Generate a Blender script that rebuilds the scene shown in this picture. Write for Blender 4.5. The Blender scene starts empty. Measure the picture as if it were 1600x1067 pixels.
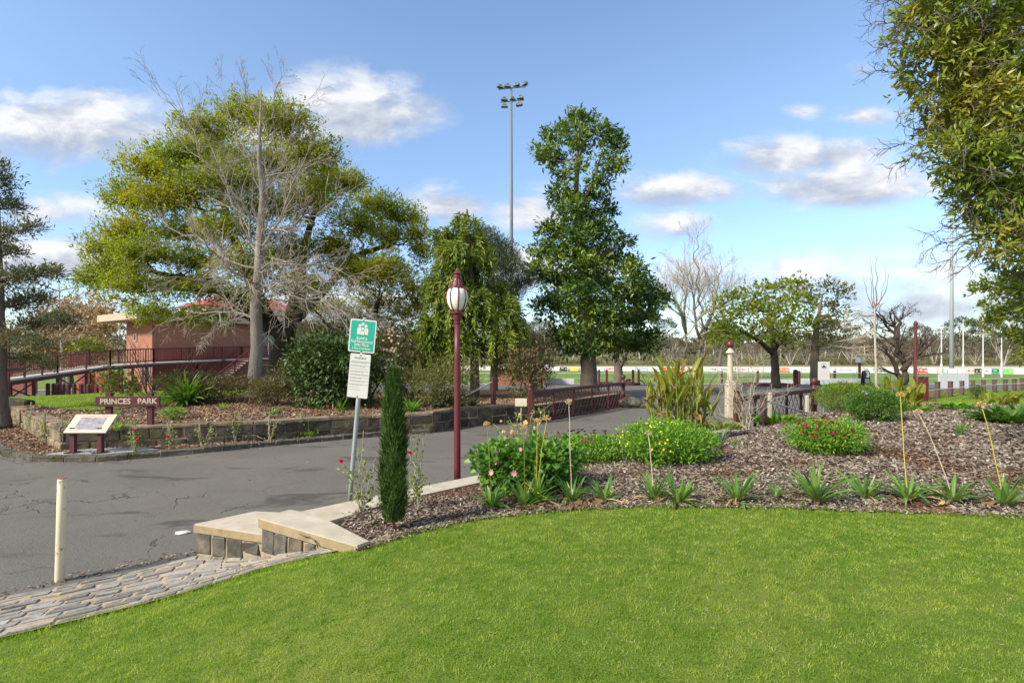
import bpy, bmesh, math, random
import numpy as np
from mathutils import Vector, Matrix, noise as mnoise
random.seed(5)
rng = np.random.default_rng(11)
SC = bpy.context.scene
COL = SC.collection
F, EYE, CX, CY = 820.0, 2.3, 800.0, 552.0      # lens in photo pixels, eye height, optical axis / horizon row
V3 = lambda *a: np.array(a, dtype=float)
R = math.radians

def W(px, py, Y):
    """a point of the place from where it shows and how far off it stands"""
    return V3((px - CX) / F * Y, Y, EYE - (py - CY) / F * Y)
def nrm(a):
    a = np.asarray(a, float); n = np.linalg.norm(a, axis=-1, keepdims=True); return a / np.maximum(n, 1e-9)
def smooth(t):
    t = np.clip(t, 0, 1); return t * t * (3 - 2 * t)
def rotz(a):
    c, s = math.cos(a), math.sin(a); return np.array([[c, -s, 0], [s, c, 0], [0, 0, 1.0]])
def euler(x, y, z):
    return np.array(Matrix.Rotation(z, 3, 'Z') @ Matrix.Rotation(y, 3, 'Y') @ Matrix.Rotation(x, 3, 'X'))

# chamfered box template
_corner = [(sx, sy, sz) for sx in (-1, 1) for sy in (-1, 1) for sz in (-1, 1)]
def _chamfer():
    idx, sg, off = {}, [], []
    for c in _corner:
        for ax in range(3):
            idx[c, ax] = len(sg); sg.append(c); off.append([0 if k == ax else 1 for k in range(3)])
    fs = []
    for ax in range(3):
        o = [k for k in range(3) if k != ax]
        for s in (-1, 1):
            q = []
            for a, b in ((-1, -1), (1, -1), (1, 1), (-1, 1)):
                c = [0, 0, 0]; c[ax] = s; c[o[0]] = a; c[o[1]] = b; q.append(idx[tuple(c), ax])
            fs.append(q)
        for a in (-1, 1):
            for b in (-1, 1):
                c1 = [0, 0, 0]; c1[ax] = -1; c1[o[0]] = a; c1[o[1]] = b
                c2 = list(c1); c2[ax] = 1; c1 = tuple(c1); c2 = tuple(c2)
                fs.append([idx[c1, o[0]], idx[c2, o[0]], idx[c2, o[1]], idx[c1, o[1]]])
    for c in _corner:
        fs.append([idx[c, 0], idx[c, 1], idx[c, 2]])
    sg = np.array(sg, float); off = np.array(off, float)
    h = sg * 1.0 - sg * off * .2
    out = []
    for f in fs:                                   # outward winding
        p = h[f]; n = np.cross(p[1] - p[0], p[2] - p[0])
        out.append(f if np.dot(n, p.mean(0)) > 0 else f[::-1])
    return sg, off, out
_SG, _OFF, _BF = _chamfer()

class MB:
    def __init__(s): s.v = []; s.f = []; s.n = 0
    def add(s, v, faces):
        v = np.asarray(v, float).reshape(-1, 3)
        if isinstance(faces, np.ndarray):
            s.f.append((faces + s.n).astype(np.int64))
        else:
            by = {}
            for f in faces: by.setdefault(len(f), []).append(f)
            for k, l in by.items(): s.f.append(np.array(l, dtype=np.int64) + s.n)
        s.v.append(v); s.n += len(v); return s
    def box(s, c, size, b=.006, rot=None, jit=0):
        h = np.asarray(size, float) / 2; b = min(b, h.min() * .45)
        v = _SG * (h - _OFF * b)
        if jit: v = v + rng.normal(0, jit, (8, 3)).repeat(3, axis=0) + rng.normal(0, jit * .25, v.shape)
        if rot is not None: v = v @ np.asarray(rot).T
        return s.add(v + np.asarray(c, float), _BF)
    def bar(s, p, q, w, h, b=.004):
        """box beam from p to q, w wide (sideways), h high"""
        p = np.asarray(p, float); q = np.asarray(q, float); d = q - p; L = np.linalg.norm(d); x = d / L
        up = V3(0, 0, 1) if abs(x[2]) < .95 else V3(0, 1, 0)
        y = nrm(np.cross(up, x)); z = np.cross(x, y)
        return s.box((p + q) / 2, (L, w, h), b, np.stack([x, y, z], 1))
    def tube(s, pts, rad, sides=6, cap=True, oval=None):
        P = np.asarray(pts, float); n = len(P); r = np.broadcast_to(np.asarray(rad, float), (n,))
        T = nrm(np.gradient(P, axis=0)); a = V3(0, 0, 1) if abs(T[0][2]) < .9 else V3(1, 0, 0)
        u = nrm(np.cross(a, T[0])); U = []
        for i in range(n):
            u = u - T[i] * np.dot(u, T[i]); u = nrm(u); U.append(u)
        U = np.array(U); Vv = np.cross(T, U); th = np.linspace(0, 2 * np.pi, sides, endpoint=False)
        ring = (U[:, None] * np.cos(th)[None, :, None] + Vv[:, None] * np.sin(th)[None, :, None]) * r[:, None, None] + P[:, None]
        i = np.arange(n - 1)[:, None] * sides; j = np.arange(sides)[None]; k = (j + 1) % sides
        q = np.stack([i + j, i + k, i + sides + k, i + sides + j], -1).reshape(-1, 4)
        s.add(ring.reshape(-1, 3), q)
        if cap:
            m = s.n - n * sides
            s.f.append(np.array([[m + t for t in range(sides)][::-1], [m + (n - 1) * sides + t for t in range(sides)]], dtype=np.int64))
        return s
    def lathe(s, prof, c=(0, 0, 0), segs=20, rot=None):
        pr = np.asarray(prof, float); n = len(pr); th = np.linspace(0, 2 * np.pi, segs, endpoint=False)
        v = np.stack([pr[:, 0:1] * np.cos(th), pr[:, 0:1] * np.sin(th), np.repeat(pr[:, 1:2], segs, 1)], -1).reshape(-1, 3)
        if rot is not None: v = v @ np.asarray(rot).T
        i = np.arange(n - 1)[:, None] * segs; j = np.arange(segs)[None]; k = (j + 1) % segs
        q = np.stack([i + j, i + k, i + segs + k, i + segs + j], -1).reshape(-1, 4)
        s.add(v + np.asarray(c, float), q)
        m = s.n - n * segs
        s.f.append(np.array([[m + t for t in range(segs)][::-1], [m + (n - 1) * segs + t for t in range(segs)]], dtype=np.int64))
        return s
    def prism(s, poly, z0, z1, c=(0, 0, 0), rot=None):
        """z0/z1 numbers or per-vertex lists; poly counter-clockwise"""
        p = np.asarray(poly, float); n = len(p)
        lo = np.concatenate([p, np.broadcast_to(z0, (n,))[:, None]], 1); hi = np.concatenate([p, np.broadcast_to(z1, (n,))[:, None]], 1)
        v = np.concatenate([lo, hi])
        if rot is not None: v = v @ np.asarray(rot).T
        f = [list(range(n))[::-1], list(range(n, 2 * n))] + [[i, (i + 1) % n, n + (i + 1) % n, n + i] for i in range(n)]
        return s.add(v + np.asarray(c, float), f)
    def leaves(s, P, D, N, L, Wd, fold=.25, mid=.5):
        """one four-cornered leaf creased down its midrib at each point"""
        P = np.asarray(P, float); n = len(P); D = nrm(D); S = nrm(np.cross(D, N)); N2 = np.cross(S, D)
        L = np.broadcast_to(L, (n,))[:, None]; Wd = np.broadcast_to(Wd, (n,))[:, None]
        m = P + D * L * mid; up = N2 * Wd * fold
        v = np.stack([P, m + S * Wd / 2 + up, P + D * L, m - S * Wd / 2 + up], 1).reshape(-1, 3)
        b = np.arange(n)[:, None] * 4
        f = np.concatenate([b + np.array([[0, 1, 2]]), b + np.array([[0, 2, 3]])])
        return s.add(v, f)
    def strap(s, base, az, L, w, el, bend, segs=6, twist=0, point=True, keel=.2):
        """arching strap leaf: starts at elevation el (radians) and bends by bend along its length"""
        p = np.array(base, float); e = el; d = L / segs; rows = []
        sd = V3(-math.sin(az), math.cos(az), 0)
        for i in range(segs + 1):
            t = i / segs
            ww = w * (min(1, .55 + t * 1.6) if t < .3 else 1) * (1 - max(0, (t - .55) / .45) ** 1.7 * (1 if point else .6)) * .5 + .0008
            dr = V3(math.cos(az) * math.cos(e), math.sin(az) * math.cos(e), math.sin(e))
            nn = np.cross(sd, dr); a = twist * t; sd2 = sd * math.cos(a) + nn * math.sin(a)
            rows += [p - sd2 * ww, p - nn * ww * keel * -1, p + sd2 * ww]
            p = p + dr * d; e -= bend / segs * (0.5 + t)
        f = []
        for i in range(segs):
            a = i * 3
            f += [[a, a + 1, a + 4, a + 3], [a + 1, a + 2, a + 5, a + 4]]
        return s.add(rows, f)
    def mesh(s, name, origin=(0, 0, 0), sm=False):
        me = bpy.data.meshes.new(name)
        V = (np.concatenate(s.v) - np.asarray(origin, float)).astype(np.float32)
        me.vertices.add(len(V)); me.vertices.foreach_set('co', V.ravel())
        loops = np.concatenate([f.ravel() for f in s.f]); cnt = np.concatenate([np.full(len(f), f.shape[1]) for f in s.f])
        me.loops.add(len(loops)); me.loops.foreach_set('vertex_index', loops.astype(np.int32))
        me.polygons.add(len(cnt)); st = np.concatenate([[0], np.cumsum(cnt)[:-1]])
        me.polygons.foreach_set('loop_start', st.astype(np.int32))
        try: me.polygons.foreach_set('loop_total', cnt.astype(np.int32))
        except Exception: pass
        me.polygons.foreach_set('use_smooth', np.full(len(cnt), bool(sm)))
        me.update(calc_edges=True)
        return me
    def build(s, name, mat, parent=None, sm=False, origin=None):
        if origin is None: origin = parent['_o'] if parent is not None and '_o' in parent else (0, 0, 0)
        o = bpy.data.objects.new(name, s.mesh(name, origin, sm)); COL.objects.link(o)
        if mat is not None: o.data.materials.append(mat)
        if parent is not None: o.parent = parent
        else: o.location = origin
        if parent is not None and '_o' in parent: o['_o'] = list(parent['_o'])
        return o

def tag(o, label, cat, group=None):
    o['label'] = label; o['category'] = cat
    if group: o['group'] = group
    return o
def thing(name, label, cat, loc=(0, 0, 0), group=None, world=True):
    """an Empty at the thing's base; world=True: its parts are modelled in world coordinates"""
    o = bpy.data.objects.new(name, None); COL.objects.link(o); o.empty_display_size = .2
    o.location = [float(a) for a in loc]; o['_o'] = [float(a) for a in loc] if world else [0.0, 0.0, 0.0]
    return tag(o, label, cat, group)
def solo(mb, name, mat, label, cat, group=None, sm=False, origin=(0, 0, 0)):
    return tag(mb.build(name, mat, None, sm, origin), label, cat, group)
def struct(mb, name, mat, sm=False, kind='structure'):
    o = mb.build(name, mat, None, sm); o['kind'] = kind; return o
def dup(root, loc, rz=0, sc=1, label=None, group=None):
    r = root.copy(); COL.objects.link(r); r.location = [float(a) for a in loc]; r.rotation_euler = (0, 0, rz)
    r.scale = (sc, sc, sc) if np.isscalar(sc) else sc
    if label: r['label'] = label
    if group: r['group'] = group
    for ch in list(root.children):
        c = ch.copy(); COL.objects.link(c); c.parent = r
        for g in list(ch.children):
            d = g.copy(); COL.objects.link(d); d.parent = c
    return r
def text_geo(mb, s, size, place, depth=.002, align='CENTER', wide=1.0, bold=0.0):
    """lettering as thin solid letters; place maps (n,3) local x right, y up, z out of the face"""
    cu = bpy.data.curves.new('t', 'FONT'); cu.body = s; cu.size = size; cu.align_x = align; cu.align_y = 'CENTER'; cu.extrude = depth; cu.offset = bold; cu.resolution_u = 3
    ob = bpy.data.objects.new('t', cu); COL.objects.link(ob)
    dg = bpy.context.evaluated_depsgraph_get(); ev = ob.evaluated_get(dg); me = ev.to_mesh()
    v = np.array([x.co[:] for x in me.vertices]) if len(me.vertices) else np.zeros((0, 3)); fs = [list(p.vertices) for p in me.polygons]
    ev.to_mesh_clear(); bpy.data.objects.remove(ob); bpy.data.curves.remove(cu)
    if len(v): v = v * V3(wide, 1, 1); mb.add(place(v), fs)
    return mb
def frame_place(o, x, y, z):
    o = np.asarray(o, float); M = np.stack([nrm(x), nrm(y), nrm(z)]); return lambda v: np.asarray(v, float) @ M + o
ORD = 'first second third fourth fifth sixth seventh eighth ninth tenth eleventh twelfth thirteenth fourteenth fifteenth sixteenth'.split()
# ---------------------------------------------------------------- materials
class NT:
    def __init__(s, m): s.t = m.node_tree; s.t.nodes.clear() ; s.n = s.t.nodes; s.l = s.t.links
    def new(s, k, **kw):
        n = s.n.new(k)
        for a, b in kw.items():
            if a.startswith('i_'):
                key = a[2:].replace('_', ' '); n.inputs[key].default_value = b
            else: setattr(n, a, b)
        return n
    def link(s, a, b): s.l.new(a, b)
    def val(s, x, sock):
        if hasattr(x, 'is_linked') or hasattr(x, 'links'): s.link(x, sock)
        else: sock.default_value = x
    def math(s, op, a, b=None, clamp=False):
        n = s.new('ShaderNodeMath', operation=op, use_clamp=clamp); s.val(a, n.inputs[0])
        if b is not None: s.val(b, n.inputs[1])
        return n.outputs[0]
    def ramp(s, fac, stops, interp='LINEAR'):
        n = s.new('ShaderNodeValToRGB'); r = n.color_ramp; r.interpolation = interp
        while len(r.elements) < len(stops): r.elements.new(.5)
        for e, (p, c) in zip(r.elements, stops): e.position = p; e.color = (*c, 1) if len(c) == 3 else c
        s.link(fac, n.inputs[0]); return n.outputs[0]
    def mix(s, fac, a, b, blend='MIX'):
        n = s.new('ShaderNodeMix', data_type='RGBA', blend_type=blend); s.val(fac, n.inputs[0])
        for x, k in ((a, 6), (b, 7)):
            if isinstance(x, tuple): n.inputs[k].default_value = (*x[:3], 1)
            else: s.link(x, n.inputs[k])
        return n.outputs[2]
    def noise(s, vec, scale, detail=4, rough=.55, dist=0):
        n = s.new('ShaderNodeTexNoise'); n.inputs['Scale'].default_value = scale; n.inputs['Detail'].default_value = detail
        n.inputs['Roughness'].default_value = rough; n.inputs['Distortion'].default_value = dist
        if vec is not None: s.link(vec, n.inputs['Vector'])
        return n.outputs['Fac']
    def coord(s, kind='Object', scale=None):
        c = s.new('ShaderNodeTexCoord').outputs[kind]
        if scale:
            m = s.new('ShaderNodeMapping'); m.inputs['Scale'].default_value = scale; s.link(c, m.inputs[0]); c = m.outputs[0]
        return c
    def geo(s, k): return s.new('ShaderNodeNewGeometry').outputs[k]
    def bump(s, h, strength=.3, dist=.01):
        n = s.new('ShaderNodeBump'); n.inputs['Strength'].default_value = strength; n.inputs['Distance'].default_value = dist
        s.link(h, n.inputs['Height']); return n.outputs[0]
    def out(s, shader): s.link(shader, s.new('ShaderNodeOutputMaterial').inputs[0])
    def bsdf(s, col, rough=.6, normal=None, metal=0, spec=.5):
        b = s.new('ShaderNodeBsdfPrincipled'); s.val((*col, 1) if isinstance(col, tuple) else col, b.inputs['Base Color'])
        s.val(rough, b.inputs['Roughness']); b.inputs['Metallic'].default_value = metal; b.inputs['Specular IOR Level'].default_value = spec
        if normal is not None: s.link(normal, b.inputs['Normal'])
        return b.outputs[0]
def newmat(name):
    m = bpy.data.materials.new(name); m.use_nodes = True; return m, NT(m)

def mat_noise(name, c1, c2, scale=4, rough=.7, bump=.25, bscale=None, bdist=.01, c3=None, s3=1.2, t3=(.5, .65), metal=0, spec=.4, stretch=None, detail=5, island=0):
    m, t = newmat(name); co = t.coord('Object', stretch)
    n = t.noise(co, scale, detail); col = t.mix(t.ramp(n, [(.3, (0, 0, 0)), (.7, (1, 1, 1))]), c1, c2)
    if c3 is not None:
        k = t.ramp(t.noise(co, s3, 6, .6), [(t3[0], (0, 0, 0)), (t3[1], (1, 1, 1))]); col = t.mix(k, col, c3)
    if island:
        h = t.new('ShaderNodeHueSaturation'); h.inputs['Saturation'].default_value = 1
        t.link(t.math('ADD', t.math('MULTIPLY', t.geo('Random Per Island'), island), 1 - island / 2), h.inputs['Value']); t.link(col, h.inputs['Color']); col = h.outputs[0]
    nb = t.bump(t.noise(co, bscale or scale * 6, 4), bump, bdist) if bump else None
    t.out(t.bsdf(col, rough, nb, metal, spec)); return m

LEAF_K = 1.5
def mat_leaf(name, cols, trans=.35, rough=.45, spec=.35, patch=None, pscale=.6, tcol=None, pdet=3):
    """cols: list of leaf colours drawn at random per leaf; patch: another list, where whole boughs have turned"""
    m, t = newmat(name); r = t.geo('Random Per Island')
    st = lambda c: [((i + .5) / len(c), tuple(min(.9, v * LEAF_K) if max(x) < .4 else v for v in x)) for i, x in enumerate(c)]
    col = t.ramp(r, st(cols))
    if patch:
        k = t.ramp(t.noise(t.coord('Object'), pscale, pdet), [(.42, (0, 0, 0)), (.6, (1, 1, 1))]); col = t.mix(k, col, t.ramp(r, st(patch)))
    b = t.bsdf(col, rough, None, 0, spec)
    tr = t.new('ShaderNodeBsdfTranslucent'); tc = t.mix(.6, col, tcol or (.35, .42, .05), 'MIX'); h = t.mix(1.0, col, (1.5, 1.5, .7), 'MULTIPLY'); t.link(h, tr.inputs[0])
    mx = t.new('ShaderNodeMixShader'); mx.inputs[0].default_value = trans; t.link(b, mx.inputs[1]); t.link(tr.outputs[0], mx.inputs[2])
    t.out(mx.outputs[0]); return m

def mat_paint(name, c, rough=.45, wear=None, wt=(.62, .7), ws=9, spec=.4, metal=0, var=.12, bump=.05):
    m, t = newmat(name); co = t.coord('Object'); n = t.noise(co, 3, 5)
    c2 = tuple(x * (1 - var) for x in c); c1 = tuple(min(1, x * (1 + var)) for x in c)
    col = t.mix(n, c2, c1)
    if wear is not None:
        col = t.mix(t.ramp(t.noise(co, ws, 7, .68), [(wt[0], (0, 0, 0)), (wt[1], (1, 1, 1))]), col, wear)
    t.out(t.bsdf(col, rough, t.bump(t.noise(co, 60, 3), bump, .004), metal, spec)); return m

def mat_bark(name, c1, c2, scale=3, bump=.6, stretch=(6, 6, 1.2)):
    m, t = newmat(name); co = t.coord('Object', stretch); n = t.noise(co, scale, 6, .65, .4)
    big = t.noise(t.coord('Object'), 1.3, 4)
    col = t.mix(t.ramp(n, [(.3, (0, 0, 0)), (.7, (1, 1, 1))]), c1, c2)
    col = t.mix(t.math('MULTIPLY', big, .5), col, tuple(x * .6 for x in c1))
    t.out(t.bsdf(col, .85, t.bump(n, bump, .03), 0, .2)); return m

# ground covers
def mat_asphalt():
    m, t = newmat('asphalt'); co = t.coord('Object')
    fine = t.noise(co, 70, 4, .75); mid = t.noise(co, 9, 5, .6); big = t.noise(co, .55, 5, .6, .6)
    col = t.mix(t.ramp(fine, [(.36, (0, 0, 0)), (.66, (1, 1, 1))]), (.046, .042, .037), (.21, .194, .168))
    col = t.mix(t.math('MULTIPLY', t.ramp(big, [(.38, (0, 0, 0)), (.62, (1, 1, 1))]), .5), col, (.165, .151, .127))
    # tar patches and oil stains
    st = t.noise(t.coord('Object', (.45, 1.3, 1)), .9, 6, .62, .8)
    col = t.mix(t.math('MULTIPLY', t.ramp(st, [(.57, (0, 0, 0)), (.64, (1, 1, 1))]), .6), col, (.034, .032, .03))
    pale = t.noise(co, 2.1, 6, .7, .3)
    col = t.mix(t.math('MULTIPLY', t.ramp(pale, [(.66, (0, 0, 0)), (.74, (1, 1, 1))]), .35), col, (.22, .205, .18))
    # cracks
    w = t.new('ShaderNodeVectorMath', operation='ADD'); nz = t.new('ShaderNodeTexNoise'); nz.inputs['Scale'].default_value = 1.6; nz.inputs['Detail'].default_value = 5; t.link(co, nz.inputs['Vector'])
    sc = t.new('ShaderNodeVectorMath', operation='SCALE'); sc.inputs['Scale'].default_value = 1.1; t.link(nz.outputs['Color'], sc.inputs[0]); t.link(co, w.inputs[0]); t.link(sc.outputs[0], w.inputs[1])
    v = t.new('ShaderNodeTexVoronoi', feature='DISTANCE_TO_EDGE'); v.inputs['Scale'].default_value = .42; t.link(w.outputs[0], v.inputs['Vector'])
    crack = t.ramp(v.outputs['Distance'], [(.0, (1, 1, 1)), (.006, (0, 0, 0))]); gate = t.ramp(t.noise(co, .8, 3), [(.45, (0, 0, 0)), (.6, (1, 1, 1))])
    ck = t.math('MULTIPLY', t.math('MULTIPLY', crack, gate), .75)
    col = t.mix(ck, col, (.022, .021, .019))
    # moss and dust where the tarmac stays damp
    ms = t.noise(t.coord('Object', (.35, 1, 1)), .7, 5, .6); col = t.mix(t.math('MULTIPLY', t.ramp(ms, [(.6, (0, 0, 0)), (.72, (1, 1, 1))]), .35), col, (.11, .098, .055))
    h = t.math('ADD', t.math('MULTIPLY', fine, .6), t.math('SUBTRACT', mid, t.math('MULTIPLY', ck, 2.0)))
    t.out(t.bsdf(col, .85, t.bump(h, .7, .016), 0, .3)); return m
def mat_mulch(name, cols):
    m, t = newmat(name); co = t.coord('Object')
    w = t.noise(co, 3, 3); v = t.new('ShaderNodeTexVoronoi'); v.inputs['Scale'].default_value = 26; t.link(co, v.inputs['Vector'])
    sep = t.new('ShaderNodeSeparateColor'); t.link(v.outputs['Color'], sep.inputs[0])
    col = t.ramp(sep.outputs[0], [((i + .5) / len(cols), c) for i, c in enumerate(cols)])
    col = t.mix(t.ramp(t.noise(co, 1.1, 5), [(.45, (0, 0, 0)), (.62, (1, 1, 1))]), col, t.mix(.65, col, (.10, .05, .028)))
    t.out(t.bsdf(col, .9, t.bump(t.math('ADD', v.outputs['Distance'], t.noise(co, 40, 4)), .9, .03), 0, .15)); return m
def mat_chip(name, cols, patch):
    m, t = newmat(name); r = t.geo('Random Per Island'); st = lambda c: [((i + .5) / len(c), x) for i, x in enumerate(c)]
    k = t.ramp(t.noise(t.coord('Object'), .9, 5, .6), [(.54, (0, 0, 0)), (.66, (1, 1, 1))])
    t.out(t.bsdf(t.mix(k, t.ramp(r, st(cols)), t.ramp(r, st(patch))), .85, None, 0, .2)); return m
def mat_turf(name, c1, c2, c3, s=1.0):
    m, t = newmat(name); co = t.coord('Object')
    col = t.mix(t.ramp(t.noise(co, 60 * s, 4, .7), [(.3, (0, 0, 0)), (.7, (1, 1, 1))]), c1, c2)
    col = t.mix(t.ramp(t.noise(co, .9 * s, 5), [(.45, (0, 0, 0)), (.65, (1, 1, 1))]), col, t.mix(.5, col, c3))
    t.out(t.bsdf(col, .9, t.bump(t.noise(co, 80 * s, 3), .6, .03), 0, .15)); return m
def mat_brick(name, c1, c2, mortar, scale=1.0, axis=True):
    m, t = newmat(name); c = t.coord('Object'); sp = t.new('ShaderNodeSeparateXYZ'); t.link(c, sp.inputs[0])
    cb = t.new('ShaderNodeCombineXYZ'); t.link(t.math('ADD', sp.outputs[0], sp.outputs[1]), cb.inputs[0]); t.link(sp.outputs[2], cb.inputs[1])
    b = t.new('ShaderNodeTexBrick'); b.inputs['Color1'].default_value = (*c1, 1); b.inputs['Color2'].default_value = (*c2, 1); b.inputs['Mortar'].default_value = (*mortar, 1)
    b.inputs['Scale'].default_value = scale; b.inputs['Brick Width'].default_value = .24; b.inputs['Row Height'].default_value = .086; b.inputs['Mortar Size'].default_value = .006
    t.link(cb.outputs[0], b.inputs['Vector']); col = t.mix(t.math('MULTIPLY', t.noise(c, .8, 5), .45), b.outputs['Color'], tuple(x * .6 for x in c1))
    t.out(t.bsdf(col, .85, t.bump(b.outputs['Fac'], -.3, .006), 0, .2)); return m
def mat_stone(name, c1, c2, moss=None, island=.5, mt=(.52, .66), ms=2.0):
    return mat_noise(name, c1, c2, 7, .85, .7, 22, .02, c3=moss, s3=ms, t3=mt, spec=.2, island=island)

M = {}
M['asphalt'] = mat_asphalt()
M['mulch'] = mat_mulch('mulch_bed', [(.05, .032, .024), (.11, .075, .055), (.21, .16, .13), (.06, .04, .03), (.15, .11, .085)])
M['mulch2'] = mat_mulch('leaf_litter_bed', [(.08, .04, .022), (.2, .11, .06), (.3, .2, .13), (.12, .065, .035), (.24, .14, .08)])
M['chips'] = mat_chip('bark_chips', [(.035, .025, .019), (.1, .07, .05), (.19, .145, .11), (.31, .26, .21), (.075, .055, .04), (.26, .215, .17), (.42, .37, .31)],
                      [(.05, .025, .014), (.12, .06, .033), (.2, .11, .06), (.08, .04, .025), (.28, .2, .14)])
M['chips2'] = mat_chip('dry_leaf_chips', [(.09, .045, .025), (.24, .13, .07), (.36, .24, .155), (.14, .08, .045), (.3, .19, .12), (.42, .32, .24)],
                       [(.05, .03, .022), (.12, .075, .055), (.3, .23, .19), (.2, .15, .12)])
M['turf'] = mat_turf('lawn_turf', (.06, .11, .012), (.13, .2, .025), (.2, .22, .045))
M['blade'] = mat_leaf('grass_blades', [(.06, .115, .01), (.095, .175, .015), (.14, .23, .024), (.08, .15, .013), (.18, .265, .036), (.115, .2, .018)], .5, .55, .2,
                      patch=[(.12, .18, .016), (.175, .245, .024), (.235, .29, .04), (.15, .22, .02), (.28, .31, .06), (.2, .26, .028), (.38, .36, .17)], pscale=7, pdet=7)
M['field'] = mat_turf('oval_turf', (.10, .17, .028), (.14, .22, .04), (.17, .2, .05), .12)
M['far_ground'] = mat_noise('dry_pasture', (.12, .12, .045), (.2, .175, .08), .05, .95, 0, c3=(.09, .11, .035), s3=.02)
M['track'] = mat_noise('sand_track', (.46, .38, .27), (.55, .47, .35), .3, .95, 0)
M['paving'] = mat_noise('pale_paving', (.3, .29, .28), (.38, .37, .36), 1.5, .9, .15)
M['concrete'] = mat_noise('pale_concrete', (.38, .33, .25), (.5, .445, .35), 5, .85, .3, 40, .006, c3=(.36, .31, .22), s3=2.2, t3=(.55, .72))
M['concrete_side'] = mat_noise('shaded_side_concrete', (.25, .185, .1), (.35, .275, .165), 6, .85, .4, 40, .008, c3=(.16, .14, .06), s3=3.5, t3=(.52, .68))  # darker tan copy of pale concrete; shade of upright faces put into its colour
M['mortar'] = mat_noise('tan_mortar', (.32, .25, .16), (.44, .355, .25), 9, .9, .6, 45, .012, c3=(.27, .2, .12), s3=4)
M['basalt'] = mat_stone('basalt_block', (.06, .055, .05), (.16, .145, .12), (.27, .22, .15), .6)
M['sandstone'] = mat_stone('sandstone_block', (.17, .13, .085), (.29, .23, .155), (.08, .072, .035), .5)
M['wallstone'] = mat_stone('mossy_basalt', (.035, .031, .025), (.1, .088, .066), (.09, .08, .03), .6)
M['bluestone'] = mat_noise('bluestone_pitcher', (.16, .15, .135), (.31, .29, .26), 8, .7, .6, 30, .012, c3=(.34, .26, .18), s3=2.6, t3=(.55, .7), spec=.4, island=.7)
M['kerb'] = mat_stone('kerb_stone', (.06, .056, .046), (.14, .128, .1), (.05, .05, .02), .5)
M['slate'] = mat_noise('grey_slab', (.24, .25, .24), (.34, .34, .32), 3, .8, .2)
M['maroon'] = mat_paint('maroon_paint', (.125, .022, .026), .4, (.3, .12, .1), (.74, .8), 14)
M['maroon_wood'] = mat_noise('maroon_timber', (.075, .02, .022), (.11, .032, .032), 6, .65, .4, 30, .01, stretch=(6, 6, 1), c3=(.14, .06, .05), s3=3, t3=(.6, .75))
M['brown_iron'] = mat_paint('brown_red_iron', (.085, .022, .022), .5, (.2, .09, .06), (.68, .78), 10)
M['brown_wood'] = mat_noise('weathered_brown_timber', (.075, .046, .036), (.13, .085, .066), 5, .8, .5, 30, .01, stretch=(5, 5, .8))
M['cream'] = mat_paint('cream_paint', (.5, .44, .33), .55, (.36, .2, .1), (.63, .72), 8)
M['rustwhite'] = mat_paint('rusty_white_steel', (.62, .54, .39), .55, (.26, .1, .035), (.57, .67), 17, bump=.3)
M['rust'] = mat_noise('rust', (.2, .07, .03), (.33, .14, .06), 14, .85, .5)
M['galv'] = mat_paint('galvanised_steel', (.36, .40, .41), .45, (.25, .26, .26), (.55, .7), 6, metal=.45, spec=.5)
M['galv_far'] = mat_paint('pale_green_steel', (.13, .165, .16), .55)
M['galv_pale'] = mat_paint('pale_galvanised_mast', (.3, .34, .34), .55)
M['globe'] = mat_paint('opal_glass', (.8, .8, .72), .25, var=.03, bump=0)
M['white'] = mat_paint('white_enamel', (.5, .51, .49), .35, (.47, .47, .45), (.6, .75), 5, var=.03)
M['boardwhite'] = mat_paint('board_white', (.58, .59, .6), .5, var=.03)
M['teal'] = mat_paint('teal_sign_face', (.006, .3, .215), .35, var=.05)
M['ink'] = mat_paint('grey_ink', (.16, .16, .16), .6, var=.02)
M['black'] = mat_paint('black_paint', (.02, .02, .022), .5)
M['red'] = mat_paint('red_board', (.62, .05, .045), .5)
M['orange'] = mat_paint('orange_board', (.78, .16, .05), .5)
M['yellow'] = mat_paint('yellow_board', (.8, .5, .02), .5)
M['pinkb'] = mat_paint('pink_board', (.75, .45, .42), .5)
M['greenb'] = mat_paint('green_board', (.12, .62, .05), .5)
M['tealb'] = mat_paint('dark_teal_board', (.02, .14, .12), .5)
M['bluegrey'] = mat_paint('blue_grey_board', (.4, .46, .55), .5)
M['paleboard'] = mat_paint('pale_grey_board', (.5, .53, .55), .6, (.4, .42, .43), (.5, .7), 3)
M['timber_cream'] = mat_noise('cream_timber', (.46, .39, .27), (.58, .5, .37), 3, .55, .2, stretch=(1, 8, 1))
M['brick'] = mat_brick('red_brick', (.4, .17, .105), (.33, .13, .08), (.36, .28, .22))
M['brick2'] = mat_brick('brick_orange', (.4, .15, .1), (.3, .1, .065), (.36, .28, .22))
M['fascia'] = mat_paint('beige_fascia', (.46, .37, .26), .7, (.38, .29, .19), (.5, .7), 3)
M['redroof'] = mat_paint('red_roof', (.42, .07, .06), .5)
M['glass'] = mat_paint('dark_window_glass', (.05, .06, .07), .12, spec=.6, bump=0)
M['tank'] = mat_paint('red_tank', (.26, .055, .038), .6, (.2, .04, .03), (.5, .65), 2)
M['deck'] = mat_paint('pale_deck', (.56, .49, .42), .8)
M['paper'] = mat_paint('paper', (.55, .53, .5), .7, var=.04)
M['fur'] = mat_noise('black_coat', (.012, .012, .013), (.03, .03, .032), 9, .8, .5)
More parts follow.
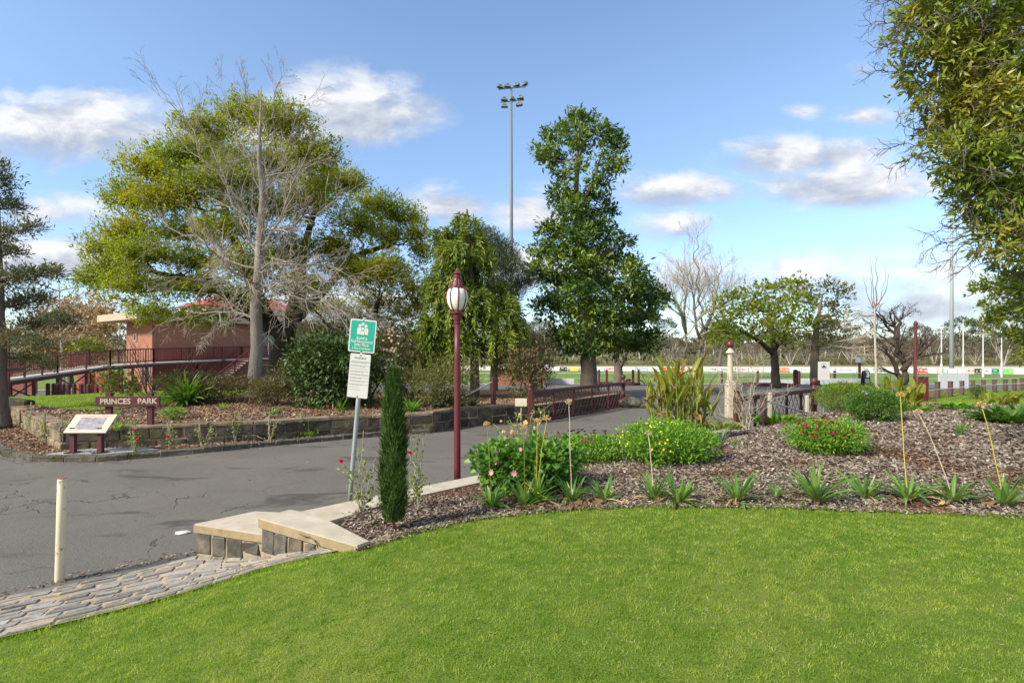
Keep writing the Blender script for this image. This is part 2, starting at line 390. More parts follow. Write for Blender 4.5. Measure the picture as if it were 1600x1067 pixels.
# bark
M['bark_pale'] = mat_bark('pale_grey_bark', (.23, .2, .17), (.4, .36, .31))
M['bark_twig'] = mat_bark('silver_twig', (.33, .28, .215), (.5, .435, .35), 2, .2)
M['bark_dark'] = mat_bark('dark_fissured_bark', (.035, .026, .02), (.115, .09, .07))
M['bark_grey'] = mat_bark('grey_brown_bark', (.10, .08, .065), (.22, .18, .145))
M['bark_red'] = mat_bark('red_brown_stem', (.17, .085, .06), (.3, .18, .13), 2, .2)
M['bark_cream'] = mat_bark('cream_bark', (.36, .32, .26), (.55, .5, .43))
# foliage
L_ = mat_leaf
M['lf_gold'] = L_('pepper_leaves', [(.09, .13, .010), (.13, .17, .014), (.18, .205, .018), (.11, .15, .011)], .5, patch=[(.17, .18, .012), (.24, .22, .016), (.2, .195, .013), (.14, .16, .012)], pscale=.33)
M['lf_yel'] = L_('yellow_green_leaves', [(.12, .13, .008), (.18, .165, .01), (.09, .11, .008), (.24, .19, .015)], .5)
M['lf_kauri'] = L_('glossy_dark_leaves', [(.02, .05, .009), (.035, .078, .012), (.055, .105, .016), (.026, .06, .011)], .22, .42, .4, patch=[(.075, .125, .014), (.12, .17, .02), (.17, .21, .026), (.055, .1, .012)], pscale=.5)
M['lf_weep'] = L_('weeping_sprays', [(.03, .06, .008), (.08, .12, .012), (.15, .19, .018), (.22, .25, .028), (.05, .085, .01)], .3)
M['lf_pine'] = L_('blue_green_needles', [(.03, .055, .025), (.05, .08, .04), (.07, .1, .052), (.08, .075, .035)], .25, .6, patch=[(.12, .09, .05), (.06, .065, .035), (.16, .12, .075)], pscale=.9)
M['lf_greypine'] = L_('grey_green_needles', [(.05, .07, .035), (.08, .1, .05), (.065, .08, .045)], .2, .6)
M['lf_brown'] = L_('faded_brown_leaves', [(.2, .13, .07), (.28, .19, .11), (.34, .25, .16), (.15, .1, .06)], .3)
M['lf_mid'] = L_('mid_green_leaves', [(.06, .09, .01), (.10, .135, .014), (.15, .175, .02), (.2, .2, .028)], .5)
M['lf_olive'] = L_('olive_leaves', [(.06, .075, .02), (.1, .11, .03), (.14, .13, .04), (.08, .07, .03)], .3)
M['lf_pitto'] = L_('olive_gold_leaves', [(.055, .1, .011), (.09, .155, .015), (.15, .21, .022), (.22, .23, .035), (.07, .12, .013), (.18, .23, .035)], .3, .38, .45, patch=[(.13, .14, .015), (.2, .19, .022), (.09, .12, .012), (.26, .22, .04)], pscale=1.4)
M['lf_camellia'] = L_('camellia_leaves', [(.022, .05, .01), (.04, .075, .014), (.06, .095, .02), (.03, .06, .012)], .15, .5, .35)
M['lf_brownshrub'] = L_('dull_shrub_leaves', [(.06, .055, .022), (.09, .08, .03), (.06, .07, .022), (.12, .085, .04)], .25)
M['lf_cypress'] = L_('cypress_sprays', [(.028, .06, .014), (.05, .092, .02), (.08, .125, .03), (.035, .07, .016)], .15, .6)
M['lf_bright'] = L_('bright_green_leaves', [(.055, .14, .012), (.09, .19, .014), (.13, .24, .02), (.17, .28, .035)], .35)
M['lf_shrub'] = L_('fresh_green_leaves', [(.035, .085, .012), (.06, .125, .016), (.09, .165, .022), (.045, .1, .014)], .3)
M['lf_round'] = L_('yellowish_dome_leaves', [(.07, .12, .012), (.11, .17, .015), (.15, .21, .022), (.09, .14, .013)], .35)
M['lf_geran'] = L_('geranium_leaves', [(.035, .095, .012), (.06, .14, .016), (.1, .19, .024), (.045, .11, .012)], .3)
M['lf_aga'] = L_('strap_leaves', [(.045, .115, .02), (.075, .16, .024), (.11, .2, .03), (.06, .13, .02), (.15, .22, .05)], .3, .35, .45)
M['lf_canna'] = L_('canna_leaves', [(.15, .175, .025), (.22, .23, .035), (.11, .145, .02), (.26, .25, .05), (.15, .11, .02)], .45, .4)
M['lf_cannadry'] = L_('withered_canna_leaves', [(.1, .06, .03), (.2, .12, .05), (.28, .2, .09), (.06, .035, .02)], .25, .7)
M['lf_iris'] = L_('blue_green_straps', [(.08, .13, .08), (.11, .17, .11), (.14, .2, .13)], .25)
M['lf_rose'] = L_('rose_leaves', [(.09, .13, .02), (.13, .18, .03), (.18, .21, .05), (.07, .1, .02)], .35)
M['lf_dry'] = L_('fallen_plane_leaves', [(.17, .095, .05), (.13, .07, .036), (.21, .13, .075)], .25, .8)
M['lf_far'] = L_('far_eucalypt_leaves', [(.035, .05, .022), (.055, .068, .028), (.045, .06, .024), (.07, .078, .034)], .2, .7)
M['lf_farbrown'] = L_('far_bare_twigs', [(.1, .072, .045), (.075, .055, .036), (.12, .09, .06)], .1, .8)
FL = lambda n, c: L_(n, c, .3, .5)
M['fl_pink'] = FL('crimson_petals', [(.68, .035, .12), (.78, .07, .2), (.6, .02, .09)])
M['fl_pale'] = FL('pale_pink_petals', [(.8, .35, .42), (.85, .5, .55), (.75, .25, .35)])
M['fl_cream'] = FL('apricot_petals', [(.85, .68, .38), (.85, .6, .35), (.9, .8, .6)])
M['fl_yellow'] = FL('yellow_petals', [(.8, .6, .03), (.85, .7, .08)])
M['fl_dark'] = FL('dark_purple_petals', [(.09, .01, .03), (.14, .02, .05), (.06, .008, .02)])
M['fl_red'] = FL('deep_red_petals', [(.08, .004, .008), (.2, .007, .012), (.05, .004, .007)])
M['fl_mauve'] = FL('mauve_petals', [(.3, .24, .5), (.4, .33, .6)])
M['fl_seed'] = FL('dry_seed_heads', [(.62, .42, .12), (.7, .5, .2), (.55, .38, .2)])
M['fl_seedpink'] = FL('faded_seed_heads', [(.6, .45, .34), (.66, .5, .4), (.5, .38, .26)])
M['stalk_y'] = mat_noise('yellow_stalk', (.42, .36, .03), (.5, .42, .06), 5, .5, 0)
M['stalk_g'] = mat_noise('green_stalk', (.16, .22, .03), (.24, .28, .05), 5, .5, 0)
M['stalk_p'] = mat_noise('straw_stalk', (.5, .4, .28), (.6, .5, .38), 5, .6, 0)

# ---------------------------------------------------------------- world, sun, camera
SUN = nrm(V3(-.72, -.50, .66))
def make_world():
    w = bpy.data.worlds.new('World'); SC.world = w; w.use_nodes = True; t = NT(w)
    sky = t.new('ShaderNodeTexSky', sky_type='NISHITA'); sky.sun_disc = False
    sky.sun_elevation = math.asin(SUN[2]); sky.sun_rotation = math.atan2(SUN[0], SUN[1]); sky.altitude = 250; sky.air_density = 1.0; sky.dust_density = .5; sky.ozone_density = 1.6
    d = t.new('ShaderNodeTexCoord').outputs['Generated']; sp = t.new('ShaderNodeSeparateXYZ'); t.link(d, sp.inputs[0])
    ay = t.math('MAXIMUM', t.math('ABSOLUTE', sp.outputs[1]), .02)
    u = t.math('DIVIDE', sp.outputs[0], ay); v = t.math('DIVIDE', sp.outputs[2], ay)
    cb = t.new('ShaderNodeCombineXYZ'); t.link(u, cb.inputs[0]); t.link(v, cb.inputs[1]); uv = cb.outputs[0]
    # cumulus banks: where each one stands in the sky (direction) and how wide and high it is
    banks = [(105, 195, 215, 80), (-60, 220, 160, 60), (545, 170, 165, 78), (450, 210, 120, 50), (1245, 243, 165, 42), (1335, 290, 180, 44), (1060, 297, 125, 36), (1330, 440, 300, 62), (1500, 480, 240, 60),
             (90, 330, 150, 34), (60, 405, 190, 50), (700, 318, 80, 46), (840, 335, 90, 52), (1065, 352, 95, 34), (1350, 182, 70, 22), (1255, 175, 40, 16), (820, 420, 160, 50), (1330, 110, 40, 18), (560, 480, 300, 50), (1060, 440, 190, 44)]
    def amp(x, y): return {(90, 330): .66, (700, 318): .74, (840, 335): .72, (1065, 352): .6, (1350, 182): .52, (1255, 175): .5, (1330, 110): .46, (1330, 440): .82, (1500, 480): .8, (820, 420): .72, (1060, 440): .75, (560, 480): .8}.get((x, y), 1.0)
    mask = None; top = None
    for (x, y, a, b) in banks:
        s = t.new('ShaderNodeVectorMath', operation='SUBTRACT'); t.link(uv, s.inputs[0]); s.inputs[1].default_value = ((x - CX) / F, (CY - y) / F, 0)
        mu = t.new('ShaderNodeVectorMath', operation='MULTIPLY'); t.link(s.outputs[0], mu.inputs[0]); mu.inputs[1].default_value = (F / a / 1.12, F / b / 1.1, 0)
        ln = t.new('ShaderNodeVectorMath', operation='LENGTH'); t.link(mu.outputs[0], ln.inputs[0])
        k = t.math('MULTIPLY', t.math('SUBTRACT', 1.0, ln.outputs['Value'], True), amp(x, y))
        hs = t.new('ShaderNodeSeparateXYZ'); t.link(mu.outputs[0], hs.inputs[0])
        kt = t.math('MULTIPLY', k, hs.outputs[1])
        mask = k if mask is None else t.math('MAXIMUM', mask, k)
        top = kt if top is None else t.math('ADD', top, kt)
    ov = t.math('MULTIPLY', t.ramp(sp.outputs[2], [(.64, (0, 0, 0)), (.8, (1, 1, 1))]), .42); bk = t.math('MULTIPLY', t.ramp(t.math('MULTIPLY', sp.outputs[1], -1.0), [(.1, (0, 0, 0)), (.4, (1, 1, 1))]), .45)
    mask = t.math('MAXIMUM', mask, t.math('MAXIMUM', ov, bk))        # unseen broken cloud added overhead and behind to whiten the ambient light
    def fbm(off, sc):
        m = t.new('ShaderNodeMapping'); m.inputs['Location'].default_value = off; m.inputs['Scale'].default_value = (1, 1.9, 1); t.link(uv, m.inputs[0])
        return t.noise(m.outputs[0], sc, 10, .61, .3)
    n1 = fbm((0, 0, .3), 6.5); n2 = fbm((.025, -.04, .3), 6.5)
    dens = t.math('ADD', mask, t.math('MULTIPLY', t.math('SUBTRACT', n1, .46), 2.3))
    al = t.math('MULTIPLY', t.ramp(dens, [(.10, (0, 0, 0)), (.36, (.45, .45, .45)), (.75, (.96, .96, .96))]), t.math('MULTIPLY', mask, 2.6, True))
    lit = t.math('ADD', t.math('ADD', .5, t.math('MULTIPLY', t.math('SUBTRACT', n1, n2), 2.6)), t.math('MULTIPLY', top, 1.5), True)
    ccol = t.ramp(lit, [(.05, (.46, .51, .62)), (.45, (.64, .68, .76)), (.85, (.93, .93, .95))])
    sb = t.new('ShaderNodeVectorMath', operation='SCALE'); t.link(sky.outputs[0], sb.inputs[0]); sb.inputs['Scale'].default_value = SKY_S
    cs = t.new('ShaderNodeVectorMath', operation='SCALE'); t.link(ccol, cs.inputs[0]); cs.inputs['Scale'].default_value = CLOUD_S
    # thin veil towards the horizon
    al2 = t.math('MULTIPLY', al, t.ramp(sp.outputs[2], [(.0, (.35, .35, .35)), (.06, (1, 1, 1))]))
    hz = t.ramp(sp.outputs[2], [(.0, (.66, .74, .84)), (.12, (.74, .8, .88)), (.42, (1, 1, 1))]); mixed = t.mix(al2, t.mix(1.0, sb.outputs[0], hz, 'MULTIPLY'), cs.outputs[0])
    bg = t.new('ShaderNodeBackground'); bg.inputs['Strength'].default_value = .15; t.link(mixed, bg.inputs[0])
    o = t.new('ShaderNodeOutputWorld'); t.link(bg.outputs[0], o.inputs[0])
SKY_S, CLOUD_S = 0.9, 3.7
make_world()
sl = bpy.data.lights.new('sun', 'SUN'); sl.energy = 3.5; sl.angle = R(9); sl.color = (1, .92, .78)
so = bpy.data.objects.new('sun', sl); COL.objects.link(so); so.rotation_euler = Vector(SUN).to_track_quat('Z', 'Y').to_euler(); so.location = (-20, -20, 30)
cd = bpy.data.cameras.new('camera'); cd.sensor_width = 36; cd.lens = F / 1600 * 36; cd.shift_y = (CY - 533.5) / 1600; cd.clip_end = 3000; cd.clip_start = .05
cam = bpy.data.objects.new('camera', cd); COL.objects.link(cam); cam.location = (0, 0, EYE); cam.rotation_euler = (R(90), 0, 0); SC.camera = cam
SC.view_settings.view_transform = 'Standard'; SC.view_settings.look = 'None'; SC.view_settings.exposure = 0.95; SC.view_settings.gamma = 1
SC.cycles.max_bounces = 8; SC.cycles.diffuse_bounces = 4; SC.cycles.transparent_max_bounces = 4; SC.cycles.use_denoising = True
# ---------------------------------------------------------------- terrain
class TPS:
    def __init__(s, pts, lam=.02):
        P = np.array(pts, float); s.p = P[:, :2]; n = len(P)
        K = s.k(s.p, s.p) + lam * np.eye(n); Q = np.concatenate([np.ones((n, 1)), s.p], 1)
        A = np.block([[K, Q], [Q.T, np.zeros((3, 3))]]); s.w = np.linalg.solve(A, np.concatenate([P[:, 2], np.zeros(3)]))
    def k(s, a, b):
        r2 = ((a[:, None] - b[None]) ** 2).sum(-1) + 1e-9; return .5 * r2 * np.log(r2)
    def __call__(s, x, y):
        q = np.stack([np.ravel(x), np.ravel(y)], 1).astype(float)
        z = s.k(q, s.p) @ s.w[:-3] + s.w[-3] + q @ s.w[-2:]
        return z.reshape(np.shape(x)) if np.shape(x) else float(z[0])
hillR = TPS([(0, 0, .75), (3, 0, .8), (-2, 1, .6), (6, 0, .8), (0, 2.5, .74), (3, 3, .76), (6, 3, .76), (-2, 3, .5), (-.8, 4.2, .56), (.4, 4.4, .65), (3, 4.6, .66), (5.4, 5.5, .58), (8, 4.6, .64),
             (.74, 6.07, .5), (2.27, 6.2, .5), (3.67, 6.0, .52), (-.43, 5.9, .45), (-1.44, 4.95, .46), (-1.16, 5.3, .45),
             (-3.86, 3.95, .15), (-2.4, 4.97, .25), (-5.5, 2.8, .05), (-4, 1.5, .3), (-7, 0, .1), (-4.8, 4.92, 0), (-3.57, 5.9, .01), (-2.7, 5.45, .14), (-6.8, 3.2, 0), (-1.9, 5.2, .34),
             (-2.1, 6.1, .38), (-1.3, 7.0, .37), (-.4, 7.95, .36), (2, 10.2, .38), (6, 13.3, .4), (9.3, 16, .45), (3, 8, .62), (6, 8, .72), (6, 11, .72), (9, 8, .76), (9, 12, .78), (12, 14, .72),
             (8, 14.0, .68), (14, 10, .82), (13, 16, .72), (10, 5, .76), (14, 18.5, .55), (18, 22, .33), (20, 28, .28), (12.0, 18.3, .5), (26, 24, .35), (1, 7.6, .5), (20, 14, .7)])
hillL = TPS([(-10.3, 12.0, .52), (-6.5, 13.2, .52), (-4.9, 14.2, .52), (-2.9, 15, .52), (-2.2, 15.4, .5), (-1.4, 16.5, .5), (.1, 17.4, .48), (2.5, 20, .45), (4.6, 22.8, .42), (-16.2, 17, .55), (-10, 18, .68),
             (-14, 20, .68), (-6, 19, .72), (-9, 23, .62), (-16, 23, .6), (-5, 24, .5), (-12, 28.5, .0), (-20, 27, .1), (-4, 29, .15), (0, 20, .5), (3, 24, .46), (2, 27.4, .45), (5, 29, .2), (0, 31, .1), (-17, 17.5, .5), (-8.5, 15.5, .62), (-24, 20, .4), (-24, 26, .1), (-13, 15.5, .58)])
def G(x, y):
    """the level of the open ground: flat by the road, easing down to the oval, hills beyond"""
    x = np.asarray(x, float); y = np.asarray(y, float)
    a = np.interp(y, [-600, 31, 45, 70, 90, 128, 150, 176, 230, 300, 420, 800, 1600], [0, 0, -.4, -1.0, -1.35, -2.0, -1.85, -1.95, .3, 4, 9, 20, 26])
    l = smooth((-12 - x) / 8) * np.interp(y, [27, 40, 60], [0, -.5, -.6]) * (y < 110)
    return a + l
def hit(px, py, fn=None, lo=3.0, hi=200.0):
    """where the sight line through a photo point meets the ground fn"""
    fn = fn or hillR
    d = V3((px - CX) / F, 1, -(py - CY) / F); ys = np.linspace(lo, hi, 4000)
    z = EYE + d[2] * ys; g = fn(d[0] * ys, ys); k = np.argmax(z < g)
    if not (z < g).any(): print('MISS', px, py)
    y = ys[k]; return V3(d[0] * y, y, float(fn(np.array([d[0] * y]), np.array([y]))[0]))

def in_poly(x, y, poly):
    x = np.asarray(x); y = np.asarray(y); c = np.zeros(x.shape, bool); n = len(poly)
    for i in range(n):
        x1, y1 = poly[i]; x2, y2 = poly[(i + 1) % n]
        if y1 == y2: continue
        c ^= ((y1 > y) != (y2 > y)) & (x < (x2 - x1) * (y - y1) / (y2 - y1) + x1)
    return c
def nearest(P, poly):
    P = np.asarray(P, float); best = np.full(len(P), 1e9); out = P.copy(); poly = np.asarray(poly, float)
    for i in range(len(poly)):
        a = poly[i]; b = poly[(i + 1) % len(poly)]; d = b - a; t = np.clip(((P - a) @ d) / max(d @ d, 1e-9), 0, 1)
        q = a + t[:, None] * d; r = ((P - q) ** 2).sum(1); m = r < best; best[m] = r[m]; out[m] = q[m]
    return out, np.sqrt(best)
def sheet(poly, res, zf, dz=0, skirt=None):
    """ground sheet that follows the height zf inside poly, its rim snapped to the outline, with a skirt going down"""
    p = np.asarray(poly, float); x0, y0 = p.min(0) - res; x1, y1 = p.max(0) + res
    nx = int((x1 - x0) / res) + 2; ny = int((y1 - y0) / res) + 2
    X, Y = np.meshgrid(x0 + np.arange(nx) * res, y0 + np.arange(ny) * res, indexing='ij')
    cx = X[:-1, :-1] + res / 2; cy = Y[:-1, :-1] + res / 2; ins = in_poly(cx, cy, p)
    idx = np.arange(nx * ny).reshape(nx, ny)
    q = np.stack([idx[:-1, :-1], idx[1:, :-1], idx[1:, 1:], idx[:-1, 1:]], -1)[ins]
    used, inv = np.unique(q, return_inverse=True); q = inv.reshape(q.shape)
    P = np.stack([X.ravel(), Y.ravel()], 1)[used]
    e = np.concatenate([q[:, [0, 1]], q[:, [1, 2]], q[:, [2, 3]], q[:, [3, 0]]]); key = np.sort(e, 1); u, c = np.unique(key, axis=0, return_counts=True)
    bset = u[c == 1]; bv = np.unique(bset); nq, ds = nearest(P[bv], p); ok = ds < res * 1.2; P[bv[ok]] = nq[ok]
    z = zf(P[:, 0], P[:, 1]) + dz; mb = MB(); mb.add(np.column_stack([P, z]), q)
    if skirt is not None:
        ks = set(map(tuple, bset)); be = np.array([t for t in e if tuple(sorted(t)) in ks])
        a = np.column_stack([P, z]); lo = a.copy(); lo[:, 2] = skirt
        n = len(a); mb.add(np.concatenate([a, lo]), np.stack([be[:, 0], be[:, 0] + n, be[:, 1] + n, be[:, 1]], 1))
    return mb
def scatter(poly, dens, cap=10**7):
    p = np.asarray(poly, float); lo, hi = p.min(0), p.max(0); A = np.prod(hi - lo); n = int(min(cap, A * dens))
    q = lo + rng.random((n, 2)) * (hi - lo); return q[in_poly(q[:, 0], q[:, 1], p)]

# --- open ground to the horizon
def axis_pts(a, b, near, far):
    out = [0.0]; s = near
    while out[-1] < b: out.append(out[-1] + s); s = min(far, s * 1.12)
    neg = [0.0]; s = near
    while neg[-1] > a: neg.append(neg[-1] - s); s = min(far, s * 1.12)
    return np.array(sorted(set(neg + out)))
gx = axis_pts(-1200, 1200, 2, 60); gy = axis_pts(-300, 1600, 2, 40)
GXX, GYY = np.meshgrid(gx, gy, indexing='ij'); idx = np.arange(GXX.size).reshape(GXX.shape)
hillz = 3.5 * np.sin(GXX * .011 + 1) * smooth((GYY - 260) / 200) + 2 * np.sin(GXX * .027) * smooth((GYY - 260) / 200)
mb = MB(); mb.add(np.stack([GXX, GYY, G(GXX, GYY) - .06 + hillz], -1).reshape(-1, 3), np.stack([idx[:-1, :-1], idx[1:, :-1], idx[1:, 1:], idx[:-1, 1:]], -1).reshape(-1, 4))
struct(mb, 'terrain', M['far_ground'], True)

# --- road and the sealed yard beyond the gateway
road_poly = [(-45, -4), (-3.0, -4), (-4.2, 2.5), (-1.8, 5.0), (1, 6.5), (5, 10), (11, 15), (20, 20), (34, 30), (48, 45.5), (-45, 45.5), (-45, 30)]
struct(sheet(road_poly, .5, lambda x, y: G(x, y) - .0, 0.0), 'road', M['asphalt'], True)

# --- the oval, its far sand track
ovf = [(-150, 128), (-60, 139), (-30, 137), (4.7, 128), (50, 112), (87.8, 90), (98, 72)]
ov = [(-150, 46), (50, 46), (72, 54), (98, 72)] + ovf[::-1][1:]
struct(sheet(ov, 2.0, G, .02), 'sports_field', M['field'], True)
struct(sheet([(-220, 141), (4, 136), (60, 122), (220, 122), (220, 138), (-220, 145)], 2, G, .02), 'gravel_path', M['paving'], True)
struct(sheet([(-220, 146), (220, 139), (220, 176), (-220, 176)], 2, G, .03), 'sand_track', M['track'], True)
struct(sheet([(-60, 45.4), (60, 45.4), (60, 47.2), (-60, 47.2)], .5, G, .035), 'footpath', M['paving'], True)

# --- lawn, garden bed: one hill with two covers
bed_line = [(-1.44, 4.95), (-1.16, 5.3), (-.8, 5.62), (-.43, 5.85), (.15, 6.0), (.74, 6.08), (1.5, 6.17), (2.27, 6.2), (3.0, 6.13), (3.67, 6.0), (4.2, 5.88), (4.62, 5.78), (5.41, 5.52), (7, 4.9), (8.6, 4.1)]
lawn_poly = [(-5.0, -2.5), (-6.4, 2.2), (-5.0, 3.15), (-3.86, 3.95), (-2.4, 4.95), (-1.63, 5.12)] + bed_line + [(9.5, 2), (9.5, -2.5)]
struct(sheet(lawn_poly, .12, hillR, -.012), 'lawn', M['turf'], True)
kerb_in = [(-1.85, 5.6), (-2.12, 6.02), (-1.4, 6.85), (-.34, 7.85), (.8, 9.0), (2.2, 10.15), (4.2, 11.8), (6.2, 13.2), (9.4, 16.0)]
bed_poly = bed_line + [(12, 4.6), (19, 9), (20, 13), (15.5, 15.6), (12.6, 16.9), (10.6, 17.0)] + kerb_in[::-1]
struct(sheet(bed_poly, .13, hillR, 0.0, -.1), 'garden_bed', M['mulch'], True)
verge = [(10.6, 17.0), (12.6, 16.9), (15.5, 15.6), (20, 13), (30, 18), (34, 29), (21, 28.6), (17.2, 23.6), (13.2, 20.2)]
struct(sheet(verge, .3, hillR, -.01, -.1), 'verge', M['turf'], True)
strip = [(10.6, 17.0), (12.4, 16.95), (15.6, 19.6), (20, 24.5), (25, 28.6), (21, 28.6), (17.2, 23.6), (13.2, 20.2)]
struct(sheet(strip, .25, hillR, .012), 'gravel_strip', M['mulch2'], True)

def rnd3_(n): return nrm(rng.normal(size=(n, 3)))
M['straw'] = mat_leaf('dry_straw', [(.4, .36, .2), (.32, .27, .14), (.45, .42, .27), (.25, .19, .1)], .3)
# grass blades on the lawn
def blades(q, h, w, zf, lean=.5):
    n = len(q); z = zf(q[:, 0], q[:, 1]); az = rng.random(n) * 2 * np.pi; ln = rng.random(n) ** .8 * lean
    hh = h * (.55 + .75 * rng.random(n)); d = np.stack([np.cos(az) * ln, np.sin(az) * ln, np.ones(n)], 1); d = nrm(d); a2 = rng.random(n) * np.pi
    s = np.stack([np.cos(a2), np.sin(a2), 0 * a2], 1) * (w * (.7 + .6 * rng.random(n)))[:, None] / 2; b = np.column_stack([q, z - .012])
    v = np.stack([b - s, b + s, b + d * hh[:, None]], 1).reshape(-1, 3); return v, np.arange(3 * n).reshape(-1, 3)
lawn_in = np.array(lawn_poly)
mb = MB()
for y0, y1, dens, h, w in ((1.2, 2.3, 5000, .021, .0042), (2.3, 3.6, 12000, .021, .0042), (3.6, 4.8, 9000, .023, .005), (4.8, 6.4, 6500, .026, .0065)):
    q = scatter([(-6.6, y0), (8.5, y0), (8.5, y1), (-6.6, y1)], dens); q = q[in_poly(q[:, 0], q[:, 1], lawn_poly)]
    q = q[np.abs(q[:, 0]) < q[:, 1] * 1.05 + 1.3]
    g = np.array([mnoise.noise((a * 2.3, b * 2.3, 0)) for a, b in q[::1]]); g2 = np.array([mnoise.noise((a * 14, b * 14, 3)) for a, b in q]); ok = rng.random(len(q)) < .75 + .9 * g2; q = q[ok]; hq = (h * (1 + .3 * g + .6 * g2))[ok]
    v, f = blades(q, hq, w, hillR, 1.5); mb.add(v, f)
# ragged edge, a little longer where the mower turns
e = np.array(lawn_poly[2:-2]); seg = np.linalg.norm(np.diff(e, axis=0), axis=1); tot = seg.sum(); k = 16000
tt = rng.random(k) * tot; cs = np.concatenate([[0], np.cumsum(seg)]); i = np.clip(np.searchsorted(cs, tt) - 1, 0, len(seg) - 1); fr = (tt - cs[i]) / seg[i]
q = e[i] + (e[i + 1] - e[i]) * fr[:, None] + rng.normal(0, .03, (k, 2)); v, f = blades(q, .042, .006, hillR, 1.0); mb.add(v, f)
q = q[::9] + rng.normal(0, .05, q[::9].shape); v, f = blades(q, .05, .006, hillR, 1.2); mb.add(v, f)
# dry clippings lying in the sward
q = scatter([(-5, 1.6), (7.5, 1.6), (7.5, 6.2), (-5, 6.2)], 24); q = q[in_poly(q[:, 0], q[:, 1], lawn_poly)]; n = len(q); az = rng.random(n) * 6.283; b = np.column_stack([q, hillR(q[:, 0], q[:, 1]) + .016 + .008 * rng.random(n)])
struct(mb, 'grass', M['blade'], kind='stuff')
mb = MB(); mb.leaves(b, np.stack([np.cos(az), np.sin(az), rng.normal(0, .3, n)], 1), rnd3_(n) * .4 + V3(0, 0, 1), .015 + .03 * rng.random(n), .003 + .002 * rng.random(n), .2); struct(mb, 'dry_clippings', M['straw'], kind='stuff')

# bark chips
def chips(q, L, w, t, zf, tilt=.35):
    n = len(q); z = zf(q[:, 0], q[:, 1]); az = rng.random(n) * 2 * np.pi; tl = rng.normal(0, tilt, n); rl = rng.normal(0, tilt, n)
    x = np.stack([np.cos(az) * np.cos(tl), np.sin(az) * np.cos(tl), np.sin(tl)], 1); y = nrm(np.stack([-np.sin(az), np.cos(az), np.sin(rl)], 1)); zz = np.cross(x, y)
    l = (L * (.4 + 1.1 * rng.random(n) ** 1.5))[:, None] / 2; ww = (w * (.5 + .9 * rng.random(n)))[:, None] / 2; c = np.column_stack([q, z + .006 + .014 * rng.random(n)])
    c8 = [c + sx * x * l * (1 if sy > 0 else .8) + sy * y * ww * (1 if sx > 0 else .55) + sz * zz * t for sz in (-1, 1) for sx, sy in ((-1, -1), (1, -1), (1, 1), (-1, 1))]
    v = np.stack(c8, 1).reshape(-1, 3); b = np.arange(n)[:, None, None] * 8
    f = (b + np.array([[4, 5, 6, 7], [0, 1, 5, 4], [1, 2, 6, 5], [2, 3, 7, 6], [3, 0, 4, 7]])).reshape(-1, 4); return v, f
mb = MB(); q = scatter(bed_poly, 1000); y = q[:, 1] ; d = np.hypot(q[:, 0], y)
keep = rng.random(len(q)) < np.clip((7.5 / np.maximum(d, 5)) ** 1.7, .1, 1); q = q[keep & (np.abs(q[:, 0]) < q[:, 1] * 1.05 + 1)]; d = np.hypot(q[:, 0], q[:, 1])
sc = np.clip(d / 7, .8, 2.0); v, f = chips(q, .058 * sc, .02 * sc, .0025, hillR); mb.add(v, f)
e = np.array(bed_line); k = 2600; i = rng.integers(0, len(e) - 1, k); q = e[i] + (e[i + 1] - e[i]) * rng.random(k)[:, None] + rng.normal(0, .045, (k, 2)); v, f = chips(q, .045, .014, .002, hillR); mb.add(v, f)
struct(mb, 'bark_chips', M['chips'], kind='stuff')

# --- left garden behind the stone wall
wallL = [(-10.3, 12.0), (-6.5, 13.2), (-4.9, 14.2), (-2.9, 15.0), (-2.3, 15.2), (-1.9, 15.75), (-1.75, 16.35), (-1.35, 16.45), (.1, 17.35), (.75, 17.5), (2.7, 20.2), (4.7, 22.9)]
wingL = [(-16.2, 17.0), (-10.3, 12.0)]
bedL = wallL + [(5.6, 24), (6, 30), (-4, 31), (-14, 30), (-26, 28), (-26, 20), (-17.5, 18.0), (-16.2, 17.0)]
def inset(p, d):                                   # keep soil just inside the wall
    c = np.array([-8, 22.0]); return [tuple(np.array(a) + nrm(c - np.array(a)) * d) for a in p]
struct(sheet(inset(bedL, .12), .25, hillL, 0, -.1), 'raised_garden_bed', M['mulch2'], True)
lawnL = [(-15.7, 17.3), (-14.6, 16.5), (-13.2, 15.7), (-12.2, 15.6), (-11.6, 16.4), (-10.9, 17.6), (-10.3, 20), (-10.6, 25), (-13, 29), (-25, 27), (-25, 21), (-17.5, 18.4)]
struct(sheet(lawnL, .3, hillL, .03), 'lawn_patch', M['turf'], True)
mb = MB(); q = scatter(lawnL, 420); v, f = blades(q, .05, .022, lambda x, y: hillL(x, y) + .03, .8); mb.add(v, f)
q = scatter([a for a in verge], 260); v, f = blades(q, .05, .024, hillR, .8); mb.add(v, f)
struct(mb, 'mown_grass', M['blade'], kind='stuff')
mb = MB(); q = scatter([(-16, 17), (-10.2, 12.3), (-6.5, 13.5), (-2.4, 15.6), (0, 18), (2, 21), (-2, 22), (-12, 20)], 260)
q = q[~in_poly(q[:, 0], q[:, 1], lawnL)]; v, f = chips(q, .11, .045, .004, hillL, .5); mb.add(v, f)
struct(mb, 'leaf_litter', M['chips2'], kind='stuff')
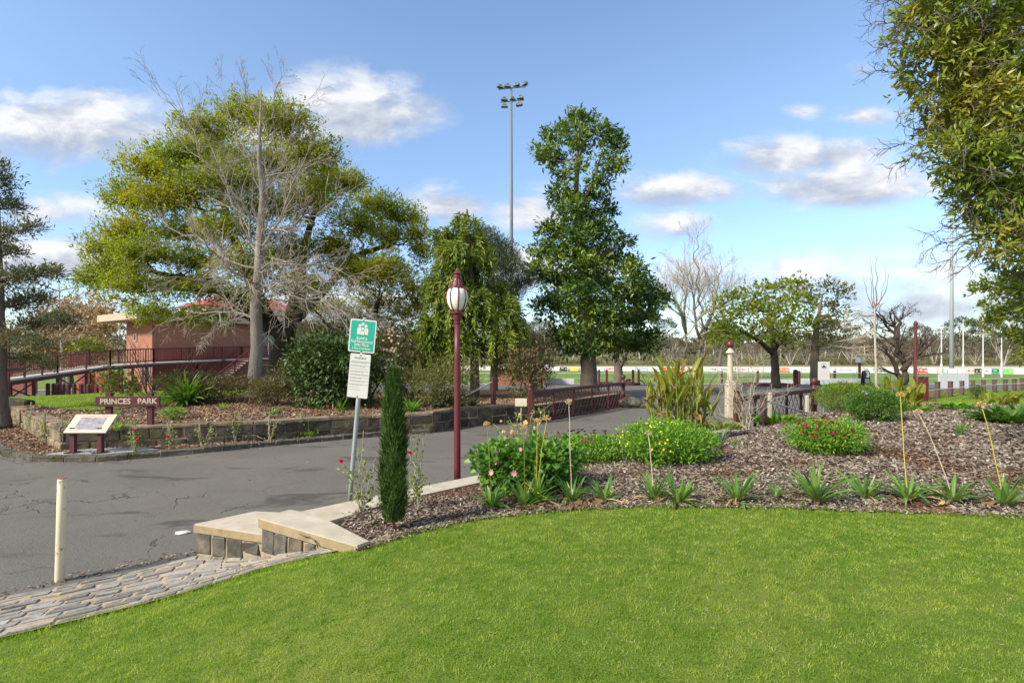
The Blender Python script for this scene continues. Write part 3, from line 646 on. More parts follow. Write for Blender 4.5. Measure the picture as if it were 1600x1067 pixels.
# planting strip between kerb and wall
kerbL = [(-14.5, 14.2), (-11.6, 11.85), (-10.2, 11.15), (-8.8, 11.1), (-7.8, 11.62), (-6.34, 12.75), (-4.5, 14.0), (-2.95, 14.95), (-2.35, 15.1)]
stripL = kerbL + [(-2.9, 15.0), (-4.9, 14.2), (-6.5, 13.2), (-10.3, 12.0), (-16.2, 17.0), (-17.5, 16.6)]
zs = lambda x, y: 0 * x + .085
struct(sheet(stripL, .15, zs), 'planting_strip', M['mulch2'], True)
mb = MB(); q = scatter(stripL, 300); v, f = chips(q, .085, .03, .003, zs, .5); mb.add(v, f); struct(mb, 'strip_litter', M['chips2'], kind='stuff')

# leaves and grit blown along the road edges
mb = MB(); P = []
for line, k, sp in ((kerbL, 420, .22), ([(-2.6, 6.2), (-.7, 8.2), (2.0, 10.6), (5.5, 13.4)], 260, .25), ([(-6.5, 3.6), (-4.8, 5.0), (-3.6, 6.05), (-3.1, 6.5)], 420, .1), ([(.6, 16.9), (4.6, 22)], 200, .4), ([(-10, 10), (3, 13)], 120, 2.2)):
    e = np.array(line); i = rng.integers(0, len(e) - 1, k); P.append(e[i] + (e[i + 1] - e[i]) * rng.random(k)[:, None] + np.abs(rng.normal(0, sp, (k, 1))) * np.array([[.3, -1]]) * (1 if line is kerbL else -1 if line[0][0] < 0 and line[0][1] < 7 else 1) + rng.normal(0, .03, (k, 2)))
q = np.concatenate(P); n = len(q); az = rng.random(n) * 6.283; b = np.column_stack([q, .006 + .006 * rng.random(n)])
mb.leaves(b, np.stack([np.cos(az), np.sin(az), rng.normal(0, .15, n)], 1), rnd3_(n) * .3 + V3(0, 0, 1), .02 + .05 * rng.random(n), .012 + .02 * rng.random(n), .2); struct(mb, 'road_litter', M['chips2'], kind='stuff')
# ---------------------------------------------------------------- stonework
def course_wall(mb, mortar, line, z0, z1, th, rows, slen, mat_jit=.008, gap=.03, zf=None):
    """coursed stone facing along a polyline, over a mortar core"""
    for a, b in zip(line[:-1], line[1:]):
        a = np.array(a, float); b = np.array(b, float); d = b - a; L = np.linalg.norm(d); t = d / L; n = np.array([t[1], -t[0]])
        rot = np.column_stack([np.append(t, 0), np.append(-n, 0), [0, 0, 1]])
        mortar.box(np.append((a + b) / 2 - n * (th / 2), (z0 + z1) / 2), (L, th - .02, z1 - z0), .004, rot)
        h = (z1 - z0) / rows
        for r in range(rows):
            s = -rng.random() * slen * .5 if r % 2 else 0.0
            while s < L - .04:
                l = slen * (.6 + .8 * rng.random()); e = min(L, s + l); s0 = max(0, s)
                if L - e < slen * .3: e = L
                if e - s0 > .05:
                    c = a + t * (s0 + e) / 2 - n * (th * .42)
                    mb.box(np.append(c, z0 + h * (r + .5)), (e - s0 - gap, th + .0 + rng.random() * .02, h - gap), .014, rot, mat_jit)
                s = e
def coping(mb, line, z, th, t, over=.03, piece=1.1):
    for a, b in zip(line[:-1], line[1:]):
        a = np.array(a, float); b = np.array(b, float); d = b - a; L = np.linalg.norm(d); tt = d / L; n = np.array([tt[1], -tt[0]]); k = max(1, round(L / piece))
        rot = np.column_stack([np.append(tt, 0), np.append(-n, 0), [0, 0, 1]])
        for i in range(k):
            c = a + tt * L * (i + .5) / k - n * (th / 2 - over)
            mb.box(np.append(c, z + t / 2), (L / k - .012, th, t), .012, rot, .004)
w = thing('retaining_wall', 'long low wall of dark mossy stone blocks holding the garden with the park name board', 'wall', (-6.5, 13.2, 0))
s, m, c = MB(), MB(), MB()
course_wall(s, m, wallL[:5], 0.0, .5, .26, 2, .5); coping(c, wallL[:5], .5, .34, .085)
s.build('stone_face', M['wallstone'], w); m.build('mortar', M['mortar'], w); c.build('coping', M['sandstone'], w)
w = thing('retaining_wall', 'sunlit tan wing of stone wall running back along the edge of the lawn patch', 'wall', (-13, 14.5, 0))
s, m, c = MB(), MB(), MB()
course_wall(s, m, wingL, 0.0, .5, .26, 2, .55); coping(c, wingL, .5, .36, .095)
s.build('stone_face', M['sandstone'], w); m.build('mortar', M['mortar'], w); c.build('coping', M['sandstone'], w)
w = thing('retaining_wall', 'curved grey stone wall stepping back behind the lamp post and lattice fence', 'wall', (0, 17.4, 0))
s, m, c = MB(), MB(), MB()
course_wall(s, m, wallL[4:], 0.0, .56, .28, 2, .42); coping(c, wallL[4:10], .56, .36, .06, .02, .6)
s.build('stone_face', M['wallstone'], w); m.build('mortar', M['mortar'], w); c.build('coping', M['sandstone'], w)

# rock pile by the end of the left lattice fence
for i, (px, py, sx, sy, sz, lab) in enumerate([(987, 632, 1.0, .7, .5, 'brown upright boulder at the gate end of the lattice fence'), (1003, 637, 1.1, .6, .22, 'flat dark slab of rock leaning beside the gate boulder')]):
    p = W(px, py, 22.3); p[2] = 0; bm = bmesh.new(); bmesh.ops.create_icosphere(bm, subdivisions=3, radius=.5)
    for v in bm.verts:
        k = 1 + .35 * mnoise.noise(v.co * 2.2 + Vector((i * 7, 0, 0))) + .1 * mnoise.noise(v.co * 6); v.co = Vector((v.co.x * sx * k, v.co.y * sy * k, max(-.02, v.co.z * sz * k + sz * .42)))
    mb = MB(); mb.add([v.co[:] for v in bm.verts], [[v.index for v in f.verts] for f in bm.faces]); bm.free()
    solo(mb, 'boulder', M['kerb'], lab, 'boulder').location = p

# kerb stones of the left island
mb = MB()
for a, b in zip(kerbL[:-1], kerbL[1:]):
    a = np.array(a); b = np.array(b); L = np.linalg.norm(b - a); k = max(1, round(L / .62)); t = (b - a) / L; n = np.array([t[1], -t[0]])
    for i in range(k):
        c = a + t * L * (i + .5) / k - n * .1; rot = np.column_stack([np.append(t, 0), np.append(-n, 0), [0, 0, 1]])
        mb.box((c[0], c[1], .055 + rng.normal(0, .004)), (L / k - .016, .2, .13), .016, rot, .006)
struct(mb, 'kerb', M['kerb'])
mb = MB()
for a, b in zip(kerbL[:-1], kerbL[1:]):
    a = np.array(a); b = np.array(b); t = nrm(b - a); n = np.array([t[1], -t[0]]); mb.bar(np.append(a - n * .1, .04), np.append(b - n * .1, .04), .17, .1)
struct(mb, 'kerb_bedding', M['mortar'])
mb = MB(); mb.prism([(-10.1, 11.33), (-8.9, 11.27), (-8.0, 11.9), (-8.6, 12.2), (-9.7, 11.95)], .06, .125)
struct(mb, 'paving_slab', M['slate'])

# cobbled strip: bluestone pitchers laid in rows across the fall
outer = np.array([(-6.9, 3.2), (-4.8, 4.92), (-3.57, 5.93), (-2.72, 5.5), (-2.0, 5.22), (-1.5, 5.02)]); inner = np.array([(-5.9, 2.5), (-3.86, 3.95), (-3.15, 4.42), (-2.4, 4.97), (-1.95, 5.05), (-1.5, 5.0)])
def along(P, t):
    s = np.concatenate([[0], np.cumsum(np.linalg.norm(np.diff(P, axis=0), axis=1))]); t = np.clip(t, 0, 1) * s[-1]
    return np.stack([np.interp(t, s, P[:, 0]), np.interp(t, s, P[:, 1])], -1)
mb = MB(); bed = MB(); NR = 11; Lm = 6.9
for r in range(NR):
    s = -rng.random() * .2
    while s < Lm:
        l = .16 + .26 * rng.random(); t0, t1 = max(0, s) / Lm, min(Lm, s + l) / Lm; v0, v1 = r / NR, (r + 1) / NR; s += l
        if t1 - t0 < .004: continue
        P = [along(outer, t) * (1 - v) + along(inner, t) * v for t, v in ((t0, v0), (t1, v0), (t1, v1), (t0, v1))]; P = np.array(P); c = P.mean(0)
        if np.linalg.norm(P[0] - P[3]) < .015: continue
        wd = np.linalg.norm(P[0] - P[3]); gp = min(.016, wd * .15) * (.6 + .8 * rng.random()); ln = np.linalg.norm(P[1] - P[0])
        Q = c + (P - c) * np.array([[1 - gp * 2 / max(ln, .05)], [1 - gp * 2 / max(ln, .05)], [1 - gp * 2 / max(ln, .05)], [1 - gp * 2 / max(ln, .05)]]); 
        side = nrm(P[3] - P[0]); Q = np.array([P[0] + side * gp, P[1] + side * gp, P[2] - side * gp, P[3] - side * gp]); ax = nrm(P[1] - P[0]); Q += np.array([ax, -ax, -ax, ax]) * (.006 + .02 * rng.random())
        zb = np.array([hillR(float(q[0]), float(q[1])) for q in Q]); zt = zb + .017 + rng.normal(0, .004) + rng.normal(0, .003, 4)
        K = c + (Q - c) * .94; ccw = np.cross(Q[1] - Q[0], Q[2] - Q[0]) > 0
        v = np.concatenate([np.column_stack([Q, zb - .04]), np.column_stack([Q, zt - .006]), np.column_stack([K, zt + .002])])
        f = [[0, 1, 5, 4], [1, 2, 6, 5], [2, 3, 7, 6], [3, 0, 4, 7], [4, 5, 9, 8], [5, 6, 10, 9], [6, 7, 11, 10], [7, 4, 8, 11], [8, 9, 10, 11]]
        mb.add(v, f if ccw else [g[::-1] for g in f])
struct(mb, 'cobbled_edging', M['bluestone'])
pl = [tuple(p) for p in outer] + [tuple(p) for p in inner[::-1]]
struct(sheet(pl, .07, hillR, .011), 'edging_mortar', M['mortar'], True)

# stepped garden wall with pale concrete caps
w = thing('garden_wall', 'low stepped wall of dark stones under two pale cracked concrete caps at the lawn corner', 'wall', (-2.6, 5.6, 0))
def capblock(poly, z0, z1):
    c = np.mean(poly, 0); p = np.array(poly); q = c + (p - c) * .985
    m = MB(); m.prism(poly, z0, np.array(z1) - .016); o = m.build('cap', M['concrete_side'], w); m = MB(); m.prism(q, np.array(z1) - .0165, z1); m.build('cap_top', M['concrete'], o)  # sides get the copy with shade in its colour, top the bright concrete
A = [(-3.58, 5.90), (-2.62, 5.56), (-2.42, 5.92), (-2.6, 6.30), (-3.12, 6.38)]
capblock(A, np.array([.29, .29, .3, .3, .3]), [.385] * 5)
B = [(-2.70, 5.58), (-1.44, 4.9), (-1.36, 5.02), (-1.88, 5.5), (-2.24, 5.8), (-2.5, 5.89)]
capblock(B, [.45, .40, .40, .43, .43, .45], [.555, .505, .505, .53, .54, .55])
m = MB(); m.prism([(-3.545, 5.912), (-2.66, 5.6), (-2.5, 5.9), (-2.65, 6.25), (-3.1, 6.32)], -.05, .288)
m.prism([(-2.665, 5.583), (-1.6, 5.03), (-1.55, 5.12), (-1.95, 5.45), (-2.25, 5.74), (-2.48, 5.84)], -.05, [.445, .4, .4, .42, .43, .445]); m.build('core', M['mortar'], w)
s = MB(); f0 = np.array([-3.54, 5.905]); f1 = np.array([-2.66, 5.595]); t = nrm(f1 - f0); rot = np.column_stack([np.append(t, 0), [-t[1], t[0], 0], [0, 0, 1]])
for a, b, z0, z1 in ((.0, .2, .06, .27), (.235, .41, .05, .275), (.44, .65, .06, .27), (.68, .88, .16, .26)):
    c = f0 + t * (a + b) / 2; s.box((c[0], c[1], (z0 + z1) / 2), (b - a, .026, z1 - z0), .008, rot, .006)
g0 = np.array([-2.66, 5.565]); g1 = np.array([-1.44, 4.95]); t = nrm(g1 - g0); rot = np.column_stack([np.append(t, 0), [-t[1], t[0], 0], [0, 0, 1]])
for a, b, z0, z1 in ((.015, .19, .2, .435), (.2, .38, .19, .42), (.42, .62, .22, .41), (.655, .8, .3, .4)):
    c = g0 + t * (a + b) / 2 + np.array([.003, .006]); s.box((c[0], c[1], (z0 + z1) / 2), (b - a, .026, z1 - z0), .008, rot, .006)
e0 = np.array([-3.53, 5.93]); e1 = np.array([-3.12, 6.33]); t = nrm(e1 - e0); rot = np.column_stack([np.append(t, 0), [-t[1], t[0], 0], [0, 0, 1]])
for a, b in ((.02, .25), (.28, .5)):
    c = e0 + t * (a + b) / 2; s.box((c[0], c[1], .16), (b - a, .08, .22), .02, rot, .008)
s.build('stone_face', M['basalt'], w)
k = MB(); ck = [(-2.12, 5.245, .5), (-2.06, 5.215, .485), (-1.99, 5.18, .488), (-1.93, 5.145, .47), (-1.9, 5.13, .44), (-1.885, 5.12, .40)]
k.tube([np.array(p) + V3(-.004, -.006, 0) for p in ck], [.003, .006, .005, .007, .006, .004], 4); k.build('crack', M['black'], w)
# pale kerb that edges the bed along the road
w = thing('garden_kerb', 'pale concrete kerb edging the bark bed along the road below the lamp post', 'kerb', (-1.5, 6.9, 0))
ko = [(-2.62, 6.1), (-1.72, 7.04), (-.62, 8.08), (.5, 9.2), (1.95, 10.4), (4.0, 12.05), (6.0, 13.5)]
ki = [(-2.12, 5.74), (-1.38, 6.83), (-.34, 7.84), (.78, 8.98), (2.2, 10.15), (4.2, 11.8), (6.2, 13.2)]
c, b = MB(), MB()
for i in range(len(ko) - 1):
    z = [.43, .415, .405, .40, .40, .42, .44]
    q = [ko[i + 1], ko[i], ki[i], ki[i + 1]]; zz = np.array([z[i + 1], z[i], z[i], z[i + 1]]); q = np.array(q); q = q.mean(0) + (q - q.mean(0)) * np.array([.999])
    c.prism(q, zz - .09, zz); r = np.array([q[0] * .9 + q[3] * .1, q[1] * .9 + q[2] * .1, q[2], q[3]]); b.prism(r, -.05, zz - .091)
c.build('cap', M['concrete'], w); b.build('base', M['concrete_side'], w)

# ---------------------------------------------------------------- signs, lamps and posts
# rusty white pipe bollard
p = V3(-4.57, 5.3, 0)
t = thing('bollard', 'rusty white steel pipe post standing where the cobbles meet the road', 'bollard', p)
mb = MB(); top = p + V3(.03, 0, 1.035)
mb.tube([p + V3(0, 0, -.03), p + V3(.001, 0, .02), p + V3(.015, 0, .5), top - V3(0, 0, .004), top], [.041, .041, .041, .041, .037], 20); mb.build('pipe', M['rustwhite'], t, True)
mb = MB(); mb.lathe([(.002, 0), (.037, 0), (.037, .006), (.002, .008)], top, 18); mb.build('cap', M['rust'], t)

# neighbourhood safer place sign: leaning pole, green panel over a white notice
base = V3(-2.37, 7.62, 0); lean = V3(.085, .0, 1.0); P = lambda z: base + lean * z
t = thing('street_sign', 'leaning grey pole with a green safer place panel above a white notice', 'sign', base)
mb = MB(); mb.tube([P(-.05), P(.5), P(1.5), P(2.8)], .032, 14); mb.build('pole', M['galv'], t, True)
mb = MB(); mb.lathe([(.034, 0), (.034, .02), (.02, .03)], P(2.79), 14); mb.build('pole_cap', M['galv'], t)
yaw = R(-9); roll = math.atan(.085) + R(.6)
X = rotz(yaw) @ V3(math.cos(-roll), 0, math.sin(-roll)); Yv = nrm(np.cross(rotz(yaw) @ V3(0, 1, 0) * -1, X) * -1); Zv = nrm(np.cross(X, Yv))
if Zv[1] > 0: Zv = -Zv
Yv = nrm(np.cross(Zv, X))
def panel(mb, c, w, h, th, r=.025, seg=4):
    pts = []
    for sx, sy, a0 in ((1, 1, 0), (-1, 1, 90), (-1, -1, 180), (1, -1, 270)):
        for i in range(seg + 1):
            a = R(a0 + 90 * i / seg); pts.append((sx * (w / 2 - r) + r * math.cos(a), sy * (h / 2 - r) + r * math.sin(a)))
    n = len(pts); pl = frame_place(c, X, Yv, Zv); p2 = np.array(pts)
    v = np.concatenate([pl(np.column_stack([p2, np.full(n, -th)])), pl(np.column_stack([p2, np.zeros(n)]))])
    mb.add(v, [list(range(n))[::-1], list(range(n, 2 * n))] + [[i, (i + 1) % n, n + (i + 1) % n, n + i] for i in range(n)])
pc = P(2.55) + Zv * .045
pn = MB(); panel(pn, pc, .405, .475, .004); pan = pn.build('sign_panel', M['white'], t); pan['label'] = 'green panel with people symbol and white lettering'
fc = MB(); panel(fc, pc + Zv * .0025, .365, .435, .002, .012); fc.build('panel_face', M['teal'], pan)
ltr = MB(); pl = frame_place(pc + Zv * .004, X, Yv, Zv)
for s_, y, sz in (('Bushfire', -.035, .056), ('Neighbourhood', -.083, .056), ('Safer Place', -.131, .056), ('A Place of Last Resort', -.182, .034)):
    text_geo(ltr, s_, sz, lambda v, y=y: pl(v + V3(0, y, 0)), .0008, wide=.92, bold=.0012)
def disc(mb, x, y, r, z=0):
    a = np.linspace(0, 2 * np.pi, 18, endpoint=False); q = np.column_stack([x + r * np.cos(a), y + r * np.sin(a)])
    v = np.concatenate([pl(np.column_stack([q, np.full(18, z)])), pl(np.column_stack([q, np.full(18, z + .001)]))]); mb.add(v, [list(range(18, 36))] + [[i, (i + 1) % 18, 18 + (i + 1) % 18, 18 + i] for i in range(18)])
def body(mb, x, y0, y1, w, z=0):
    q = [(x - w, y0), (x + w, y0), (x + w, y1 - .02), (x + w * .75, y1), (x - w * .75, y1), (x - w, y1 - .02)]; n = 6
    v = np.concatenate([pl(np.column_stack([q, np.full(n, z)])), pl(np.column_stack([q, np.full(n, z + .001)]))]); mb.add(v, [list(range(n, 2 * n))] + [[i, (i + 1) % n, n + (i + 1) % n, n + i] for i in range(n)])
for x, y in ((0, .172), (-.046, .145), (.046, .145)): disc(ltr, x, y, .023)
body(ltr, -.052, .02, .118, .033); body(ltr, .052, .02, .118, .033)
ltr.build('lettering', M['white'], pan)
l2 = MB(); disc(l2, 0, .105, .0245, .0012); body(l2, 0, .012, .076, .036, .0012); rg = l2.build('ring', M['teal'], pan)
l3 = MB(); disc(l3, 0, .105, .0205, .0024); body(l3, 0, .016, .073, .0315, .0024); l3.build('figure', M['white'], pan)
nc = P(1.975) + Zv * .045 + X * -.002
pn = MB(); panel(pn, nc, .315, .635, .003, .02); nt = pn.build('notice_panel', M['white'], t); nt['label'] = 'white notice with small grey print'
ltr = MB(); pl = frame_place(nc + Zv * .0006, X, Yv, Zv); text_geo(ltr, 'WARNING', .038, lambda v: pl(v + V3(0, .255, 0)), .0006, bold=.0012)
y = .205
for para in (3, 2, 1, 2, 2, 2, 2, 2, 1, 1):                     # fine print, too small to read from the lawn
    for i in range(para):
        x = -.135; end = .135 if i < para - 1 else -.02 + .13 * rng.random()
        while x < end:
            w_ = .012 + .028 * rng.random(); v = np.array([(x, y, 0), (x + w_, y, 0), (x + w_, y + .0055, 0), (x, y + .0055, 0)]) ; ltr.add(np.concatenate([pl(v), pl(v + V3(0, 0, .0006))]), [[4, 5, 6, 7], [0, 1, 5, 4], [2, 3, 7, 6]]); x += w_ + .006
        y -= .0125
    y -= .022
ltr.build('lettering', M['ink'], nt)
for c, y in ((pc, .222), (pc, -.222), (nc, .295), (nc, -.297)):
    bl = MB(); bl.lathe([(.011, -.003), (.011, .006), (.005, .009)], c + Yv * y, 8, np.column_stack([X, Yv, Zv])); bl.build('bolt', M['ink'], t)
for c, y in ((pc, .2), (pc, -.2), (nc, .28), (nc, -.28)): br = MB(); br.box(c + Yv * y - Zv * .03, (.09, .03, .05), .004, np.column_stack([X, Yv, Zv])); br.build('bracket', M['galv'], t)

# maroon lamp post
b = V3(-.97, 9.3, 0); t = thing('street_lamp', 'maroon lamp post with a ribbed white globe under a flared cap', 'street lamp', b)
mb = MB(); mb.lathe([(.062, 0), (.06, .3), (.055, 2.2), (.05, 2.85)], b, 20); mb.build('post', M['maroon'], t, True)
mb = MB(); z = 2.83; b0 = b; b = b - V3(0, 0, .17)
prof = [(.05, 0), (.062, .0), (.062, .02), (.055, .03), (.068, .06), (.078, .12), (.09, .16), (.115, .175), (.115, .2), (.10, .21), (.06, .215)]
mb.lathe([(r, z + h) for r, h in prof], b0, 20); mb.build('collar', M['maroon'], t)
mb = MB(); mb.lathe([(.085, 3.21), (.13, 3.26), (.172, 3.35), (.19, 3.45), (.178, 3.54), (.15, 3.6), (.12, 3.625)], b, 28); mb.build('globe', M['globe'], t, True)
mb = MB()
for k in range(8):
    a = R(k * 45 + 12); pr = [(.095, 3.205), (.138, 3.26), (.178, 3.35), (.197, 3.45), (.185, 3.54), (.157, 3.6), (.13, 3.63)]
    mb.tube([b + V3(r * math.cos(a), r * math.sin(a), h) for r, h in pr], .011, 6)
mb.build('rib', M['maroon'], t, True)
mb = MB(); mb.lathe([(.135, 3.60), (.142, 3.62), (.138, 3.645), (.118, 3.66), (.108, 3.70), (.085, 3.76), (.075, 3.79), (.08, 3.80), (.068, 3.81), (.066, 3.86), (.085, 3.875), (.075, 3.89), (.035, 3.92), (.022, 3.935), (.014, 3.97), (.004, 3.99)], b, 24)
for k in range(16):
    a = R(k * 22.5); mb.bar(b + V3(.122 * math.cos(a), .122 * math.sin(a), 3.66), b + V3(.085 * math.cos(a), .085 * math.sin(a), 3.765), .012, .012)
mb.build('cap', M['maroon'], t)

# PRINCES PARK name board
o = V3(-9.17, 12.55, .5); ax = nrm(V3(1, .12, 0)); ay = V3(0, 0, 1); az = nrm(np.cross(ax, ay)); t = thing('name_board', 'dark maroon timber board reading PRINCES PARK on two square posts', 'sign', o)
rot = np.column_stack([ax, -az, [0, 0, 1]])
for s_ in (-.46, .46):
    mb = MB(); mb.box(o + ax * s_ - az * .06 + V3(0, 0, .36), (.13, .1, 1.0), .008, rot); mb.build('post', M['maroon_wood'], t)
mb = MB(); mb.box(o + V3(0, 0, .655) + az * .015, (1.42, .05, .235), .006, rot); bd = mb.build('board', M['maroon_wood'], t)
mb = MB(); pl = frame_place(o + V3(0, 0, .655) + az * .0402, ax, ay, az); text_geo(mb, 'PRINCES', .178, lambda v: pl(v + V3(-.27, -.002, 0)), .003, wide=1.0, bold=.004); text_geo(mb, 'PARK', .178, lambda v: pl(v + V3(.435, -.002, 0)), .003, wide=1.0, bold=.004)
mb.build('lettering', M['timber_cream'], bd)

# sloping information board
o = V3(-9.33, 11.52, .125); t = thing('information_board', 'sloping cream information board with a grey picture on two maroon legs', 'information board', o)
for s_ in (-.30, .30):
    mb = MB(); mb.box(o + V3(s_, 0, .27), (.11, .09, .56), .008); lg = mb.build('leg', M['maroon_wood'], t)
    mb = MB(); mb.lathe([(.17, -.002), (.17, .008), (.02, .012)], o + V3(s_, 0, 0), 18); mb.build('foot_plate', M['black'], lg)
tl = R(46); Xb = V3(1, 0, 0); Yb = V3(.18, math.cos(tl), math.sin(tl)); Yb = Yb / math.cos(0.2); cB = o + V3(.03, .06, .63); Zb = nrm(np.cross(Xb, Yb))
def par(mb, w, h, z, th):
    v = [cB + Xb * sx * w / 2 + Yb * sy * h / 2 + Zb * zz for zz in (z - th, z) for sx, sy in ((-1, -1), (1, -1), (1, 1), (-1, 1))]
    mb.add(v, [[3, 2, 1, 0], [4, 5, 6, 7]] + [[i, (i + 1) % 4, 4 + (i + 1) % 4, 4 + i] for i in range(4)])
Yb = nrm(V3(.0, math.cos(tl), math.sin(tl))); Zb = nrm(np.cross(Xb, Yb))
mb = MB(); par(mb, .92, .50, 0, .03); pb = mb.build('panel', M['cream'], t)
mm, tt = newmat('faded_photo_print'); n_ = tt.noise(tt.coord('Object'), 9, 6, .65); cc = tt.ramp(n_, [(.3, (.1, .09, .12)), (.5, (.2, .185, .23)), (.62, (.3, .25, .24)), (.75, (.4, .36, .36))]); tt.out(tt.bsdf(cc, .4))
mb = MB(); par(mb, .58, .33, .003, .003); mb.build('picture', mm, pb)
mb = MB(); pl = frame_place(cB + Zb * .001, Xb, Yb, Zb)
for y, x0, x1 in ((.205, -.3, -.02), (.205, .06, .38), (.185, -.3, .3)):
    x = x0
    while x < x1:
        w_ = .03 + .05 * rng.random(); v = np.array([(x, y, 0), (x + w_, y, 0), (x + w_, y + .009, 0), (x, y + .009, 0)]); mb.add(np.concatenate([pl(v), pl(v + V3(0, 0, .001))]), [[4, 5, 6, 7], [0, 1, 5, 4], [2, 3, 7, 6]]); x += w_ + .012
mb.build('print', M['orange'], pb)

# ---------------------------------------------------------------- lattice wing fences at the gateway
def lattice(name, label, A, B, h, ends):
    A = np.array(A, float); B = np.array(B, float); d = B - A; L = np.linalg.norm(d); tx = d / L; t = thing(name, label, 'fence', A)
    r = MB(); up = V3(0, 0, 1); r.bar(A + up * (h + .02), B + up * (h + .02), .11, .07); r.bar(A + up * (h - .045), B + up * (h - .045), .05, .05); r.build('top_rail', M['brown_iron'], t)
    r = MB(); r.bar(A + up * .07, B + up * .07, .06, .05); r.build('bottom_rail', M['brown_iron'], t)
    z0, z1 = .1, h - .07; H = z1 - z0; s = .25; m = MB(); k = -int(H / s) - 1
    off = np.cross(tx, up) * .008
    slope = .62
    while k * s < L:
        for sg, o_ in ((1, off), (-1, -off)):
            xa, za, xb, zb = k * s, z0, k * s + H * slope, z1
            if sg < 0: xa, xb = xb, xa
            (x0, q0), (x1, q1) = ((xa, za), (xb, zb)); 
            lo, hi = sorted((x0, x1))
            if hi > 0 and lo < L:
                def clip(x): f_ = (x - x0) / (x1 - x0); return q0 + f_ * (q1 - q0)
                c0 = min(max(x0, 0), L); c1 = min(max(x1, 0), L)
                if abs(c1 - c0) > .03: m.bar(A + tx * c0 + up * clip(c0) + o_, A + tx * c1 + up * clip(c1) + o_, .012, .016, .002)
        k += 1
    m.build('lattice_panel', M['brown_iron'], t)
    for j in range(1, 5):
        m = MB(); p = A + tx * L * j / 5; m.box(p + up * (h / 2), (.06, .06, h), .006); m.build('post', M['brown_iron'], t)
    for e, kind in ends:
        p = A if e == 0 else B; m = MB()
        if kind == 'turned': m.lathe([(.10, 0), (.10, .12), (.08, .14), (.08, .5), (.1, .53), (.1, .6), (.075, .63), (.075, h - .1), (.11, h - .06), (.115, h + .06), (.085, h + .1), (.05, h + .14), (.05, h + .17), (.095, h + .22), (.105, h + .28), (.085, h + .345), (.03, h + .38)], p, 18)
        else: m.box(p + up * (h + .1) / 2, (.16, .16, h + .1), .015); m.lathe([(.1, h + .1), (.06, h + .16), (.09, h + .22), (.05, h + .29), (.005, h + .3)], p, 14)
        m.build('end_post', M['brown_iron'], t, kind == 'turned')
    return t
lattice('lattice_fence', 'maroon iron lattice fence curving off the road in front of the stone wall', (.6, 17.1, 0), (4.75, 22.4, 0), 1.02, ((0, 'sq'), (1, 'turned')))
lattice('lattice_fence', 'shorter lattice fence with a ball topped end post behind the garden bed', (5.9, 13.75, .1), (9.5, 16.5, .15), 1.0, ((0, 'sq'), (1, 'turned')))
# cream gate pillar
p = hit(1141, 640, lambda x, y: 0 * x); p = V3((1141 - CX) / F * 18.6, 18.6, 0)
t = thing('gate_pillar', 'tall cream gate pillar with a stepped base and a maroon ball on top', 'pillar', p)
mb = MB(); mb.box(p + V3(0, 0, .62), (.3, .3, 1.24), .03); mb.box(p + V3(0, 0, 1.28), (.24, .24, .09), .03); mb.build('base', M['cream'], t)
mb = MB(); mb.lathe([(.115, 1.3), (.105, 1.6), (.085, 2.26), (.085, 2.3), (.155, 2.31), (.155, 2.335), (.1, 2.4), (.06, 2.47), (.05, 2.5)], p, 20); mb.build('shaft', M['cream'], t, False)
mb = MB(); mb.lathe([(.02, 2.48), (.08, 2.5), (.125, 2.56), (.135, 2.62), (.115, 2.69), (.07, 2.735), (.005, 2.75)], p, 20); mb.build('ball', M['maroon'], t, True)

# timber posts with pipe rails either side of the gateway
def post_rail(label, p, h, q, mat, th=.17):
    t = thing('post_and_rail', label, 'railing', p); mb = MB(); mb.box(p + V3(0, 0, h / 2 - .1), (th, th, h + .2), .02, rotz(.4)); mb.build('post', mat, t)
    mb = MB(); mb.tube([p + V3(0, -.02, h - .14), q], .024, 8); mb.build('rail', M['galv'], t); return t
p = hit(771, 634, hillL, 14, 30)
post_rail('dark maroon timber post with a sloping grey pipe rail on the stone wall', p, .98, hit(705, 634, hillL, 14, 30) + V3(0, 0, .08), M['maroon_wood'], .15)
p = V3((1193 - CX) / F * 13.1, 13.1, .3)
post_rail('weathered brown post with a pipe rail sloping down past the lattice', p, .97, V3((1282 - CX) / F * 14.4, 14.4, .56), M['brown_wood'], .13)
for px, Y, h, lab in ((1203, 13.6, 1.06, 'cream timber post just behind the weathered brown post'), (1261, 15.6, .82, 'second cream post behind the short lattice fence')):
    mb = MB(); p = V3((px - CX) / F * Y, Y, .2); mb.box((0, 0, h / 2), (.09, .09, h), .012); mb.lathe([(.06, h), (.03, h + .03), (.005, h + .03)], (0, 0, 0), 8)
    solo(mb, 'timber_post', M['cream'], lab, 'post').location = p
# small plant label on a stake in the bed
p = hit(813, 690); p = V3((814 - CX) / F * 9.6, 9.6, .42); t = thing('plant_label', 'small cream plant label on a thin stake above the roses', 'plant label', p)
mb = MB(); mb.bar(p, p + V3(0, 0, .98), .02, .012); mb.build('stake', M['bark_cream'], t)
mb = MB(); mb.box(p + V3(0, -.012, .985), (.215, .008, .145), .003, euler(R(-12), 0, 0)); pn = mb.build('plate', M['timber_cream'], t)
mb = MB(); mb.leaves([p + V3(.03, -.019, .925)], [V3(0, .1, 1)], [V3(0, -1, 0)], .07, .035); mb.build('leaf_emblem', M['lf_kauri'], pn)
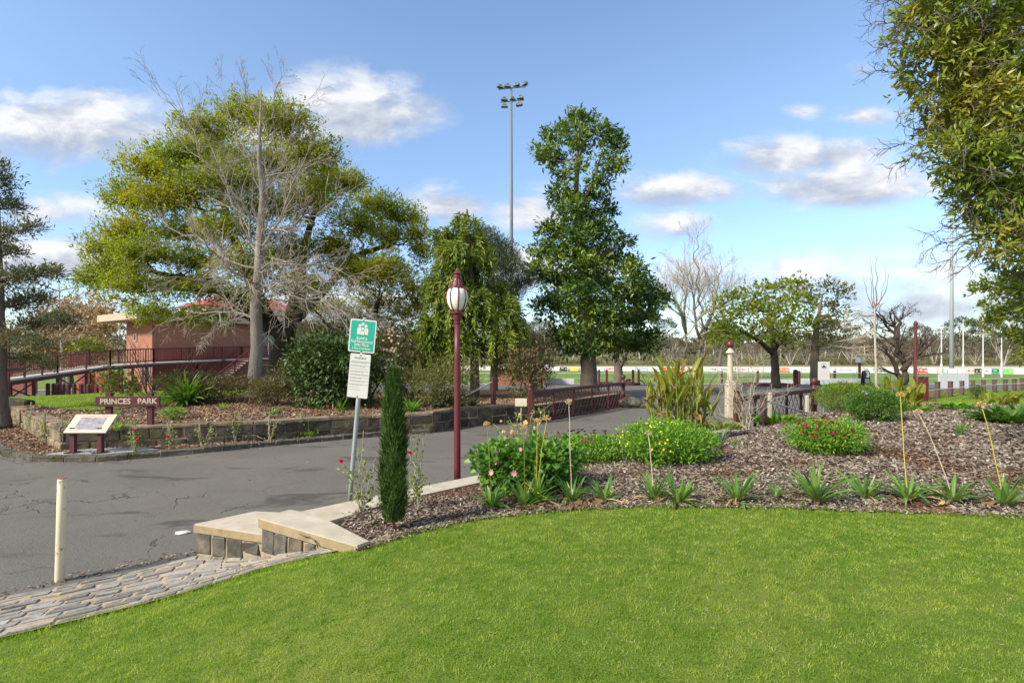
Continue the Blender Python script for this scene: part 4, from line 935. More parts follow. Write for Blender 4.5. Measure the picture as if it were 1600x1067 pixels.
# litter on the road
for x, y, a, lab in ((-4.2, 6.7, .3, 'crumpled white paper lying on the road by the stepped wall'), (-6.7, 5.75, 1.2, 'torn pale paper flattened on the road near the left edge of the photo')):
    mb = MB(); n = 7; th = np.linspace(0, 2 * np.pi, n, endpoint=False); r = .04 + .025 * rng.random(n)
    v = np.column_stack([np.cos(th) * r * 1.6, np.sin(th) * r, .008 + .02 * rng.random(n)]); mb.add(np.concatenate([v, [[0, 0, .03]], v * V3(1, 1, 0) + V3(0, 0, .003)]), [[i, (i + 1) % n, n] for i in range(n)] + [[i, n + 1 + i, n + 1 + (i + 1) % n, (i + 1) % n] for i in range(n)])
    o = solo(mb, 'paper_scrap', M['paper'], lab, 'litter'); o.location = (x, y, .002); o.rotation_euler.z = a
# ---------------------------------------------------------------- trees
def rnd3(n): return nrm(rng.normal(size=(n, 3)))
def bez(a, b, bow, n=7, wob=.03):
    t = np.linspace(0, 1, n)[:, None]; c = (a + b) / 2 + bow; p = (1 - t) ** 2 * a + 2 * t * (1 - t) * c + t * t * b
    L = np.linalg.norm(b - a); w = rng.normal(0, wob * L, (n, 3)); w[0] = 0; w[-1] = 0; return p + w
def flare(n, r): return r
def foliage(mb, c, rad, n, L, Wd, m=7, out=.7, upb=.1, rnd=.7, spread=None, shell=.45, droop=0.0, bumpy=.45, seed=0, bottom=.35, nup=.7):
    """leaves gathered in small bunches through the volume of one bough"""
    c = np.asarray(c, float); k = max(1, n // m); d = rnd3(k); d[:, 2] = np.where((d[:, 2] < 0) & (rng.random(k) > bottom), -d[:, 2], d[:, 2])
    nz = np.array([mnoise.noise(Vector(x) * 2.1 + Vector((seed * 3.7, 0, 0))) for x in d]); rr = rng.random(k) ** shell * (1 + bumpy * nz)
    P = c + d * rad * rr[:, None]; spread = spread or L * 1.1
    P = np.repeat(P, m, 0); dd = np.repeat(d, m, 0); kk = len(P); P = P + rng.normal(0, spread * .5, (kk, 3))
    D = dd * out + rnd3(kk) * rnd + V3(0, 0, upb - droop); N = rnd3(kk) * .5 + dd * .6 + V3(0, 0, nup)
    sz = .5 + .85 * rng.random(kk); mb.leaves(P, D, N, L * sz, Wd * sz, .18)
def twigs(mb, c, rad, start, k, r0=.012, sides=3):
    for _ in range(k):
        d = rnd3(1)[0]; d[2] = abs(d[2]) * .8 - .1; e = c + d * rad * (.7 + .3 * rng.random()); p = bez(start, e, V3(0, 0, .06 * np.linalg.norm(e - start)), 5, .04)
        mb.tube(p, np.linspace(r0, r0 * .3, 5), sides, False)
def crown_tree(name, label, Y, trunk, clumps, leafmat, barkmat, dens, L, Wd, group=None, dsp=.9, bark_sides=9, rlimb=.35, rmin=.02, tw=5, fol=None, part='crown', trunks=None, cat='tree', bow=.12):
    sc = Y / F; base = W(trunk[0][0], trunk[0][1], Y); t = thing(name, label, cat, base, group)
    tm = MB(); lm = MB(); nodes = []
    for tr in [trunk] + (trunks or []):
        P = np.array([W(a[0], a[1], Y + (a[3] if len(a) > 3 else 0)) for a in tr]); r = np.array([a[2] for a in tr]); n = len(P)
        s = np.linspace(0, n - 1, n * 4); Q = np.stack([np.interp(s, np.arange(n), P[:, i]) for i in range(3)], 1); q = np.interp(s, np.arange(n), r)
        if len(Q) > 6: Q[2:-1] = (Q[1:-2] + Q[2:-1] + Q[3:]) / 3
        Q[1:-1] += rng.normal(0, .05, (len(Q) - 2, 3)) * q[1:-1, None]; tm.tube(Q, q, bark_sides); nodes += [(a, b) for a, b in zip(Q[2:], q[2:])]
    cl = []
    for i, c in enumerate(clumps):
        dY = c[4] if len(c) > 4 else rng.uniform(-1, 1) * dsp * (c[2] + c[3]) * sc
        p = W(c[0], c[1], Y + dY); cl.append((p, np.array([c[2] * sc, (c[2] + c[3]) / 2 * sc, c[3] * sc]), i))
    tp = np.array([a for a, _ in nodes]); cl.sort(key=lambda x: np.min(np.linalg.norm(tp - x[0], axis=1)))
    for p, rad, i in cl:
        A = np.array([a for a, _ in nodes]); Rr = np.array([b for _, b in nodes]); dv = p - A; ds = np.linalg.norm(dv, axis=1)
        cost = ds + np.maximum(0, A[:, 2] - p[2]) * 1.2 + .4 * rad.mean() / np.maximum(Rr, .02) * .05; k = int(np.argmin(cost)); a, ra = nodes[k]
        r0 = max(rmin, min(ra * .62, rlimb * .08 * ds[k] ** .7 + rmin)); b = bez(a, p, V3(0, 0, -bow * ds[k]) if p[2] > a[2] else V3(0, 0, bow * ds[k]), 8, .035); r = np.linspace(r0, max(rmin * .5, r0 * .35), 8)
        tm.tube(b, r, 6, False); nodes += [(x, y) for x, y in zip(b[2:], r[2:])]
        twigs(tm, p, rad, b[5], tw, max(.008, r[5] * .5))
        f = dict(fol or {}); foliage(lm, p, rad, int(dens * (rad[0] * rad[2] * 3.14)), L, Wd, seed=i, **f)
    tm.build('trunk', barkmat, t, True); lm.build(part, leafmat, t); return t

def wander(p, d, L, n, up, wob):
    P = [p]; d = nrm(d); s = L / (n - 1)
    for _ in range(n - 1):
        d = nrm(d + rng.normal(0, wob, 3) + V3(0, 0, up)); P.append(P[-1] + d * s)
    return np.array(P), d
def ramify(mb, p, d, L, r, lvl, kids=(5, 5, 4), ang=.75, ratio=.58, up=.03, wob=.13, sides=4, minr=.006, tmb=None):
    n = 6 if lvl > 0 else 4; P, _ = wander(p, d, L, n, up, wob)
    rr = np.linspace(r, max(minr * .7, r * .35), n); (tmb or mb).tube(P, rr, sides if lvl > 0 else 3, False)
    if lvl <= 0: return
    k = kids[min(lvl, len(kids)) - 1]; 
    for i in range(k):
        f = .22 + .78 * (i + rng.random() * .8) / k; j = min(n - 2, int(f * (n - 1))); q = P[j] + (P[j + 1] - P[j]) * (f * (n - 1) - j if f < 1 else 0); t = nrm(P[j + 1] - P[j])
        s = nrm(np.cross(t, rnd3(1)[0])); a = ang * (.6 + .6 * rng.random()); c = t * math.cos(a) + s * math.sin(a)
        ramify(mb, q, c, L * ratio * (1.15 - .55 * f) * (.7 + .6 * rng.random()), max(minr, np.interp(f, [0, 1], [r, r * .35]) * .6), lvl - 1, kids, ang, ratio, up, wob, sides, minr)

# --- big spreading tree with turning foliage, left of centre
cl = [(318, 205, 42, 30), (385, 185, 55, 32), (440, 200, 48, 38), (345, 240, 50, 35), (290, 250, 55, 36), (235, 270, 48, 36), (205, 315, 48, 36), (250, 320, 50, 35), (300, 305, 50, 35), (360, 290, 55, 38), (430, 265, 55, 40), (490, 250, 45, 36), (505, 290, 48, 36),
      (545, 290, 42, 32), (590, 325, 44, 30), (630, 345, 42, 30), (652, 372, 22, 24), (560, 355, 46, 30), (605, 375, 42, 26), (475, 320, 52, 34), (415, 330, 52, 36), (200, 370, 46, 32), (165, 395, 36, 30), (225, 400, 50, 32), (185, 425, 45, 24),
      (290, 370, 48, 34), (350, 365, 48, 34), (145, 440, 36, 20), (205, 450, 48, 22), (262, 450, 48, 24), (318, 455, 45, 24), (305, 415, 48, 28), (240, 490, 50, 20), (320, 500, 45, 18), (520, 395, 45, 34), (450, 400, 52, 38), (555, 430, 46, 34), (600, 425, 40, 26), (390, 420, 46, 32), (660, 400, 16, 22), (380, 470, 40, 24), (470, 455, 46, 30)]
crown_tree('spreading_tree', 'huge spreading tree with dark forked trunk and green-gold foliage behind the bare grey tree', 24, [(432, 622, .75), (434, 590, .5), (438, 560, .46), (446, 530, .42), (452, 505, .36)], cl, M['lf_gold'], M['bark_dark'], 980, .155, .057,
           trunks=[[(446, 535, .34), (415, 490, .30), (392, 440, .26), (372, 390, .2), (352, 330, .14), (335, 270, .09)], [(440, 560, .3), (475, 540, .26), (525, 518, .2, -1), (580, 505, .14, -2)], [(425, 520, .24), (370, 470, .18, -1), (310, 440, .14, -2), (240, 425, .09, -2)], [(452, 505, .3), (468, 440, .22, 1), (480, 370, .16, 1), (500, 300, .1, 1)], [(452, 510, .26), (510, 450, .18, .5), (555, 400, .14), (600, 385, .1)]],
           fol=dict(m=9, out=.5, upb=0, rnd=.8, droop=.25, bumpy=.55, shell=.5), dsp=1.3, tw=6)
# --- yellow-green tree behind it
cl = [(570, 440, 40, 30), (610, 430, 38, 28), (640, 455, 34, 30), (590, 480, 45, 32), (635, 495, 38, 30), (560, 510, 46, 28), (605, 530, 45, 28), (645, 530, 26, 26), (520, 490, 40, 30), (535, 545, 40, 24), (490, 520, 30, 25), (655, 475, 18, 22)]
crown_tree('broad_tree', 'lower yellow-green tree spreading behind the street sign and camellia bush', 28, [(560, 628, .34), (563, 590, .28), (570, 555, .22), (585, 510, .15), (590, 470, .1)], cl, M['lf_yel'], M['bark_dark'], 520, .17, .065, fol=dict(m=8, out=.5, droop=.2, bumpy=.5), dsp=.9)

# --- bare grey tree
t = thing('bare_tree', 'leafless pale grey tree with a dense spray of twigs in front of the spreading tree', 'tree', W(396, 622, 19)); Y = 19.0
mb = MB(); tr = [(396, 626, .40), (398, 610, .29), (399, 585, .235), (400, 540, .215), (401, 480, .2), (404, 430, .17), (407, 370, .14), (408, 310, .105), (408, 250, .07), (409, 190, .04), (408, 135, .015)]
P = np.array([W(a, b, Y) for a, b, _ in tr]); P[1:-1] += rng.normal(0, .04, (len(P) - 2, 3)); tk = MB(); tk.tube(P, [a[2] for a in tr], 14)
limbs = [(402, 470, 560, 470, -1, .075), (401, 500, 270, 500, 1, .06), (402, 455, 470, 330, 1.5, .08), (402, 450, 300, 360, -1.5, .085), (404, 430, 540, 400, 1, .075), (404, 420, 250, 340, 1, .08), (405, 400, 330, 230, .5, .085), (405, 390, 480, 240, -1, .08), (406, 370, 545, 300, -.5, .07), (406, 350, 265, 160, -1, .08),
         (407, 330, 470, 170, 1, .06), (408, 300, 350, 150, 1, .06), (408, 280, 500, 250, 0, .05), (408, 260, 300, 200, -1, .05), (408, 240, 440, 120, 0, .045), (408, 220, 380, 120, 0, .04), (403, 440, 570, 530, -2.2, .06), (402, 465, 520, 440, -2.5, .06), (401, 490, 500, 520, 1.5, .05), (402, 460, 240, 440, -2, .06), (403, 445, 350, 400, -3, .06), (404, 425, 450, 380, -3, .06), (405, 405, 420, 260, -2.6, .055), (402, 478, 590, 500, 0, .055), (403, 450, 330, 520, -2.5, .05), (407, 340, 420, 200, 2.5, .05), (404, 415, 590, 440, .5, .06)]
for x0, y0, x1, y1, dz, r in limbs:
    a = W(x0, y0, Y); b = W(x1, y1, Y + dz); Lb = np.linalg.norm(b - a); p = bez(a, b, V3(0, 0, .16 * Lb if y1 > y0 - 30 else -.08 * Lb), 9, .022); r *= .62; rr = np.linspace(r, r * .3, 9); tk.tube(p, rr, 6, False)
    for i in range(1, 9):
        for _ in range(2):
            tt = nrm(p[min(i + 1, 8)] - p[i - 1]); s = nrm(np.cross(tt, rnd3(1)[0])); an = .45 + .5 * rng.random(); dn = .12 if y1 < y0 - 60 else -.03
            ramify(mb, p[i], tt * math.cos(an) + s * math.sin(an) + V3(0, 0, dn), Lb * (.36 - .012 * i) * (.6 + .6 * rng.random()), rr[i] * .5, 2, (3, 4), .7, .55, .02 if dn > 0 else -.05, .13, 4, .005)
tk.build('trunk', M['bark_pale'], t, True); mb.build('branches', M['bark_twig'], t)

# --- tall dark-leaved tree, centre
cl = [(905, 192, 30, 18), (872, 212, 26, 20), (937, 212, 28, 18), (963, 232, 22, 20), (862, 250, 26, 22), (905, 232, 24, 14), (956, 262, 26, 17), (882, 276, 18, 14), (940, 285, 22, 14), (845, 240, 14, 14),
      (876, 310, 26, 22), (925, 312, 28, 22), (905, 340, 36, 24), (948, 335, 18, 18), (868, 362, 34, 24), (930, 370, 40, 28), (972, 382, 20, 18), (852, 398, 34, 24), (900, 405, 46, 30), (955, 412, 36, 28), (990, 425, 24, 24), (838, 430, 28, 22), (875, 445, 40, 28), (925, 450, 46, 32), (975, 460, 40, 28), (1012, 458, 26, 20), (1033, 468, 14, 20),
      (862, 482, 36, 24), (905, 495, 40, 28), (955, 505, 46, 30), (1003, 500, 40, 24), (1020, 530, 20, 20), (882, 525, 28, 22), (970, 540, 44, 20), (1010, 545, 20, 14), (935, 535, 24, 16), (900, 550, 16, 14), (1000, 478, 36, 24), (880, 540, 16, 18), (900, 215, 22, 14, -1.2), (905, 262, 16, 12, -1.0), (896, 330, 26, 20, -1.4), (905, 375, 30, 22, -1.8), (918, 420, 34, 26, -2.2), (905, 465, 36, 26, -2.6), (940, 490, 36, 24, -2.6), (900, 525, 26, 16, -2.2), (930, 545, 22, 12, -2.4)]
cl = [(c[0], c[1], c[2] * .9, c[3] * .9) + tuple(c[4:]) for c in cl]
crown_tree('tall_tree', 'tall dense dark green tree with thick brown trunk behind the lattice fence', 28, [(921, 612, .56), (920, 600, .47), (919, 570, .43), (918, 540, .41), (914, 480, .33), (908, 420, .25), (903, 360, .19), (900, 300, .15), (902, 250, .1), (906, 200, .05)], cl, M['lf_kauri'], M['bark_grey'], 330, .29, .115,
           trunks=[[(903, 330, .12), (925, 290, .09, .5), (940, 240, .05, .6)], [(910, 440, .14), (940, 400, .1, -1), (965, 385, .06, -1.2)]], fol=dict(m=8, out=.6, upb=.0, rnd=.7, droop=.15, bumpy=.35, shell=.45, spread=.28), dsp=1.1, tw=4)

# --- weeping conifer
def weeping(name, label, Y, trunk, clumps, leafmat, barkmat, dens, L, Wd, dsp=.8):
    sc = Y / F; t = thing(name, label, 'tree', W(trunk[0][0], trunk[0][1], Y)); tm, lm = MB(), MB(); P = np.array([W(a[0], a[1], Y) for a in trunk]); tm.tube(P, [a[2] for a in trunk], 10)
    for c in clumps:
        p = W(c[0], c[1], Y + rng.uniform(-1, 1) * dsp * c[2] * sc * 1.4); j = int(np.argmin(np.abs(P[:, 2] - (p[2] + .5)))); a = P[j]; b = bez(a, p + V3(0, 0, .25), V3(0, 0, .3), 7, .03); tm.tube(b, np.linspace(.05, .012, 7), 5, False)
        for _ in range(int(dens * c[2] * c[3] * sc * sc * 3.14)):
            d = rnd3(1)[0]; o = p + d * V3(c[2] * sc, c[2] * sc, c[3] * sc) * rng.random() ** .4; az = math.atan2(o[1] - a[1], o[0] - a[0]) + rng.normal(0, .8); n = 16
            s = np.linspace(.05, 1, n); ln = (.5 + .6 * rng.random()); e0 = .35 + .2 * rng.normal(); hx = ln * (s * .75 - .25 * s * s); hz = ln * (e0 * s - 1.25 * s * s)
            q = o + np.stack([np.cos(az) * hx, np.sin(az) * hx, hz], 1); q = np.repeat(q, 3, 0) + rng.normal(0, .03, (n * 3, 3)); k = len(q)
            D = np.stack([np.cos(az) * .35 + 0 * q[:, 0], np.sin(az) * .35 + 0 * q[:, 0], -.75 * np.repeat(s, 3) + .1], 1) + rnd3(k) * .45; lm.leaves(q, D, rnd3(k) * .6 + V3(math.cos(az), math.sin(az), .5), L * (.7 + .5 * rng.random(k)), Wd, .15)
    tm.build('trunk', barkmat, t, True); lm.build('crown', leafmat, t); return t
cl = [(729, 342, 10, 8), (730, 352, 22, 10), (700, 368, 22, 14), (738, 372, 24, 18), (712, 395, 26, 18), (745, 402, 22, 20), (700, 425, 22, 18), (730, 430, 28, 20), (700, 460, 24, 18), (738, 465, 28, 20), (770, 455, 24, 16), (790, 478, 18, 16), (715, 492, 30, 18), (765, 490, 28, 18), (800, 500, 14, 16), (680, 505, 18, 16), (690, 530, 26, 16), (735, 525, 28, 16), (785, 522, 24, 14), (662, 535, 18, 14), (668, 560, 22, 14), (700, 560, 24, 14), (770, 548, 24, 10), (655, 560, 14, 14), (802, 540, 12, 10), (685, 440, 14, 14), (715, 525, 20, 16)]
weeping('weeping_conifer', 'bright green conifer with drooping sprays behind the lamp post', 20.5, [(741, 634, .22), (742, 600, .19), (741, 540, .16), (738, 470, .12), (734, 400, .08), (730, 335, .02)], cl, M['lf_weep'], M['bark_grey'], 42, .24, .05)
cl = [(758, 375, 26, 20), (782, 395, 28, 22), (760, 420, 30, 22), (798, 425, 26, 22), (780, 450, 32, 20), (812, 448, 18, 16), (825, 440, 10, 10), (795, 410, 22, 18), (770, 400, 22, 18), (800, 465, 20, 14)]
crown_tree('grey_pine', 'grey-green loose conifer showing behind the weeping conifer', 26, [(772, 628, .22), (772, 560, .18), (772, 480, .13), (768, 400, .06), (765, 352, .02)], cl, M['lf_greypine'], M['bark_grey'], 1500, .17, .03, fol=dict(m=10, out=.5, upb=.1, rnd=.7), dsp=.9)
# dark understorey bushes below the conifers
def bush(name, label, cat, c, rad, leafmat, n, L, Wd, group=None, stem=None, fol=None, blooms=None, part='foliage', lobes=6, sq=.75, nst=7):
    """c: base on the ground; rad: half widths and full height"""
    c = np.asarray(c, float); t = thing(name, label, cat, c, group); lm = MB(); rx, ry, h = rad; st = MB(); f = dict(m=6, out=.7, upb=.15, rnd=.7, bumpy=.4, shell=.35, bottom=.55); f.update(fol or {})
    foliage(lm, c + V3(0, 0, h * .46), np.array([rx * .82, ry * .82, h * .5]), int(n * .5), L, Wd, seed=int(abs(c[0] * 10)), **f)
    for i in range(lobes):
        a = i * 2.4 + rng.random(); q = c + V3(math.cos(a) * rx * .55, math.sin(a) * ry * .55, h * (.35 + .35 * rng.random())); foliage(lm, q, np.array([rx * .48, ry * .48, h * .36]), int(n * .5 / lobes), L, Wd, seed=i, **f)
    for i in range(nst):
        a = rng.random() * 6.28; e = c + V3(math.cos(a) * rx * .6, math.sin(a) * ry * .6, h * (.5 + .3 * rng.random())); st.tube(bez(c + rng.normal(0, .05, 3) * V3(1, 1, 0), e, V3(0, 0, h * .12), 6, .03), np.linspace(.02 * max(h, .5), .006, 6), 5, False)
    st.build('stems', stem or M['bark_grey'], t); lm.build(part, leafmat, t)
    if blooms:
        for bl in blooms:
            mt, k, sz, nm = bl[:4]; zr = bl[4] if len(bl) > 4 else (.2, 1); side = bl[5] if len(bl) > 5 else 0; lift = bl[6] if len(bl) > 6 else 0; al = MB()
            for _ in range(k):
                for _try in range(30):
                    d = rnd3(1)[0]; d[2] = abs(d[2])
                    if zr[0] <= d[2] <= zr[1] and (not side or d[0] * side > -.2): break
                p = c + V3(0, 0, h * .46) + d * V3(rx, ry, h * .56) * (.98 + .1 * rng.random()) + V3(0, 0, lift); m_ = 7; ang = np.arange(m_) * 6.28 / m_; u = nrm(np.cross(d, V3(.3, .1, 1))); v = np.cross(d, u); D = np.cos(ang)[:, None] * u + np.sin(ang)[:, None] * v + d * .45
                bm_ = MB() if nm == 'flower' else al
                bm_.leaves(np.repeat(p[None], m_, 0), D, np.repeat(d[None], m_, 0), sz * .55, sz * .42, .1)
                if nm == 'flower': bm_.build('flower', mt, t)
            if nm != 'flower': al.build(nm, mt, t)
    return t
def gl(px, py, lo=12, hi=40): return hit(px, py, hillL, lo, hi)
def gr(px, py, lo=4.5, hi=40): return hit(px, py, hillR, lo, hi)
bush('dark_shrub', 'dark feathery shrub in deep shade under the weeping conifer', 'shrub', gl(690, 640), (1.3, 1, 1.7), M['lf_olive'], 5200, .1, .03, stem=M['bark_dark'])
bush('dark_shrub', 'dark leafy shrub with reddish leaves between the maroon post and the lattice fence', 'shrub', V3(.55, 19.0, .45), (1.0, .9, 2.1), M['lf_brownshrub'], 3600, .11, .05, blooms=[(M['fl_dark'], 40, .12, 'leaves')], lobes=8)
bush('tall_shrub', 'loose upright olive shrub standing behind the dark red-leaved shrub', 'shrub', V3(1.05, 23, .45), (1.1, 1, 2.9), M['lf_olive'], 3600, .12, .05, lobes=9)
bush('brown_shrub', 'brownish cream-flecked shrub behind the top of the pencil cypress', 'shrub', gl(612, 628, 14, 40), (.95, .9, 2.5), M['lf_brownshrub'], 4200, .11, .045, blooms=[(M['fl_seedpink'], 140, .1, 'blossoms', (0, 1))])
bush('grey_shrub', 'thin grey-green shrub to the right of the pencil cypress top', 'shrub', gl(640, 634), (.7, .6, 1.35), M['lf_olive'], 1500, .08, .03)
bush('camellia_bush', 'big rounded glossy dark green camellia bush left of the street sign', 'shrub', gl(522, 636), (1.5, 1.2, 2.35), M['lf_camellia'], 11000, .13, .075, fol=dict(m=5, droop=.15, shell=.25, bottom=.8), lobes=11)
bush('dull_shrub', 'low wide dull brownish green shrub left of the bare tree trunk', 'shrub', gl(320, 630), (1.8, 1.0, 1.0), M['lf_brownshrub'], 8500, .085, .035, lobes=10)
bush('dull_shrub', 'small brown-green shrub hugging the right side of the bare tree trunk', 'shrub', gl(428, 634), (.95, .7, .95), M['lf_brownshrub'], 4200, .075, .032, lobes=7)
bush('dull_shrub', 'brownish shrub between the bare tree and the camellia bush, farther back', 'shrub', gl(470, 622), (1.2, .8, 1.4), M['lf_brownshrub'], 4200, .085, .035, lobes=7)
bush('dull_shrub', 'shaded brown-green shrub behind the white notice of the street sign', 'shrub', gl(575, 626), (1.0, .8, 1.5), M['lf_olive'], 3600, .085, .035)
bush('low_shrub', 'small mounded bright shrub to the right of the park name board', 'shrub', gl(270, 656), (.32, .3, .32), M['lf_bright'], 900, .06, .02)

# --- pencil cypress beside the rose
def cypress(base, h, r):
    t = thing('pencil_cypress', 'narrow dark green pencil cypress at the lawn edge', 'tree', base); lm, tm = MB(), MB(); n = 15000; u = rng.random(n); z = .1 + (h - .14) * u ** 1.0
    zz = z / h; pr = np.interp(zz, [0, .06, .2, .42, .6, .75, .86, .93, 1], [.28, .7, 1, 1, .88, .7, .42, .2, .05]) * r; az = rng.random(n) * 6.283; k = 1 + .2 * np.sin(az * 3 + z * 7) + .15 * np.sin(az * 5 - z * 13) + .12 * np.sin(az * 9 + z * 31)
    rr = pr * k * (.35 + .65 * rng.random(n) ** .5); P = base + np.stack([np.cos(az) * rr, np.sin(az) * rr, z], 1)
    D = np.stack([np.cos(az) * .42, np.sin(az) * .42, np.ones(n)], 1) + rnd3(n) * .45; N = np.stack([np.cos(az), np.sin(az), 0 * az], 1) + rnd3(n) * .5; lm.leaves(P, D, N, .05 + .08 * rng.random(n) ** 2, .0125, .2)
    for a, hh, o in ((.3, 1.12, .02), (2, 1.06, .05), (4, 1.03, .05), (5.2, 1.09, .035), (1.1, 1.0, .06)):
        e = base + V3(math.cos(a) * o * 1.6, math.sin(a) * o, h * hh); s = base + V3(0, 0, h * .75); tm.tube([s, (s + e) / 2, e], [.006, .004, .002], 4, False); k = 60; f = rng.random(k)[:, None]; P = s + (e - s) * (f ** .6); lm.leaves(P, nrm(e - s) * .9 + rnd3(k) * .45, rnd3(k), .05, .008, .1)
    tm.tube([base - V3(0, 0, .03), base + V3(0, 0, .2), base + V3(0, 0, h * .8)], [.022, .018, .006], 8); tm.build('trunk', M['bark_red'], t, True); lm.build('crown', M['lf_cypress'], t)
cypress(gr(615, 829), 1.7, .112)

# --- conifer at the left edge
cl = [(-10, 275, 26, 14), (12, 290, 20, 14), (-5, 320, 32, 16), (22, 325, 20, 12), (48, 358, 26, 12), (5, 365, 30, 18), (-25, 380, 30, 20), (20, 395, 28, 14), (40, 430, 36, 14), (70, 432, 28, 12), (10, 440, 36, 18), (85, 425, 16, 12), (-30, 450, 36, 20), (55, 470, 40, 16), (90, 500, 26, 14), (25, 480, 36, 18), (60, 510, 40, 16), (108, 505, 12, 10), (20, 530, 34, 16), (70, 540, 36, 14), (40, 560, 34, 14), (75, 570, 22, 10), (-20, 520, 30, 20), (-25, 300, 20, 18), (0, 262, 10, 10)]
crown_tree('conifer', 'dark blue-green conifer with browning inner boughs cut by the left edge of the photo', 15.5, [(4, 668, .24), (3, 640, .17), (1, 560, .15), (-1, 470, .12), (-3, 380, .085), (-4, 300, .05), (-5, 230, .015)], cl, M['lf_pine'], M['bark_grey'], 1300, .13, .034, fol=dict(m=12, out=.7, upb=.15, rnd=.6, spread=.16, bumpy=.9, shell=.6), dsp=.8, tw=7, bow=.05)
cl = [(70, 520, 40, 30), (110, 500, 40, 30), (140, 520, 36, 30), (90, 555, 46, 25), (140, 555, 36, 22), (165, 520, 20, 24), (160, 495, 22, 14), (105, 540, 40, 24), (60, 560, 30, 22)]
crown_tree('faded_tree', 'faded brown-leaved tree beyond the ramp, left of the brick building', 52, [(110, 618, .3), (110, 580, .25), (112, 530, .18), (115, 480, .06)], cl, M['lf_brown'], M['bark_grey'], 130, .34, .18, fol=dict(m=8, bumpy=.6), dsp=.8)
cl = [(125, 555, 22, 22), (150, 560, 16, 18), (140, 545, 16, 16)]
crown_tree('green_tree', 'small dark green tree in front of the faded brown tree by the ramp', 48, [(138, 615, .14), (138, 580, .1), (139, 550, .05)], cl, M['lf_mid'], M['bark_grey'], 140, .3, .16)
t = thing('bare_tree', 'thin bare tree with withered leaves rising behind the ramp at left', 'tree', W(100, 610, 46)); tm = MB()
tm.tube([W(100, 615, 46), W(98, 560, 46), W(94, 500, 46), W(92, 440, 46)], [.16, .12, .08, .03], 7)
for y in (560, 540, 520, 500, 485, 470, 455):
    for s in (-1, 1): ramify(tm, W(97 - (560 - y) * .04, y, 46), V3(s * 1, rng.normal() * .6, .55), 2.9, .05, 2, (4, 5), .7, .55, .02, .14, 4, .012)
tm.build('trunk', M['bark_twig'], t); lm = MB(); foliage(lm, W(165, 480, 46), np.array([3.2, 2, 1.6]), 700, .3, .14); foliage(lm, W(115, 490, 46), np.array([3.0, 2, 2.6]), 400, .3, .14); lm.build('leaves', M['lf_brown'], t)

# --- trees on the yard, centre right
cl = [(1150, 470, 36, 14), (1185, 458, 34, 14), (1220, 452, 30, 14), (1245, 470, 26, 18), (1140, 500, 34, 16), (1178, 490, 40, 22), (1220, 490, 40, 26), (1205, 515, 44, 22), (1165, 525, 36, 16), (1248, 512, 26, 22), (1128, 520, 24, 14), (1228, 535, 30, 16), (1120, 480, 18, 10), (1245, 445, 16, 12)]
crown_tree('round_tree', 'leafy green-gold tree with forked trunk, nearer of the two by the yard', 38, [(1213, 606, .36), (1212, 590, .3), (1211, 565, .27), (1209, 545, .22), (1205, 510, .14), (1200, 470, .06)], cl, M['lf_mid'], M['bark_dark'], 95, .3, .15, trunks=[[(1210, 555, .2), (1190, 535, .16, -.5), (1165, 520, .1, -1)], [(1210, 548, .18), (1225, 520, .12, .5), (1240, 480, .06, .6)]], fol=dict(m=7, bumpy=.6), dsp=.9)
cl = [(1262, 455, 24, 16), (1295, 450, 26, 14), (1318, 465, 18, 16), (1280, 480, 34, 18), (1310, 490, 24, 16), (1275, 505, 34, 18), (1300, 515, 30, 14), (1255, 530, 26, 14), (1290, 535, 26, 10)]
t = crown_tree('round_tree', 'thinner olive tree with long bare side twigs, beside the white notice board', 41, [(1274, 603, .37), (1273, 580, .33), (1273, 550, .3), (1276, 510, .2), (1285, 460, .06)], cl, M['lf_olive'], M['bark_grey'], 85, .28, .13, fol=dict(m=7, bumpy=.6), dsp=.9)
tm = MB()
for y, x in ((545, 1), (530, 1), (515, 1), (540, -1), (525, -1), (548, 1), (520, 1), (500, 1)): ramify(tm, W(1274, y, 41), V3(x, rng.normal() * .7, .12), 3.8, .07, 2, (5, 6), .6, .6, -.01, .12, 4, .012)
o = tm.build('branches', M['bark_twig'], t)
cl = [(1130, 520, 22, 16), (1150, 505, 24, 14), (1160, 525, 22, 14)]
crown_tree('round_tree', 'small yellowish green tree far across the oval behind the gate pillar', 135, [(1124, 572, .5), (1126, 550, .4), (1132, 530, .2)], [(1118, 528, 20, 14), (1138, 520, 20, 16), (1145, 535, 14, 10), (1125, 512, 14, 10)], M['lf_mid'], M['bark_grey'], 26, .9, .45)
# small trunk behind the tall tree
crown_tree('pale_trunk_tree', 'small pale forked tree standing just right of the tall dark tree', 42, [(966, 604, .42), (966, 590, .38), (966, 575, .34), (958, 558, .22), (950, 535, .12)], [(950, 525, 30, 14), (985, 525, 28, 14), (970, 510, 30, 16), (1000, 535, 18, 10)], M['lf_kauri'], M['bark_grey'], 120, .3, .14, trunks=[[(967, 575, .26), (976, 555, .2), (990, 528, .1)]])

